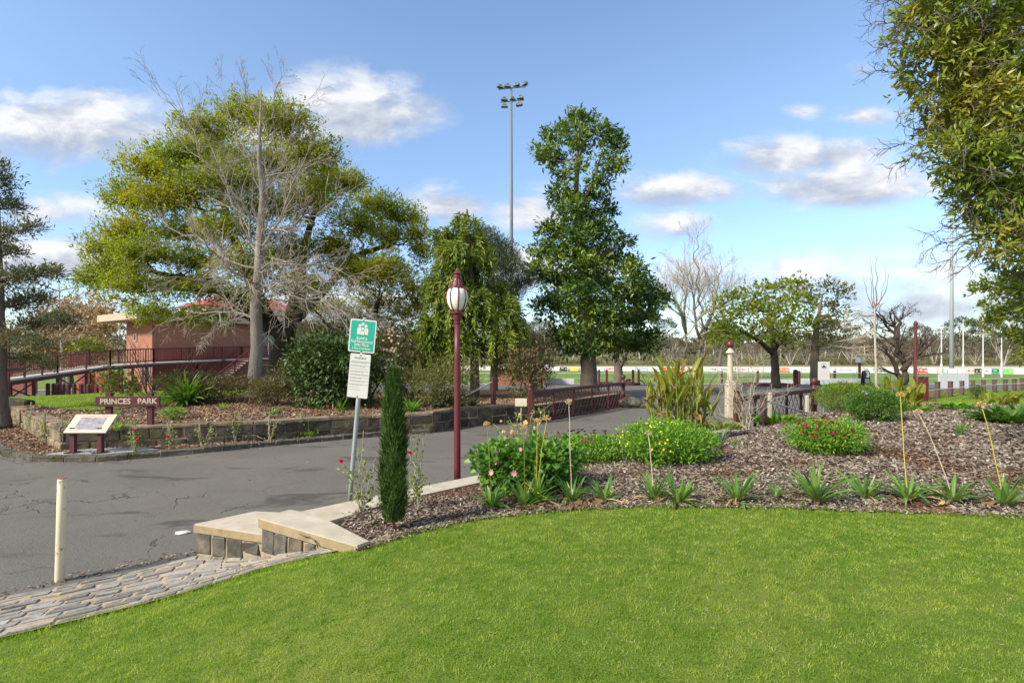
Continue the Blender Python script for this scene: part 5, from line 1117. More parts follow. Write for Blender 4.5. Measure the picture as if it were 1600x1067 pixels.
# --- leafless trees
def bare_tree(label, Y, stems, lvl, r, mat, reach, group=None, kids=(4, 5, 5), up=.06, ang=.6, minr=.012, loc=None, nb=9):
    t = thing('bare_tree', label, 'tree', W(stems[0][0][0], stems[0][0][1], Y), group); tm, bm_ = MB(), MB()
    for st in stems:
        P = np.array([W(a[0], a[1], Y + (a[2] if len(a) > 2 else 0)) for a in st]); n = len(P); s = np.linspace(0, n - 1, n * 3); Q = np.stack([np.interp(s, np.arange(n), P[:, i]) for i in range(3)], 1); Q[1:-1] += rng.normal(0, .015 * np.linalg.norm(P[-1] - P[0]), (len(Q) - 2, 3)); rr = np.linspace(r, r * .12, len(Q)); tm.tube(Q, rr, 7)
        for i in range(nb):
            f = .28 + .72 * (i + rng.random()) / nb; j = min(len(Q) - 2, int(f * (len(Q) - 1))); tt = nrm(Q[j + 1] - Q[j]); sd = nrm(np.cross(tt, rnd3(1)[0])); a = ang * (.7 + .6 * rng.random())
            ramify(bm_, Q[j], tt * math.cos(a) + sd * math.sin(a), reach * (1.15 - .6 * f) * (.7 + .5 * rng.random()), rr[j] * .6, lvl, kids, ang, .55, up, .12, 4, minr)
    tm.build('trunk', mat, t, True); bm_.build('branches', M['bark_twig'] if mat is not M['bark_dark'] else M['bark_dark'], t); return t
bare_tree('tall leafless cream-trunked tree rising beyond the oval, right of the tall dark tree', 64, [[(1092, 574), (1094, 545), (1096, 500), (1092, 450), (1090, 400), (1092, 362)], [(1094, 545), (1108, 500), (1120, 450), (1128, 415)], [(1070, 560), (1072, 520), (1068, 460), (1060, 410)], [(1094, 530), (1084, 470), (1074, 420)], [(1095, 520), (1125, 475), (1142, 440)], [(1072, 520), (1056, 470), (1046, 440)]], 2, .2, M['bark_grey'], 5.2, up=.07, ang=.7, kids=(6, 7), minr=.01, nb=12)
bare_tree('gnarled dark leafless tree leaning over the canna plants at right', 34, [[(1410, 604), (1405, 585, .2), (1390, 560), (1375, 530), (1360, 500)], [(1412, 600), (1413, 575), (1404, 545), (1398, 520), (1380, 495), (1362, 488)], [(1410, 580), (1425, 560, -.4), (1440, 548, -.8), (1455, 540, -1)], [(1400, 530), (1404, 510), (1410, 490)]], 2, .2, M['bark_dark'], 1.7, kids=(4, 4), minr=.012, ang=.8, nb=8)
# slender young tree in the bed
b = gr(1369, 632, 8, 40); Yb_ = b[1]; t = thing('sapling', 'slender young leafless tree with upright reddish shoots growing in the bed', 'tree', b); tm = MB(); tw_ = MB()
tm.tube([b - V3(0, 0, .05), W(1369, 580, Yb_), W(1367, 520, Yb_), W(1367, 480, Yb_)], [.05, .042, .035, .028], 8, False); tm.build('trunk', M['bark_cream'], t, True)
for x0, y0, x1, y1, r in ((1367, 482, 1371, 398, .02), (1367, 478, 1363, 410, .016), (1367, 485, 1350, 430, .016), (1367, 480, 1390, 420, .02), (1367, 490, 1385, 415, .013), (1368, 560, 1384, 515, .016), (1368, 570, 1352, 500, .02), (1367, 500, 1360, 405, .014), (1369, 545, 1380, 525, .012)):
    a = W(x0, y0, Yb_); e = W(x1, y1, Yb_ + rng.normal(0, .3)); tw_.tube(bez(a, e, V3((x1 - x0) * .008, 0, -.15), 8, .012), np.linspace(r, .004, 8), 5, False)
tw_.build('shoots', M['bark_red'], t)

# --- big overhanging tree at the right
t = thing('overhanging_tree', 'large olive-gold leafy tree with grey twigs overhanging from the upper right', 'tree', V3(9.2, 7.4, .6)); Y = 6.4; sc = Y / F
cl = [(1465, 30, 60, 50), (1520, 20, 70, 60), (1480, 105, 62, 55), (1540, 100, 70, 60), (1500, 180, 60, 55), (1555, 180, 70, 60), (1510, 245, 55, 45), (1560, 260, 60, 50), (1535, 310, 50, 40), (1585, 330, 55, 45), (1568, 375, 45, 36), (1605, 400, 46, 40), (1610, 450, 40, 34), (1600, 60, 80, 80), (1620, 180, 80, 80), (1640, 290, 80, 70), (1680, 400, 80, 70), (1700, 120, 90, 90), (1500, -60, 80, 60), (1600, -80, 90, 70), (1720, -40, 110, 90), (1740, 280, 100, 90), (1760, 470, 90, 60), (1440, -60, 60, 50), (1800, 100, 100, 120), (1820, 350, 100, 110), (1660, 470, 60, 40)]
tm, lm, tw_ = MB(), MB(), MB(); trunk = np.array([V3(9.2, 7.4, .5), V3(9.1, 7.2, 1.6), V3(8.8, 7.0, 3), V3(8.3, 6.9, 4.6), V3(7.9, 6.9, 6.5)]); tm.tube(trunk, [.32, .25, .22, .18, .12], 12)
for i, c in enumerate(cl):
    p = W(c[0], c[1], Y + rng.uniform(-.25, .25) + (.5 if c[0] > 1590 else 0)); rad = np.array([c[2], (c[2] + c[3]) * .55, c[3]]) * sc; j = int(np.argmin(np.abs(trunk[:, 2] - p[2] + .6))); b = bez(trunk[j], p, V3(0, 0, .3), 9, .03); tm.tube(b, np.linspace(.07, .015, 9), 6, False)
    n = int(3300 * rad[0] * rad[2] * 3.14 * (1 if c[0] < 1650 and c[1] > -60 else .45)); foliage(lm, p, rad, n, .105, .029, m=8, out=.5, upb=-.1, rnd=.75, spread=.05, shell=.28, bumpy=.5, seed=i, bottom=.8, nup=.5)
    if c[0] < 1700:
        for _ in range(16):
            d = rnd3(1)[0]; d[1] = -abs(d[1]); s = p + d * rad * .75; ramify(tw_, s, d + rnd3(1)[0] * .7, .38, .007, 1, (4, 4), .8, .6, -.03, .25, 4, .0022)
for x0, y0, x1, y1, k in ((1440, 15, 1365, 5, 4), (1440, 30, 1362, 40, 4), (1440, 70, 1370, 75, 4), (1440, 100, 1360, 118, 4), (1440, 0, 1370, -20, 3), (1470, 225, 1385, 232, 4), (1470, 215, 1400, 190, 3), (1460, 240, 1395, 262, 3), (1520, 355, 1448, 365, 4), (1520, 365, 1440, 395, 4), (1530, 370, 1470, 415, 3), (1450, 45, 1385, 60, 3), (1540, 390, 1500, 425, 2)):
    a = W(x0, y0, Y + .1); e = W(x1, y1, Y + rng.normal(0, .3)); p = bez(a, e, V3(0, 0, .05), 9, .03); tw_.tube(p, np.linspace(.011, .0025, 9), 5, False)
    for i in range(2, 9):
        for _ in range(2): ramify(tw_, p[i], nrm(p[i] - p[i - 1]) * .8 + rnd3(1)[0] * .8 + V3(0, 0, -.15), .2, .0045, 1, (k, k), .8, .6, -.02, .28, 4, .0018)
tm.build('trunk', M['bark_grey'], t, True); lm.build('crown', M['lf_pitto'], t); tw_.build('twigs', M['bark_grey'], t)
cl = [(1535, 455, 22, 14), (1560, 445, 26, 16), (1590, 460, 26, 20), (1545, 480, 18, 12), (1575, 490, 30, 16), (1605, 500, 30, 22), (1545, 505, 22, 12), (1580, 525, 26, 14), (1612, 540, 26, 18), (1640, 470, 40, 30), (1650, 530, 40, 28), (1600, 440, 24, 16), (1598, 560, 12, 10)]
crown_tree('leafy_tree', 'mid-green leafy tree below the overhanging boughs at the right edge', 21, [(1700, 640, .3), (1695, 580, .25), (1685, 520, .2), (1670, 470, .1)], cl, M['lf_mid'], M['bark_grey'], 420, .16, .085, fol=dict(m=7, bumpy=.6), dsp=.7)
# ---------------------------------------------------------------- plants of the beds
def agapanthus(label, p, n=24, L=.42, w=.03, stalks=(), mat=None, name='agapanthus', cat='plant', group=None, el=(.5, 1.35), bend=(.5, 1.7), seedmat='fl_seed', world=True):
    p = np.asarray(p, float); t = thing(name, label, cat, p, group); m = MB()
    for i in range(n):
        a = i * 2.39996 + rng.normal(0, .3); f = i / n; e = el[1] - (el[1] - el[0]) * f + rng.normal(0, .12); m.strap(p + V3(math.cos(a), math.sin(a), 0) * .035 * rng.random() - V3(0, 0, .01), a, L * (.6 + .5 * rng.random()), w * (.8 + .4 * rng.random()), e, rng.uniform(*bend) * (1.1 - .4 * e), 7, rng.normal(0, .4))
    m.build('leaves', mat or M['lf_aga'], t)
    if group:
        dm = MB()
        for i in range(int(rng.integers(1, 5))): dm.strap(p + V3(0, 0, .01), rng.random() * 6.28, L * (.5 + .5 * rng.random()), w * .6, .35 + .3 * rng.random(), 1.3, 6, rng.normal(0, 1.2))
        dm.build('dead_leaves', M['lf_cannadry'], t)
    for (dx, dz, dy, sm, hm) in stalks:
        s = MB(); q = p + V3(dx, dy, dz); pts = bez(p + V3(0, 0, .02), q, V3(-dx * .18, 0, .05), 6, .0035); s.tube(pts, np.linspace(.0055, .004, 6), 6); so_ = s.build('flower_stalk', M[sm], t)
        h = MB(); k = 46; d = rnd3(k); d[:, 2] = np.where(d[:, 2] < -.3, -d[:, 2], d[:, 2]); h.leaves(np.repeat(q[None], k, 0), d, rnd3(k), .03 + .018 * rng.random(k), .005, .1); h.leaves(q + d * .032, d, rnd3(k), .02, .014, .3); h.build('seed_head', M[hm], so_)
    return t
G_A = 'agapanthus clumps along the lawn edge'
row = [(768, 792, .36, 22, [(-.06, .98, .1, 'stalk_g', 'fl_seed')], 'small agapanthus with a green seed stalk at the left end of the row'),
       (820, 790, .36, 24, [(-.02, .93, .05, 'stalk_g', 'fl_seed')], 'agapanthus with a straight green stalk among brown fallen leaves below the geranium'),
       (838, 786, .46, 26, [(.14, 1.02, .1, 'stalk_y', 'fl_seed'), (.02, .98, .12, 'stalk_y', 'fl_seed')], 'agapanthus with two yellow stalks crossing in front of the geranium'),
       (893, 784, .44, 24, [(-.02, 1.2, .12, 'stalk_p', 'fl_seedpink')], 'agapanthus with one tall straw-coloured stalk right of the geranium'),
       (944, 783, .38, 22, [(.2, .05, -.25, 'stalk_p', 'fl_seedpink')], 'agapanthus with a dead stalk fallen in front, left of the yellow daisy bush'),
       (1022, 782, .42, 22, [(-.02, .78, .2, 'stalk_p', 'fl_seedpink')], 'agapanthus with a short grey stalk below the yellow daisy bush'),
       (1060, 786, .44, 28, [], 'dense agapanthus just below the right side of the yellow daisy bush, without any stalk'),
       (1152, 783, .46, 26, [], 'agapanthus with a brown fallen leaf at its base, right of the yellow daisy bush'),
       (1212, 776, .24, 9, [], 'smallest agapanthus of the row with only a few leaves'),
       (1275, 783, .56, 30, [], 'largest agapanthus of the row, tall bright leaves and one bent down to the lawn'),
       (1352, 778, .4, 20, [], 'agapanthus with a yellowed leaf, left of the tall yellow seed stalk'),
       (1418, 782, .5, 28, [(.1, 1.22, .25, 'stalk_y', 'fl_seed')], 'wide agapanthus carrying the tallest yellow seed stalk'),
       (1488, 783, .44, 24, [(-.32, 1.02, .1, 'stalk_p', 'fl_seedpink')], 'agapanthus with a pale pinkish stalk leaning left'),
       (1568, 790, .46, 24, [(-.16, 1.12, .1, 'stalk_y', 'fl_seed')], 'agapanthus with a curved yellow stalk near the right edge of the photo')]
for px, py, L, n, st, lab in row: agapanthus(lab, gr(px, py), int(n * 1.25), L * rng.uniform(.9, 1.12), .036 * rng.uniform(.8, 1.1), st, group=G_A, el=(rng.uniform(.3, .6), rng.uniform(1.2, 1.45)), bend=(rng.uniform(.4, .7), rng.uniform(1.4, 2.1)))
# arching fallen stalk by the geranium
p = gr(812, 788); m = MB(); q = [p + V3(0, 0, .2), p + V3(.06, -.02, .28), p + V3(.2, -.06, .17), p + V3(.4, -.12, .06), p + V3(.46, -.13, .03)]; m.tube(q, .006, 6); solo(m, 'fallen_stalk', M['stalk_y'], 'bent yellow flower stalk drooping over the bark below the geranium', 'stalk')
# brown plane leaves caught at the bed edge
lf = [(802, 790), (815, 796), (830, 798), (848, 790), (893, 796), (907, 792), (925, 786), (935, 790), (880, 784), (775, 786), (860, 798), (1145, 790), (1424, 786), (1412, 792), (1283, 790), (1240, 786), (1545, 790), (1475, 792), (1030, 786), (918, 796)]
for i, (px, py) in enumerate(lf):
    m = MB(); lobes = 5; P, fs = [V3(0, 0, .02)], []; s = .055 + .03 * rng.random()
    for k in range(lobes * 2 + 1):
        a = -2.2 + 4.4 * k / (lobes * 2); r = s * (1.0 if k % 2 == 0 else .5) * (.85 + .3 * rng.random()); P.append(V3(math.sin(a) * r, math.cos(a) * r, .01 + .05 * rng.random()))
    P.append(V3(0, -s * 1.0, .0)); n = len(P)
    for k in range(1, n - 2): fs.append([0, k, k + 1])
    fs.append([0, n - 2, n - 1]); fs.append([0, n - 1, 1]); m.add(P, fs)
    o = solo(m, 'fallen_leaf', M['lf_dry'] if i < 12 else M['fl_seed'] if i in (12, 17) else M['lf_dry'], 'curled dry brown plane leaf lying on the bark at the bed edge', 'leaf', 'dry leaves caught along the bed edge'); q = gr(px, py); o.location = q + V3(0, 0, .015); o.rotation_euler = (rng.normal(0, .5), rng.normal(0, .5), rng.random() * 6.28)

# shrubs of the bed
bush('geranium', 'sprawling bright green geranium with pale pink flower heads by the road kerb', 'shrub', gr(822, 765), (.72, .6, .62), M['lf_geran'], 4200, .085, .085, fol=dict(m=4, out=.8, shell=.2, bumpy=.5, bottom=.9), blooms=[(M['fl_pale'], 16, .09, 'flower', (.1, .9), -1)], lobes=10, stem=M['stalk_g'])
bush('dark_daisy_bush', 'long low green bush topped with dark purple daisies beside the road', 'shrub', gr(915, 722), (.98, .55, .46), M['lf_bright'], 9000, .055, .02, fol=dict(m=5, shell=.25, bottom=.8), blooms=[(M['fl_dark'], 70, .06, 'flower', (.45, 1), 0, .06)], lobes=12, stem=M['stalk_g'])
bush('yellow_daisy_bush', 'rounded bright green bush dotted with yellow daisies in front of the canna clump', 'shrub', gr(1042, 722), (.78, .65, .64), M['lf_bright'], 13000, .06, .02, fol=dict(m=6, shell=.22, bottom=.9), blooms=[(M['fl_yellow'], 60, .036, 'flower', (.0, 1), -1)], lobes=12, stem=M['stalk_g'])
bush('red_daisy_bush', 'low domed green bush with dark red daisies alone in the middle of the bark', 'shrub', gr(1290, 706), (.6, .55, .5), M['lf_bright'], 11000, .055, .018, fol=dict(m=6, shell=.22, bottom=.9), blooms=[(M['fl_red'], 42, .065, 'flower', (.25, 1), -1, .02)], lobes=12, stem=M['stalk_g'])
bush('domed_bush', 'smooth yellowish green dome bush in front of the white notice sign', 'shrub', V3(9.0, 14.2, hillR(9.0, 14.2)), (.72, .7, .86), M['lf_round'], 12000, .05, .018, fol=dict(m=6, shell=.16, bottom=.9, bumpy=.25), lobes=10, stem=M['bark_red'])
bush('domed_bush', 'mid-green domed bush with a few mauve flowers, lower and right of the yellowish dome', 'shrub', gr(1367, 658), (.64, .6, .74), M['lf_shrub'], 11000, .05, .018, fol=dict(m=6, shell=.2, bottom=.9, bumpy=.3), blooms=[(M['fl_mauve'], 26, .04, 'flower', (.3, 1))], lobes=10, stem=M['bark_red'])
# withered stems behind the red daisy bush
t = thing('withered_plant', 'cluster of brown withered stems at the right of the red daisy bush', 'plant', gr(1335, 690)); m = MB()
for _ in range(26): a = gr(1335, 690) + rng.normal(0, .12, 3) * V3(1.6, 1, 0); m.tube([a, a + V3(rng.normal(0, .05), 0, .1), a + V3(rng.normal(0, .08), 0, .2)], [.008, .007, .006], 4)
m.build('stems', M['bark_red'], t)
# apricot rose
p = V3((815 - CX) / F * 9.2, 9.2, .38); t = thing('rose_bush', 'tall rose with cream and apricot blooms rising above the geranium', 'rose', p); st, lv = MB(), MB(); tips = [(796, 655), (826, 660), (770, 662), (800, 690), (775, 690), (812, 665), (836, 640), (862, 630), (838, 668), (806, 645), (816, 685), (850, 640), (785, 700)]
for x, y in tips:
    e = W(x, y, 9.2 + rng.normal(0, .15)); b = bez(p + rng.normal(0, .04, 3) * V3(1, 1, 0), e, V3(0, 0, .12), 8, .03); st.tube(b, np.linspace(.009, .003, 8), 5, False); k = 34; f = 2 + rng.random(k) * 5; q = np.stack([np.interp(f, np.arange(8), b[:, i]) for i in range(3)], 1) + rng.normal(0, .035, (k, 3)); lv.leaves(q, rnd3(k) + V3(0, 0, .1), rnd3(k) * .5 + V3(0, -.3, .8), .06 + .03 * rng.random(k), .036, .15)
st.build('stems', M['bark_twig'], t); lv.build('leaves', M['lf_rose'], t)
def rosehead(mb, q, r, k=26):
    d = rnd3(k); d[:, 2] = d[:, 2] * .7 + .2; mb.leaves(q - nrm(d) * r * .2, d, -d + rnd3(k) * .3, r * 1.1, r * .95, .25)
for x, y, r in ((800, 675, .052), (821, 660, .055), (783, 658, .03), (787, 675, .045), (789, 685, .04), (835, 668, .028), (812, 647, .028), (845, 645, .022)):
    m = MB(); rosehead(m, W(x, y, 9.05), r); m.build('flower', M['fl_cream'], t)
# crimson roses beside the street sign
def rose(label, base, tips, blooms, group=None, stake=False, s=1.0, nl=26):
    t = thing('rose_bush', label, 'rose', base, group); st, lv = MB(), MB()
    for e in tips:
        e = np.asarray(e, float); b = bez(base - V3(0, 0, .02), e, (base + e) * 0 + V3(0, 0, .1 * s), 8, .02); st.tube(b, np.linspace(.007 * s, .003 * s, 8), 5, False); f = 1 + rng.random(nl) * 6; q = np.stack([np.interp(f, np.arange(8), b[:, i]) for i in range(3)], 1) + rng.normal(0, .03 * s, (nl, 3)); lv.leaves(q, rnd3(nl) + V3(0, 0, .1), rnd3(nl) * .6 + V3(0, -.3, .6), .055 * s, .03 * s, .15)
    st.build('stems', M['bark_twig'], t); lv.build('leaves', M['lf_rose'], t)
    for b in blooms: m = MB(); rosehead(m, np.asarray(b, float), .036 * s); m.build('flower', M['fl_pink'], t)
    return t
b = gr(565, 800); Yb_ = b[1]; rose('young rose with one crimson bloom left of the pencil cypress', b, [W(568, 672, Yb_), W(548, 735, Yb_), W(588, 715, Yb_), W(590, 745, Yb_), W(582, 778, Yb_ + .1), W(560, 700, Yb_ + .1), W(535, 722, Yb_ - .1)], [W(533, 720, Yb_ - .1)])
b = gr(652, 797); Yb_ = b[1]; rose('young rose with two crimson blooms right of the pencil cypress', b, [W(652, 682, Yb_), W(640, 675, Yb_ - .1), W(660, 685, Yb_), W(664, 750, Yb_), W(640, 740, Yb_), W(645, 710, Yb_ + .1)], [W(635, 673, Yb_ - .1), W(640, 707, Yb_ - .1), W(633, 678, Yb_ - .1)])
# canna clump
def big_leaf(mb, p, az, L, w, el, bend, segs=7):
    q = np.array(p, float); e = el; d = L / segs; rows = []; sd = V3(-math.sin(az), math.cos(az), 0)
    for i in range(segs + 1):
        t_ = i / segs; ww = w * .5 * (math.sin(math.pi * min(1, (t_ * .93 + .04)) ** .8) ** .8 if t_ < 1 else 0) + .002; dr = V3(math.cos(az) * math.cos(e), math.sin(az) * math.cos(e), math.sin(e)); nn = np.cross(sd, dr); rows += [q - sd * ww + nn * ww * .35 * -1, q, q + sd * ww + nn * ww * .35 * -1]; q = q + dr * d; e -= bend / segs * (.4 + 1.2 * t_)
    f = []
    for i in range(segs): a = i * 3; f += [[a, a + 1, a + 4, a + 3], [a + 1, a + 2, a + 5, a + 4]]
    mb.add(rows, f)
def canna(name, label, base, stems, rad, h, group=None, dry=.3, lw=.13, ll=.5):
    base = np.asarray(base, float); t = thing(name, label, 'plant', base, group); st, lv, dr = MB(), MB(), MB()
    for i in range(stems):
        a = i * 2.4; r = rad * math.sqrt((i + .5) / stems) * .8; b = base + V3(math.cos(a) * r, math.sin(a) * r * .7, -.02); hh = h * (.55 + .45 * rng.random()) * (1 - .25 * r / rad); tp = b + V3(math.cos(a) * r * .5 + rng.normal(0, .05), math.sin(a) * r * .4, hh * .7); st.tube(bez(b, tp, V3(0, 0, 0), 6, .01), np.linspace(.014, .008, 6), 5, False)
        for k in range(6):
            f = .12 + .88 * k / 5; q = b + (tp - b) * f; az = a + k * 2.6 + rng.normal(0, .5); isdry = rng.random() < dry * (1.5 - 1.3 * f); L = ll * (.75 + .4 * rng.random()) * (1 - .25 * abs(f - .5)); big_leaf(dr if isdry else lv, q, az, L, lw * (.75 + .4 * rng.random()) * (.6 if isdry else 1), 1.3 - (.25 if f > .6 else .55) * rng.random() - (.5 if isdry else 0), (.25 + .5 * rng.random()) + (1.6 if isdry else 0))
    st.build('stems', M['stalk_g'], t); lv.build('leaves', M['lf_canna'], t); dr.build('withered_leaves', M['lf_cannadry'], t); return t
canna('canna_clump', 'tall clump of yellow-green canna leaves with withered brown lower leaves', V3((1062 - CX) / F * 10.5, 10.5, .45), 46, .6, 2.55, dry=.8, ll=.5, lw=.1)
canna('canna_clump', 'second canna clump, green and brown, below the gnarled dark tree', V3((1400 - CX) / F * 15.2, 15.2, .66), 15, .62, 1.15, dry=.3, ll=.5, lw=.15)
canna('canna_clump', 'low canna clump with red-brown leaves on the grass near the right edge', V3((1563 - CX) / F * 16.0, 16.0, .62), 10, .55, .62, dry=.45, ll=.34, lw=.13)
# bare twiggy bush by the gate pillar
p = gr(1165, 672, 6); t = thing('twiggy_shrub', 'leafless pale twiggy shrub with a few brown leaves in front of the gate pillar', 'shrub', p); m, lv = MB(), MB(); Yb_ = p[1]
for x, y, dz in ((1170, 555, 0), (1150, 560, .2), (1135, 590, -.2), (1190, 580, .2), (1205, 610, 0), (1160, 590, .4), (1120, 600, .1), (1180, 570, -.3), (1230, 610, .3), (1110, 640, 0), (1145, 575, -.4)):
    e = W(x, y, Yb_ + dz); b = bez(p + rng.normal(0, .05, 3) * V3(1, 1, 0), e, V3(0, 0, .1), 8, .03); m.tube(b, np.linspace(.014, .004, 8), 5, False)
    for i in range(2, 8):
        for _ in range(2): ramify(m, b[i], nrm(b[i] - b[i - 1]) + rnd3(1)[0] * .8, .3, .005, 1, (4, 4), .8, .6, .02, .2, 4, .0022)
    k = 9; lv.leaves(b[rng.integers(3, 8, k)] + rng.normal(0, .1, (k, 3)), rnd3(k), rnd3(k), .05, .03)
m.build('branches', M['bark_twig'], t); lv.build('leaves', M['lf_brownshrub'], t)
# clumps of straps and leafy perennials
S_ = lambda *a, **k: agapanthus(*a, **k)
S_('blue-green iris clump right of the yellow daisy bush', gr(1122, 702), 26, .44, .034, mat=M['lf_iris'], name='iris', el=(1.0, 1.5), bend=(.1, .8))
S_('small grassy green tuft alone in the bark at right', gr(1500, 680), 26, .3, .016, name='bulb_clump', el=(1.0, 1.5), bend=(.1, .8))
S_('tiny yellow-green tuft right of the iris clump', gr(1149, 696), 12, .17, .022, name='bulb_clump', el=(.9, 1.5), bend=(.1, .8), mat=M['lf_bright'])
S_('big bright agapanthus clump behind the park name board', gl(290, 634), 170, 1.15, .085, name='agapanthus', el=(.55, 1.4), bend=(.9, 2.0))
S_('dark strap-leaved clump below the weeping conifer, left', gl(688, 638), 60, .75, .045, mat=M['lf_camellia'], name='strap_plant')
S_('dark strap-leaved clump below the weeping conifer, beside the lamp post', gl(712, 640), 60, .75, .045, mat=M['lf_camellia'], name='strap_plant')
S_('dark strap-leaved clump at the foot of the weeping conifer trunk', gl(738, 638), 40, .6, .045, mat=M['lf_camellia'], name='strap_plant')
S_('bright green strap clump on the wall end behind the pencil cypress', gl(642, 644), 60, .66, .05, name='agapanthus', el=(.3, 1.2))
S_('green strap clump behind the white notice near the wall top', gl(532, 642), 30, .6, .04, name='agapanthus', el=(.3, 1.2))
S_('small green tuft in the leaf litter below the bare tree', gl(427, 648), 30, .3, .03, name='bulb_clump')
S_('little tuft at the foot of the bare grey tree, left', gl(347, 640), 24, .3, .03, name='bulb_clump', mat=M['lf_bright'])
S_('green tuft at the left foot of the name board', gl(183, 650, 12, 20), 22, .22, .03, name='bulb_clump', mat=M['lf_bright'])
S_('tuft hidden behind the right edge of the information board', V3(-9.25, 12.3, .5), 30, .32, .03, name='bulb_clump', mat=M['lf_bright'])
def leafy(label, p, r, h, n, L, Wd, mat=None, name='leafy_perennial'):
    p = np.asarray(p, float); t = thing(name, label, 'plant', p); m = MB(); az = rng.random(n) * 6.283; rr = np.sqrt(rng.random(n)); P = p + np.stack([np.cos(az) * rr * r * .7, np.sin(az) * rr * r * .5, 0 * az], 1)
    for i in range(n): big_leaf(m, P[i], az[i], L * (.7 + .5 * rng.random()), Wd * (.8 + .4 * rng.random()), 1.35 - .9 * rr[i] + rng.normal(0, .1), .5 + .6 * rng.random(), 5)
    m.build('leaves', mat or M['lf_bright'], t); return t
leafy('low green leafy row at the foot of the short lattice fence', gr(1215, 660, 6), 1.0, .3, 160, .26, .08)
leafy('broad-leaved perennial left of the twiggy shrub by the gate', gr(1130, 674, 6), .75, .3, 130, .34, .08, M['lf_rose'])
leafy('broad green leaves right of the mauve-flowered dome bush', gr(1428, 642, 8), .5, .3, 110, .24, .06)
leafy('leafy green clump in front of the maroon bollards', gr(1498, 638, 8), .55, .3, 110, .22, .07)
leafy('big leafy green clump with white flowers at the right edge of the bed', gr(1572, 660, 8), .62, .4, 130, .42, .12, M['lf_shrub'])
leafy('second leafy green clump nearest the right edge of the photo', gr(1602, 655, 8), .5, .4, 90, .4, .12, M['lf_shrub'])
leafy('small bright seedling in front of the leafy clump by the bollards', gr(1508, 645, 8), .12, .2, 24, .14, .05)
bush('seedling_conifer', 'small dark feathery bush beside the bollard row', 'shrub', gr(1525, 624, 10), (.3, .3, .62), M['lf_cypress'], 1200, .08, .02)
t = thing('sapling', 'thin reddish bare sapling in front of the maroon box', 'tree', gr(1434, 640, 8)); m = MB(); p = gr(1434, 640, 8); ramify(m, p, V3(.02, 0, 1), 1.5, .014, 2, (6, 4), .6, .5, .05, .06, 5, .003); m.build('trunk', M['bark_red'], t)
# roses on stakes along the left wall
stk = [(70, 690, 640), (50, 672, 628), (97, 700, 648), (208, 706, 662), (265, 702, 660), (365, 690, 656), (420, 688, 650), (520, 676, 632), (605, 668, 630), (315, 700, 662), (470, 682, 645), (560, 672, 636)]
bl = {0: [(75, 660), (82, 676)], 1: [(37, 643), (52, 648)], 2: [], 3: [(210, 671), (214, 687)], 4: [(262, 682)], 5: [(303, 670)], 6: [(366, 676)], 7: [(514, 652), (512, 635), (520, 641)], 8: [], 9: [], 10: [(454, 670)], 11: []}
for i, (px, py, pt) in enumerate(stk):
    Yw = 2.2 * F / (py - CY) ; Yw = min(Yw, {0: 13.4, 1: 14.6, 2: 12.4}.get(i, 30)); b = V3((px - CX) / F * Yw, Yw, .085)
    m = MB(); e = W(px + rng.normal(0, 1.5), pt, Yw); m.tube([b - V3(0, 0, .02), e], [.016, .014], 6); solo(m, 'garden_stake', M['bark_twig'], 'thin weathered stake holding a rose in the strip below the stone wall', 'stake', 'rose stakes below the stone wall')
    tips = [b + V3(rng.normal(0, .16), rng.normal(0, .08), .35 + .45 * rng.random()) for _ in range(4)]; bs = [W(x, y, Yw - .12) for x, y in bl[i]]; tips += bs
    rose('straggly staked rose with red-pink blooms below the stone wall' if bs else 'straggly leafy rose without blooms below the stone wall', b + V3(.06, -.05, 0), tips, bs, 'staked roses in the strip below the stone wall', s=1.3, nl=16)
bush('strip_plant', 'low green plant at the foot of the stone wall behind the sign pole', 'plant', V3((478 - CX) / F * 14.0, 13.95, .085), (.3, .25, .14), M['lf_bright'], 500, .07, .04)
# shrubs by the ramp
for px, py, h, lab in ((172, 620, 1.1, 'young leafy shrub with thin stems on the lawn edge by the name board'), (205, 622, .9, 'second young shrub with few leaves right of the first, before the brick building')):
    p = gl(px, 630, 14, 30); t = thing('young_shrub', lab, 'shrub', p); m, lv = MB(), MB()
    for _ in range(9):
        e = p + V3(rng.normal(0, .5), rng.normal(0, .3), h * (.7 + .5 * rng.random())); b = bez(p, e, V3(0, 0, .2), 6, .03); m.tube(b, np.linspace(.016, .005, 6), 5, False); k = 26; lv.leaves(b[rng.integers(2, 6, k)] + rng.normal(0, .1, (k, 3)), rnd3(k), rnd3(k) * .5 + V3(0, 0, .8), .13, .07)
    m.build('stems', M['bark_twig'], t); lv.build('leaves', M['lf_mid'], t)
p = gl(240, 628, 14, 30); t = thing('twiggy_shrub', 'bare fan of long brown stems in front of the brick building corner', 'shrub', p); m = MB()
for _ in range(16): ramify(m, p + rng.normal(0, .1, 3) * V3(1, 1, 0), V3(rng.normal(0, .75), rng.normal(0, .4), 1), 2.0, .016, 1, (4, 4), .4, .5, .02, .06, 4, .005)
m.build('stems', M['bark_red'], t)
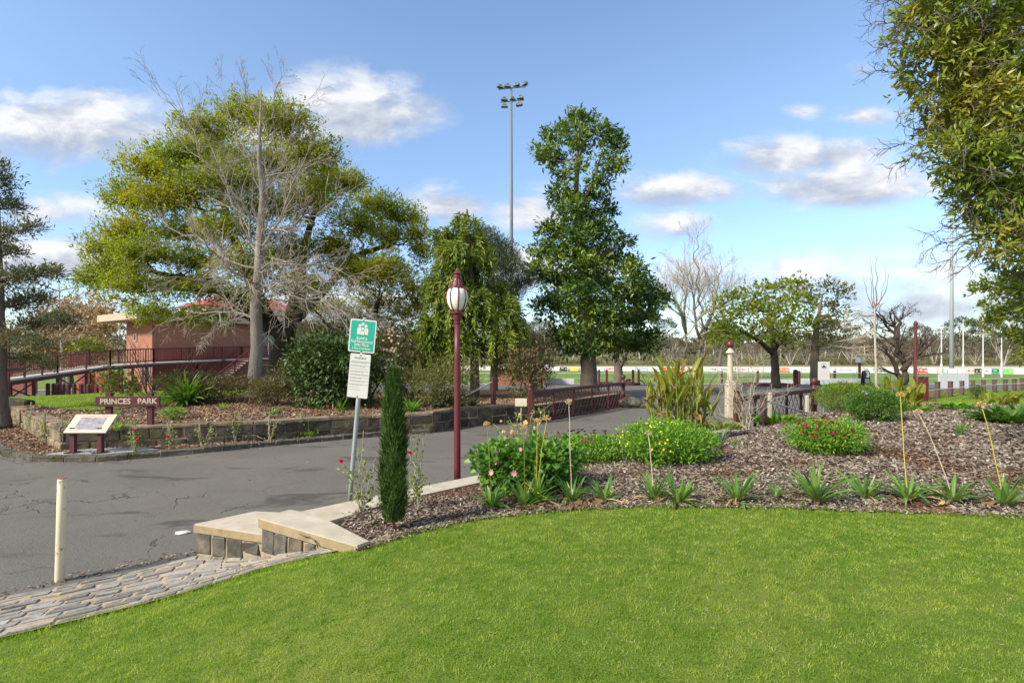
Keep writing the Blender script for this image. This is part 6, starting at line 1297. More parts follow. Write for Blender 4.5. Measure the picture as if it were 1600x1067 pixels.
# ---------------------------------------------------------------- brick building, ramp and tanks at left
Cb = V3(-27.3, 40, -.75); ux = nrm(V3(.57, .82, 0)); uy = nrm(V3(-.82, .57, 0)); ang = math.atan2(ux[1], ux[0])
t = thing('brick_building', 'red brick building with beige flat eaves and a red roof behind the ramp', 'building', Cb, world=False); t.rotation_euler.z = ang
HB, LX, LY = 5.55, 16.0, 5.2
def at(x, y, z): return Cb + ux * x + uy * y + V3(0, 0, z)
m = MB(); m.box((LX / 2, LY / 2, HB / 2), (LX, LY, HB), .01); m.box((LX / 2 + 2, 6.5, HB / 2 - .2), (10, 4, HB - .4), .01); m.build('wall', M['brick'], t)
m = MB(); m.box((LX / 2 - .3, LY / 2 + .6, HB + .3), (LX + 2.2, LY + 2.6, .55), .03); rf = m.build('roof', M['fascia'], t)
m = MB(); m.box((8.6, 3.4, HB + 1.05), (8.6, 4.6, 1.0), .03); m.build('upper_wall', M['fascia'], rf); m = MB(); q = [(3.9, .8), (13.4, .8), (13.4, 6.2), (3.9, 6.2)]; v = [(a, b, HB + 1.56) for a, b in q] + [(6.5, 3.0, HB + 2.7), (11, 3.0, HB + 2.7), (11, 4, HB + 2.7), (6.5, 4, HB + 2.7)]; m.add(v, [[0, 1, 5, 4], [1, 2, 6, 5], [2, 3, 7, 6], [3, 0, 4, 7], [4, 5, 6, 7]]); m.build('upper_roof', M['redroof'], rf)
def window(face, s, z, w, h, mull=1):
    f, g = MB(), MB()
    if face == 'y': c = lambda a, d: (d, a, 0)       # on the face x=0
    else: c = lambda a, d: (a, d, 0)
    P = lambda a, d, zz: np.array(c(a, d)) + V3(0, 0, zz)
    sz = lambda a, d, zz: np.array(c(a, d)) + V3(0, 0, zz)
    g.box(P(s, -.012, z), np.abs(sz(w - .06, .03, h - .06)), .002)
    for k in (-1, 1): f.box(P(s + k * w / 2, -.03, z), np.abs(sz(.07, .09, h)), .004); f.box(P(s, -.03, z + k * h / 2), np.abs(sz(w + .07, .092, .07)), .004)
    for k in range(mull): f.box(P(s - w / 2 + w * (k + 1) / (mull + 1), -.028, z), np.abs(sz(.045, .07, h)), .003)
    o = f.build('window', M['fascia'], t); g.build('pane', M['glass'], o)
window('y', 1.3, 1.45, 1.5, 1.35, 2); window('y', 3.3, 4.3, .5, .5, 0); window('x', 12.5, 4.2, 2.2, 1.5, 2); window('x', 9.0, 1.4, 1.2, 1.2, 1)
m = MB(); m.box((9.2, -.02, 3.75), (1.9, .08, 2.3), .01); m.build('door', M['glass'], t)
m = MB(); m.tube([(-.1, -.1, 0), (-.1, -.1, HB)], .05, 8); m.build('downpipe', M['maroon_wood'], t)

def rail_run(t, pts, h=1.02, step=.16, mat=None, posts=True):
    pts = [np.array(p, float) for p in pts]; m, b = MB(), MB()
    for a, c in zip(pts[:-1], pts[1:]):
        m.bar(a + V3(0, 0, h), c + V3(0, 0, h), .07, .06); m.bar(a + V3(0, 0, .12), c + V3(0, 0, .12), .04, .04); L = np.linalg.norm(c - a); n = int(L / step)
        for i in range(1, n): q = a + (c - a) * i / n; b.box(q + V3(0, 0, .1 + h / 2 - .03), (.028, .028, h - .14), .002)
        k = max(1, round(L / 2.2))
        for i in range(k + 1): q = a + (c - a) * i / k; p_ = MB(); p_.box(q + V3(0, 0, h / 2), (.07, .07, h), .004); p_.build('rail_post', mat, t)
    m.build('handrail', mat, t); b.build('balustrade', mat, t)
path = [V3(-33, 21, .75), V3(-24.4, 25.2, 1.02), V3(-26.9, 31, 1.15), V3(-27.9, 36.4, 1.45), V3(-26.3, 38.5, 1.62), V3(-22.0, 44.2, 1.88), V3(-20.4, 46.4, 1.9)]
t = thing('access_ramp', 'maroon steel access ramp with pale deck climbing past the brick building', 'ramp', V3(-27, 31, 0))
dk, bm_, rails = MB(), MB(), []
wd = 1.5
def side(i):
    a = path[max(0, i - 1)]; b = path[min(len(path) - 1, i + 1)]; d = nrm((b - a) * V3(1, 1, 0)); return V3(d[1], -d[0], 0)
L_e = [p + side(i) * .05 for i, p in enumerate(path)]; R_e = [p - side(i) * wd for i, p in enumerate(path)]
for i in range(len(path) - 1):
    q = [L_e[i], L_e[i + 1], R_e[i + 1], R_e[i]]; v = [p for p in q] + [p - V3(0, 0, .1) for p in q]; dk.add(v, [[3, 2, 1, 0], [4, 5, 6, 7]] + [[j, (j + 1) % 4, 4 + (j + 1) % 4, 4 + j] for j in range(4)])
    for e in (L_e, R_e): bm_.bar(e[i] - V3(0, 0, .21), e[i + 1] - V3(0, 0, .21), .08, .2)
dk.build('deck', M['deck'], t); bm_.build('edge_beam', M['brown_iron'], t)
rail_run(t, L_e, mat=M['maroon']); rail_run(t, R_e, mat=M['maroon'])
for i in range(1, 5):
    for f in (0, .5):
        a = L_e[i] + (L_e[i + 1] - L_e[i]) * f; c = R_e[i] + (R_e[i + 1] - R_e[i]) * f
        for q in (a, c): z = float(G(q[0], q[1])) - .1; sp = MB(); sp.box((q[0], q[1], (z + q[2] - .3) / 2), (.12, .12, q[2] - .3 - z), .006); sp.build('support_post', M['brown_iron'], t)
xb = MB()
for i in (1, 2):
    a = L_e[i] + (L_e[i + 1] - L_e[i]) * .03; c = L_e[i] + (L_e[i + 1] - L_e[i]) * .5; za, zc = float(G(*a[:2])), float(G(*c[:2]))
    xb.bar(V3(a[0], a[1], za), V3(c[0], c[1], c[2] - .35), .06, .06); xb.bar(V3(a[0], a[1], a[2] - .35) + V3(.03, -.03, 0), V3(c[0], c[1], zc) + V3(.03, -.03, 0), .06, .06)
xb.build('cross_brace', M['brown_iron'], t)
# stairs from the landing
t = thing('outdoor_stairs', 'open stair with pale treads and maroon handrail beside the bare grey tree', 'stairs', V3(-21.6, 42, 0)); s0, s1 = V3(-22.0, 43.6, 1.86), V3(-23.3, 40.2, -.5); n = 13; d = s1 - s0; sx = nrm(np.cross(d, V3(0, 0, 1)))
tr, st = MB(), MB()
for i in range(1, n): q = s0 + d * i / n; tr = MB(); tr.box(q, (1.35, .3, .05), .006, np.column_stack([sx, np.cross(V3(0, 0, 1), sx), [0, 0, 1]])); tr.build('tread', M['deck'], t)
for k in (-.7, .7): st = MB(); st.bar(s0 + sx * k, s1 + sx * k, .06, .22); st.build('stringer', M['brown_iron'], t)
for k in (-.7, .7): rail_run(t, [s0 + sx * k, s1 + sx * k], mat=M['maroon'])
for px, Y, r, lab in ((142, 41, .86, 'red steel water tank under the ramp, left of two'), (171, 40.5, .84, 'red steel water tank under the ramp, the one nearer the brick building')):
    t = thing('water_tank', lab, 'tank', V3((px - CX) / F * Y, Y, float(G((px - CX) / F * Y, Y)) - .1)); m = MB(); z0 = -.2
    prof = [(r, z0)] + [(r + (.012 if k % 2 else 0), z0 + 1.75 * k / 14) for k in range(1, 14)] + [(r, z0 + 1.75), (r * .96, z0 + 1.8)]; b = t.location; m.lathe(prof, np.array(b), 28); m.build('shell', M['tank'], t); m = MB(); m.lathe([(r * .96, z0 + 1.8), (.3, z0 + 1.95), (.01, z0 + 1.97)], np.array(b), 28); m.build('lid', M['tank'], t)
m = MB(); m.box((0, 0, .75), (9, .3, 1.5), .01); o = solo(m, 'brick_wall', M['brick2'], 'low orange brick wall under the left end of the ramp', 'wall'); o.location = (-38.9, 37, -1.0); o.rotation_euler.z = .25
Y = 23.5; m = MB(); p = V3((14 - CX) / F * Y, Y, .3); m.tube([p, p + V3(0, 0, 2.8)], .045, 10); m.tube([p + V3(0, 0, -.05), p + V3(0, 0, .04)], .09, 10); m.lathe([(.05, 2.78), (.06, 2.8), (.03, 2.86), (.002, 2.88)], p, 10); solo(m, 'steel_post', M['maroon'], 'thin maroon steel post beside the conifer trunk at left', 'post')
for i, px in enumerate((75, 84, 91, 99, 107, 116, 127, 138, 151, 163)):
    Yb_ = 29.2 - .1 * i; X_ = (px - CX) / F * Yb_; m = MB(); m.box((0, 0, .42), (.16, .16, 1.0), .02); m.lathe([(.075, .9), (.05, .94), (.005, .95)], (0, 0, 0), 8); o = solo(m, 'bollard', M['maroon_wood'], ORD[i] + ' maroon timber bollard from the left in the row beyond the lawn patch', 'bollard', 'maroon bollards beyond the lawn patch'); o.location = (X_, Yb_, -.3)
m = MB(); m.box((0, 0, .1), (.9, .5, .5), .05, None, .03); o = solo(m, 'stone_block', M['wallstone'], 'grey stone block at the foot of the left edge conifer', 'stone'); o.location = (-16.4, 17.4, .45)

# ---------------------------------------------------------------- floodlights
def floodlight(name, label, p, H, r, lamps, mat):
    t = thing(name, label, 'floodlight', p); m = MB(); m.tube([p + V3(0, 0, -.1), p + V3(0, 0, H * .5), p + V3(0, 0, H)], [r, r * .75, r * .42], 14); m.build('mast', mat, t, True)
    tilt = nrm(V3(.95, .15, .17)); m = MB(); m.bar(p + V3(0, 0, H) - tilt * 1.35, p + V3(0, 0, H) + tilt * 1.5, .09, .09); c2 = p + V3(0, 0, H - 1.35); m.bar(c2 - tilt * 1.15, c2 + tilt * 1.35, .09, .09); m.build('cross_arm', mat, t)
    for (c, k, dz, yw) in lamps:
        b = (p + V3(0, 0, H) if c == 0 else c2) + tilt * k + V3(0, 0, dz); Rm = euler(R(-20), 0, R(yw)); h = MB(); h.add(np.array([(-.27, -.1, .1), (.27, -.1, .1), (.27, .1, .2), (-.27, .1, .2), (-.34, -.16, -.22), (.34, -.16, -.22), (.34, .2, -.12), (-.34, .2, -.12)]) @ Rm.T + b, [[3, 2, 1, 0], [4, 5, 6, 7], [0, 1, 5, 4], [1, 2, 6, 5], [2, 3, 7, 6], [3, 0, 4, 7]]); h.bar(b - V3(0, 0, dz if abs(dz) < .4 else .2), b, .12, .12); h.box(b + V3(.0, .05, .16), (.3, .3, .14), .03)
        o = h.build('lamp_head', M['galv_far'], t); g = MB(); g.add(np.array([(-.3, -.14, -.235), (.3, -.14, -.235), (.3, .17, -.15), (-.3, .17, -.15), (-.3, -.13, -.215), (.3, -.13, -.215), (.3, .17, -.13), (-.3, .17, -.13)]) @ Rm.T + b, [[3, 2, 1, 0], [4, 5, 6, 7], [0, 1, 5, 4], [1, 2, 6, 5], [2, 3, 7, 6], [3, 0, 4, 7]]); g.build('lens', M['glass'], o)
LM = [(0, -1.2, .3, 25), (0, -.42, .28, 10), (0, .55, .3, -30), (0, 1.45, .3, -55), (1, -.75, .3, 10), (1, -.72, -.4, 5), (1, .12, .25, 40), (1, .95, .3, -20), (1, .85, -.4, -25)]
Y = 54.0; p = V3((799 - CX) / F * Y, Y, float(G(0, Y))); floodlight('floodlight', 'very tall thin green-grey mast with two arms of floodlights, left of the tall dark tree', p, EYE + (552 - 138) / F * Y - p[2], .24, LM, M['galv_far'])
Y = 132.0; p = V3((1487 - CX) / F * Y, Y, float(G(100, Y))); floodlight('floodlight', 'pale floodlight mast beyond the oval among the white goal posts', p, 42, .5, LM, M['galv_pale'])

# ---------------------------------------------------------------- the oval
def fence_at(px):
    k = (px - CX) / F; best = None
    for a, b in zip(ovf[:-1], ovf[1:]):
        a = np.array(a); b = np.array(b); d = b - a; den = d[0] - k * d[1]
        if abs(den) < 1e-9: continue
        s = (k * a[1] - a[0]) / den
        if -1e-6 <= s <= 1 + 1e-6: q = a + d * s; return V3(q[0], q[1], float(G(q[0], q[1])))
boards = [(742, 770, 'white', ''), (772, 800, 'white', ''), (826, 838, 'yl', ''), (838, 874, 'white', ''), (875, 886, 'black', ''), (891, 903, 'yellow', ''), (926, 944, 'white', ''), (945, 960, 'pinkb', ''), (961, 992, 'white', ''), (993, 1012, 'bluegrey', ''), (1013, 1036, 'white', ''), (1037, 1056, 'red2', ''), (1057, 1074, 'pinkb', ''), (1076, 1107, 'white', ''), (1108, 1121, 'blk', 'TYRE'), (1122, 1148, 'blk', 'DESIGN'), (1150, 1169, 'rd', 'HIRE'), (1170, 1192, 'white', ''), (1193, 1215, 'white', ''), (1217, 1232, 'orange', ''), (1234, 1252, 'white', ''), (1253, 1274, 'blk2', ''), (1275, 1304, 'white', ''), (1307, 1338, 'blu', 'ROCKWELL'), (1339, 1350, 'yl', ''), (1357, 1384, 'white', ''), (1385, 1420, 'rd2', ''), (1421, 1431, 'white', ''), (1432, 1448, 'red2', ''), (1449, 1464, 'white', ''), (1465, 1473, 'yl', ''), (1474, 1480, 'bluegrey', ''), (1481, 1495, 'white', ''), (1496, 1509, 'white', ''), (1510, 1522, 'pinkb', ''), (1523, 1536, 'black', ''), (1537, 1549, 'rd3', ''), (1550, 1561, 'tealb', ''), (1562, 1567, 'white', ''), (1568, 1582, 'greenb', ''), (1583, 1602, 'white', ''), (1604, 1630, 'white', '')]
CN = {'black': 'black', 'yellow': 'bright yellow', 'bluegrey': 'blue-grey', 'orange': 'orange', 'tealb': 'dark teal', 'greenb': 'lime green'}
seen = {}
LB = {'white': 'plain white advertising board along the far fence of the oval', 'yl': 'pale cream advertising board along the far fence of the oval', 'pinkb': 'faded pink advertising board along the far fence of the oval', 'red2': 'faded red advertising board with white marks along the far oval fence', 'blk': '', 'rd': '', 'rd2': 'white advertising board with small red marks behind the slender young tree', 'rd3': 'white advertising board with a red stroke between the black and teal boards', 'blu': 'white advertising board reading ROCKWELL left of the black A-frame sign', 'blk2': 'white advertising board with dark lettering behind the thinner olive tree'}
for i, (a, b, k, tx) in enumerate(boards):
    A, B = fence_at(a), fence_at(b); bm_ = {'white': 'boardwhite', 'yl': 'cream', 'red2': 'red', 'blk': 'boardwhite', 'rd': 'boardwhite', 'rd2': 'boardwhite', 'rd3': 'boardwhite', 'blu': 'boardwhite', 'blk2': 'boardwhite'}.get(k, k); 
    lab = LB.get(k) or ''
    if k == 'blk': lab = 'white advertising board with black lettering, ' + ('first' if tx == 'TYRE' else 'second') + ' left of the gate pillar'
    if k == 'rd': lab = 'white advertising board lettered in red right of the cream gate pillar'
    if not lab: lab = CN[k] + ' advertising board on the oval fence, ' + {'black': 'by the yellow board' if a < 1000 else 'between the goal posts', 'bluegrey': 'behind the canna clump' if a < 1200 else 'beside the outer goal post'}.get(k, 'the only one of its colour')
    t = thing('advertising_board', lab, 'advertising board', A, 'advertising boards along the oval fence'); d = nrm((B - A) * V3(1, 1, 0)); up = V3(0, 0, 1); m = MB(); h = .92; m.bar(A + up * (h / 2 + .06), B + up * (h / 2 + .06), .04, h, .004); pn = m.build('panel', M[bm_], t)
    n_ = nrm(np.cross(d, up)); pl = frame_place((A + B) / 2 + up * (h / 2 + .06) + n_ * .024, d, up, n_); W_ = np.linalg.norm(B - A); m = MB()
    if tx: text_geo(m, tx, .62 if len(tx) < 7 else .5, pl, .004, wide=min(1.0, W_ * .85 / (len(tx) * .4)), bold=.01); m.build('lettering', M['black' if k == 'blk' else 'red' if k == 'rd' else 'ink'], pn)
    else:
        sty = {'red2': 'boardwhite', 'orange': 'boardwhite', 'tealb': 'greenb', 'black': 'cream', 'rd2': 'red', 'rd3': 'red', 'blk2': 'ink', 'greenb': 'boardwhite', 'pinkb': 'red'}.get(k, 'bluegrey' if rng.random() < .5 else 'paleboard')
        x = -W_ * .32
        while x < W_ * .3: w_ = .14 + .5 * rng.random(); hh = .12 + .16 * rng.random(); z0 = -.15 + .2 * rng.random(); v = np.array([(x, z0, 0), (x + w_, z0, 0), (x + w_, z0 + hh, 0), (x, z0 + hh, 0)]); m.add(np.concatenate([pl(v), pl(v + V3(0, 0, .004))]), [[4, 5, 6, 7], [0, 1, 5, 4], [2, 3, 7, 6], [1, 2, 6, 5], [3, 0, 4, 7]]); x += w_ + .3
        m.build('artwork', M[sty], pn)
t = thing('oval_fence', 'low white rail fence carrying the advertising boards round the far side of the oval', 'fence', V3(4.7, 128, -2)); m, ps = MB(), MB()
for a, b in zip(ovf[:-1], ovf[1:]):
    A = V3(*a, float(G(*a))); B = V3(*b, float(G(*b))); L = np.linalg.norm(B - A); k = int(L / 3); dd = nrm(B - A); off = nrm(np.cross(V3(0, 0, 1), dd)) * .12; m.bar(A + off + V3(0, 0, 1.0), B + off + V3(0, 0, 1.0), .06, .06)
    for i in range(k): q = A + off + (B - A) * i / k; ps.box((q[0], q[1], float(G(q[0], q[1])) + .5), (.07, .07, 1.04), .004)
m.build('rail', M['boardwhite'], t); ps.build('posts', M['boardwhite'], t)
# goal posts
for i, (px, top) in enumerate(((1471, 512), (1505, 499), (1536, 497), (1565, 517))):
    Y = 71.0 + i * .6; X_ = (px - CX) / F * Y; z = float(G(X_, Y)); H = EYE + (CY - top) / F * Y - z; t = thing('goal_post', ('outer white goal post nearest the maroon lamp pole', 'tall inner white goal post right of the floodlight mast', 'tall inner white goal post in front of the black advertising board', 'outer white goal post by the leafy tree at the right edge')[i], 'goal post', V3(X_, Y, z), 'white goal posts on the oval')
    m = MB(); b = V3(X_, Y, z); m.tube([b, b + V3(0, 0, H - .04), b + V3(0, 0, H)], [.075, .06, .03], 12); m.build('post', M['boardwhite'], t); m = MB(); m.tube([b, b + V3(0, 0, .1), b + V3(0, 0, 1.9), b + V3(0, 0, 1.95)], [.12, .135, .135, .09], 12); m.build('padding', M['white'], t)
# yard edge: wire fence, kick boards, maroon posts
t = thing('wire_fence', 'thin white wire fence along the near edge of the oval', 'fence', V3(0, 46.6, -.4)); m, ps = MB(), MB()
for x in np.arange(-8, 48, 3.2): z = float(G(x, 46.6)); ps = MB(); ps.tube([(x, 46.6, z - .02), (x, 46.6, z + 1.0)], .025, 6); ps.build('fence_post', M['galv_far'], t)
m.tube([(-8, 46.6, float(G(0, 46.6)) + .98), (48, 46.6, float(G(0, 46.6)) + .98)], .022, 5); m.tube([(-8, 46.6, float(G(0, 46.6)) + .5), (48, 46.6, float(G(0, 46.6)) + .5)], .012, 5); m.build('wire', M['boardwhite'], t)
for a, b, Y, z0, z1, lab in ((844, 897, 46.2, .0, .5, 'pale grey low board on the yard edge left of the tall dark tree'), (1243, 1345, 46.2, 0, .5, 'long pale grey low board behind the white notice sign'), (1186, 1240, 46.25, 0, .42, 'darker grey low board behind the round green tree'), (1466, 1513, 33, .15, 1.05, 'pale grey upright board behind the maroon bollards')):
    x0, x1 = (a - CX) / F * Y, (b - CX) / F * Y; z = float(G((x0 + x1) / 2, Y)); m = MB(); m.box(((x0 + x1) / 2, Y, z + (z0 + z1) / 2), (x1 - x0, .06, z1 - z0), .006)
    for x in np.linspace(x0 + .1, x1 - .1, 3): m.box((x, Y + .05, z + z1 / 2), (.06, .05, z1 - .02), .004)
    solo(m, 'low_board', M['paleboard'], lab, 'board')
for i, (px, py, h, w_, lab) in enumerate(((936, 602, 1.25, .17, 'maroon post just right of the tall dark tree trunk'), (948, 603, 1.25, .17, 'second maroon post right of the tall dark tree trunk'), (989, 602, 1.25, .18, 'maroon post right of the small black animal'), (998, 601, 1.25, .16, 'darker maroon post farther right of the small black animal'), (1034, 601, 1.15, .16, 'maroon post seen through the left canna leaves'), (1128, 600, 1.1, .15, 'maroon post just left of the gate pillar'), (1184, 601, 1.15, .15, 'maroon post left of the leafy round tree'), (1243, 603, 1.25, .34, 'broad maroon post between the two round trees'), (1249, 601, 1.15, .14, 'thin maroon post behind the broad one between the round trees'), (1304, 600, 1.15, .16, 'maroon post right of the white notice sign'), (1295, 600, 1.1, .14, 'maroon post half hidden by the white notice sign'))):
    p = hit(px, py, G, 25, 60); m = MB(); m.box((0, 0, h / 2), (w_, .17, h + .05), .015); m.lathe([(w_ * .45, h + .02), (w_ * .3, h + .06), (.005, h + .07)], (0, 0, 0), 8); o = solo(m, 'maroon_post', M['maroon_wood'], lab, 'post', 'maroon posts around the yard trees'); o.location = p
for px0, px1, py, lab in ((938, 1000, 602, 'low maroon timber edging round the small pale forked tree'), (1178, 1247, 604, 'low maroon timber edging round the leafy round tree')):
    a = hit(px0, py, G, 25, 60); b = hit(px1, py, G, 25, 60); m = MB(); up = V3(0, 0, .09); m.bar(a + up, b + up, .12, .2); m.bar(a + V3(.1, 2.4, .07), b + V3(-.1, 2.4, .07), .12, .2); m.bar(a + V3(0, .07, .09), a + V3(.1, 2.33, .07), .12, .2); m.bar(b + V3(0, .07, .09), b + V3(-.1, 2.33, .07), .12, .2); solo(m, 'timber_edging', M['maroon_wood'], lab, 'edging')
# small black animal, head lowered
bm = bmesh.new(); J = [((0, 0, .36), .125), ((.14, 0, .37), .12), ((-.13, 0, .33), .105), ((-.24, 0, .25), .075), ((-.31, 0, .15), .06), ((-.36, 0, .07), .035), ((.24, 0, .3), .07), ((.29, 0, .2), .035)]
E = [(0, 1), (0, 2), (2, 3), (3, 4), (4, 5), (1, 6), (6, 7)]
for sx, k in ((.17, 1), (-.13, 2)):
    for sy in (-.06, .06):
        n0 = len(J); J += [((sx, sy, .24), .05), ((sx + (.02 if sx > 0 else -.01), sy, .12), .03), ((sx, sy, .02), .025)]; E += [(k, n0), (n0, n0 + 1), (n0 + 1, n0 + 2)]
me = bpy.data.meshes.new('animal'); me.from_pydata([j[0] for j in J], E, []); o = bpy.data.objects.new('animal', me); COL.objects.link(o); sk = o.modifiers.new('s', 'SKIN'); 
for i, j in enumerate(J): me.skin_vertices[0].data[i].radius = (j[1], j[1])
me.skin_vertices[0].data[0].use_root = True; sd = o.modifiers.new('d', 'SUBSURF'); sd.levels = sd.render_levels = 2; me.materials.append(M['fur']); p = hit(981, 599, G, 25, 60); o.location = p + V3(0, -.1, .02); o.scale = (1.0, 1.0, 1.0); o.rotation_euler.z = .3; tag(o, 'small black animal standing with lowered head beside the pale forked tree', 'animal')
# shed left of the tall tree
t = thing('brick_shed', 'small brick shed with a pale flat roof behind the dark red-leaved shrub', 'shed', V3(1, 44, -.4)); m = MB(); m.box((.6, 45, .35), (4.2, 2.2, 1.5), .01); m.build('wall', M['brick2'], t); m = MB(); m.box((.7, 44.9, 1.14), (4.8, 2.8, .1), .01, euler(0, R(-3), 0)); m.build('roof', M['paleboard'], t)
# white notice sign
Y = 20.0; b = V3((1287 - CX) / F * Y, Y, 0); t = thing('notice_sign', 'white notice board with a dark ringed symbol on a thin grey pole', 'sign', b); m = MB(); m.tube([b, b + V3(.0, .03, 1.98)], .025, 8); m.build('pole', M['galv'], t); m = MB(); m.box(b + V3(0, -.01, 1.63), (.445, .012, .7), .004); pn = m.build('panel', M['boardwhite'], t)
pl = frame_place(b + V3(0, -.0165, 1.63), V3(1, 0, 0), V3(0, 0, 1), V3(0, -1, 0)); m = MB(); a = np.linspace(0, 2 * np.pi, 24, endpoint=False); v = np.concatenate([np.column_stack([r * np.cos(a), .18 + r * np.sin(a), 0 * a + .001]) for r in (.105, .092)]); m.add(pl(v), [[i, (i + 1) % 24, 24 + (i + 1) % 24, 24 + i] for i in range(24)]); m.build('ring', M['ink'], pn)
m = MB(); disc(m, 0, 0, .001)
m = MB()
for x, y, r in ((-.035, .15, .035), (.04, .145, .03), (0, .2, .03), (.0, .165, .035)): q = np.column_stack([x + r * np.cos(a), y + r * np.sin(a), 0 * a + .0015 + .0003 * r]); m.add(pl(q), [list(range(24))])
m.build('emblem', M['maroon'], pn); m = MB()
for k in range(7):
    x = -.16
    while x < .14: w_ = .02 + .05 * rng.random(); q = np.array([(x, -.02 - k * .042, .001), (x + w_, -.02 - k * .042, .001), (x + w_, -.008 - k * .042, .001), (x, -.008 - k * .042, .001)]); m.add(pl(q), [[0, 1, 2, 3]]); x += w_ + .015
m.build('lettering', M['pinkb'], pn)
# tall information sign, A-frame 3, maroon box and pole
p = hit(1343, 600, G, 25, 60); t = thing('roofed_sign', 'pale blue-grey tilted sign plate on a tall maroon post', 'sign', p); m = MB(); m.box(p + V3(0, 0, .95), (.16, .16, 1.95), .01); m.build('post', M['maroon_wood'], t); m = MB(); m.box(p + V3(-.2, -.1, 2.15), (.5, .06, .48), .01, euler(R(-15), 0, R(10))); m.build('plate', M['bluegrey'], t)
p = hit(1356, 603, G, 25, 60); t = thing('a_frame_sign', 'black A-frame sign with a big white numeral 3', 'sign', p); m = MB(); Rm = euler(R(-8), 0, R(6)); m.box(p + V3(0, .1, .62), (.56, .04, 1.22), .01, Rm); pn = m.build('front_panel', M['black'], t); m = MB(); m.box(p + V3(0, .42, .6), (.56, .04, 1.2), .01, euler(R(10), 0, R(6))); m.build('rear_panel', M['black'], t)
pl = frame_place(p + V3(0, .1, .62) + Rm @ V3(0, -.022, 0), Rm[:, 0], Rm[:, 2], -Rm[:, 1]); m = MB(); text_geo(m, '3', .62, lambda v: pl(v + V3(.08, .28, 0)), .002, bold=.03)
for k in range(5):
    for j in range(2): q = np.array([(-.2 + j * .2, -.1 - k * .08, .003), (-.04 + j * .2, -.1 - k * .08, .003), (-.04 + j * .2, -.06 - k * .08, .003), (-.2 + j * .2, -.06 - k * .08, .003)]); m.add(pl(q), [[0, 1, 2, 3]])
m.build('lettering', M['boardwhite'], pn)
Y = 30.0; x0, x1 = (1305 - CX) / F * Y, (1338 - CX) / F * Y; t = thing('red_bench', 'dark red low bench box behind the yellowish dome bush', 'bench', V3((x0 + x1) / 2, Y, 0)); m = MB(); m.box(((x0 + x1) / 2, Y, .27), (x1 - x0, .55, .54), .015); m.build('body', M['maroon'], t); m = MB(); m.box(((x0 + x1) / 2, Y, .565), (x1 - x0 + .06, .62, .04), .01); m.build('top', M['maroon_wood'], t)
Y = 20.5; p = V3((1439 - CX) / F * Y, Y, .33); t = thing('maroon_pillar', 'square maroon timber pillar at the start of the bollard row', 'pillar', p); m = MB(); m.box(p + V3(0, 0, .5), (.34, .34, 1.06), .015); m.build('pillar_body', M['maroon'], t); m = MB(); m.box(p + V3(0, 0, 1.045), (.36, .36, .035), .01); m.build('pillar_cap', M['maroon_wood'], t)
Y = 22.5; p = V3((1430 - CX) / F * Y, Y, .3); t = thing('maroon_pole', 'tall rusty maroon pole standing behind the square maroon pillar', 'pole', p); m = MB(); m.tube([p, p + V3(0, 0, .8), p + V3(.02, 0, 3.28)], [.085, .07, .06], 12); m.lathe([(.075, 3.2), (.075, 3.3), (.05, 3.36), (.005, 3.4)], p + V3(.02, 0, 0), 12); m.build('shaft', M['maroon_wood'], t); m = MB(); m.box(p + V3(-.02, -.12, .45), (.5, .2, .7), .02); m.build('base_box', M['maroon_wood'], t)
for i, (px, py) in enumerate(((1447, 624), (1465, 622), (1485, 619.5), (1503, 617.5), (1520, 615.5), (1537, 614), (1554, 612.8), (1571, 611.6), (1585, 610.6), (1600, 609.6), (1616, 608.8), (1632, 608))):
    p = hit(px, py, hillR, 12, 60); p[2] = max(p[2], .1); h = (py - (597.5 - .72 * i * .95)) / F * p[1]; m = MB(); w_ = .155 if i != 9 else .26; m.box((0, 0, h / 2), (w_, w_, h + .04), .02, rotz(.2 * i)); m.box((0, 0, h - .01), (w_ + .02, w_ + .02, .03), .01, rotz(.2 * i)); o = solo(m, 'bollard', M['brown_wood'], (ORD[i] + ' brown timber bollard counting right from the square maroon pillar'), 'bollard', 'brown bollards along the yard edge'); o.location = p
m = MB(); c = [hit(px, py, hillR, 12, 60) + V3(0, -.14, .40) for px, py in ((1447, 624), (1503, 617.5), (1554, 612.8), (1600, 609.6), (1632, 608))]; m.tube(c, .012, 5); solo(m, 'cable', M['boardwhite'], 'thin white cable strung along the brown bollards', 'cable')

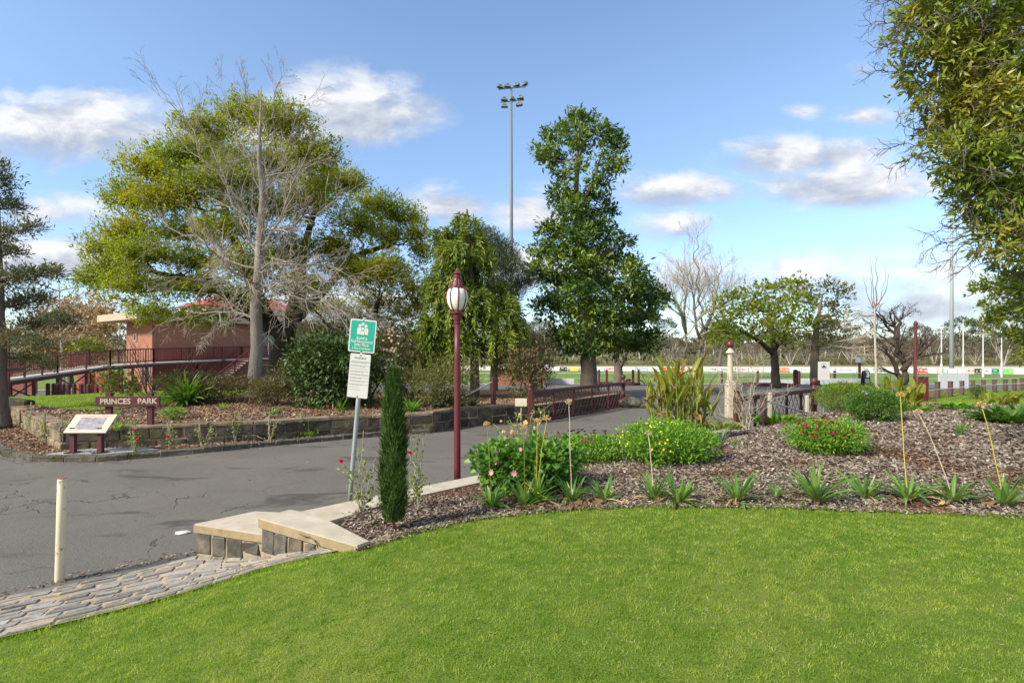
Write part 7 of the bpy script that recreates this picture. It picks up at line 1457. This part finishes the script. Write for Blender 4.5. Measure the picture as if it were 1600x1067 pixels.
# ---------------------------------------------------------------- far side
def far_tree(kind, H):
    if kind == 'bare':
        t = thing('bare_tree', 'leafless pale tree with fanned branches beyond the oval', 'tree', world=False); m, b = MB(), MB()
        for k in range(7):
            a = k * .9 + rng.random(); d = V3(math.cos(a) * .42, math.sin(a) * .42, 1); P, _ = wander(V3(0, 0, 0), d, H * .62, 7, .02, .05); r = np.linspace(H * .02, H * .006, 7); m.tube(P, r, 6, False)
            for i in range(2, 7):
                for _ in range(2): ramify(b, P[i], nrm(P[i] - P[i - 1]) + rnd3(1)[0] * .6, H * .3, H * .004, 1, (6, 6), .5, .55, .05, .1, 4, H * .0019)
        m.build('trunk', M['bark_cream'], t, True); b.build('branches', M['bark_grey'], t)
    else:
        t = thing('eucalypt', 'grey-green eucalypt on the slope beyond the oval', 'tree', world=False); m, l = MB(), MB(); P, _ = wander(V3(0, 0, 0), V3(.05, 0, 1), H * .8, 7, .02, .07); m.tube(P, np.linspace(H * .025, H * .006, 7), 7)
        for k in range(13):
            a = k * 2.4; z = .36 + .6 * rng.random(); rr = H * .26 * math.sin(math.pi * min(.95, (z - .2) / .8)) + .3; c = V3(math.cos(a) * rr, math.sin(a) * rr, H * z); m.tube(bez(P[min(6, int(z * 6))], c, V3(0, 0, -.2), 5, .04), np.linspace(H * .008, H * .003, 5), 4, False); foliage(l, c, np.array([H * .13, H * .13, H * .1]), 330, H * .03, H * .014, m=6, seed=k, bumpy=.6)
        m.build('trunk', M['bark_cream'], t, True); l.build('crown', M['lf_far' if kind == 'euc' else 'lf_farbrown' if kind == 'brown' else 'lf_olive'], t)
        if kind == 'brown': t['label'] = 'brown twiggy tree with dead foliage on the slope beyond the oval'; t.name = 'brown_tree'
        if kind == 'olive': t['label'] = 'rounder olive green tree on the slope beyond the oval'; t.name = 'slope_tree'
    return t
GF = {'bare': 'pale leafless trees beyond the oval', 'euc': 'grey-green eucalypts beyond the oval', 'brown': 'brown trees beyond the oval', 'olive': 'olive trees beyond the oval'}
proto = {}
far = [('bare', 1460, 577, 62), ('bare', 1568, 577, 70), ('bare', 1524, 572, 40), ('bare', 870, 571, 62), ('bare', 855, 570, 70), ('bare', 1180, 572, 42), ('bare', 1235, 572, 48), ('bare', 1260, 571, 44), ('bare', 1330, 571, 50), ('bare', 1385, 572, 48), ('bare', 1150, 571, 40), ('bare', 1046, 571, 50), ('bare', 1610, 574, 60), ('bare', 1498, 570, 40),
       ('euc', 1436, 574, 52), ('euc', 1580, 566, 76), ('euc', 1540, 568, 60), ('euc', 845, 568, 56), ('euc', 1040, 568, 58), ('euc', 1330, 566, 52), ('euc', 1630, 568, 90), ('euc', 1115, 568, 58), ('euc', 1290, 568, 56), ('euc', 1500, 560, 58), ('euc', 810, 570, 60),
       ('brown', 1446, 576, 36), ('brown', 1425, 574, 34), ('brown', 880, 572, 44), ('brown', 1020, 572, 40), ('brown', 1100, 571, 42), ('brown', 1160, 570, 44), ('brown', 1350, 570, 40), ('brown', 1395, 572, 36), ('brown', 830, 572, 46), ('brown', 1275, 570, 40), ('brown', 1220, 568, 46), ('brown', 1000, 570, 44),
       ('olive', 1310, 568, 30), ('olive', 1400, 572, 30), ('olive', 1060, 569, 34), ('olive', 1190, 568, 36), ('olive', 895, 571, 34), ('olive', 1556, 572, 26), ('olive', 940, 570, 40)]
for i, (k, px, py, hp) in enumerate(far):
    Y = (184 if k == 'bare' else 192 if k == 'brown' else 205 if k == 'olive' else 225) + rng.uniform(-5, 8) + (572 - py) * 2; X_ = (px - CX) / F * Y; z = float(G(X_, Y)) - .2; H = hp / F * Y * 1.05
    if k not in proto: proto[k] = far_tree(k, 10.0); r = proto[k]; r.location = (X_, Y, z); s = H / 10; r.scale = (s, s, s); r['group'] = GF[k]; continue
    s = H / 10 * (.95 + .1 * rng.random()); dup(proto[k], (X_, Y, z), rng.random() * 6.28, (s * rng.uniform(.9, 1.2), s * rng.uniform(.9, 1.2), s), group=GF[k])
mb = MB()
for _ in range(620):
    x = rng.uniform(-260, 330); y = rng.uniform(215, 330); z = float(G(x, y)) + 3.5 * math.sin(x * .011 + 1) * float(smooth((y - 260) / 200)) + 2 * math.sin(x * .027) * float(smooth((y - 260) / 200)); h = rng.uniform(6, 13) * (1 + .3 * math.sin(x * .05)); foliage(mb, V3(x, y, z + h * .5), np.array([h * .6, h * .5, h * .55]), 110, 1.1, .55, m=5, seed=_, bumpy=.6, bottom=.8)
mm = mat_leaf('far_wood', [(.035, .042, .02), (.05, .05, .026), (.07, .058, .034), (.04, .05, .02)], .1, .9, .2, patch=[(.085, .066, .045), (.1, .08, .055), (.06, .05, .032)], pscale=.03)
struct(mb, 'distant_wood', mm, kind='stuff')
mb = MB()
for _ in range(420):
    x = rng.uniform(-120, 200); y = rng.uniform(178, 190); h = rng.uniform(1.2, 3.0); foliage(mb, V3(x, y, float(G(x, y)) + h * .4), np.array([h * 1.2, h, h * .55]), 70, .55, .25, m=5, seed=_, bumpy=.6, bottom=.8)
struct(mb, 'scrub', mat_leaf('scrub_leaves', [(.07, .075, .025), (.1, .095, .04), (.085, .09, .025), (.12, .1, .055)], .1, .9, .2), kind='stuff')
for px, py, Y, s, lab in ((1493, 535, 330, 8, 'white house with pale roof on the far hill, left of two'), (1509, 533, 330, 7, 'smaller white house on the far hill, right of two')):
    c = W(px, py, Y); t = thing('house', lab, 'house', c, world=False); m = MB(); m.box((0, 0, -2), (s, 6, 6.5), .05); m.build('wall', M['boardwhite'], t); m = MB(); m.add([(-s * .55, -3.5, 1.2), (s * .55, -3.5, 1.2), (s * .55, 3.5, 1.2), (-s * .55, 3.5, 1.2), (-s * .5, 0, 2.8), (s * .5, 0, 2.8)], [[0, 1, 5, 4], [2, 3, 4, 5], [1, 2, 5], [3, 0, 4], [3, 2, 1, 0]]); m.build('roof', M['paleboard'], t)
for o in bpy.data.objects:
    if '_o' in o: del o['_o']
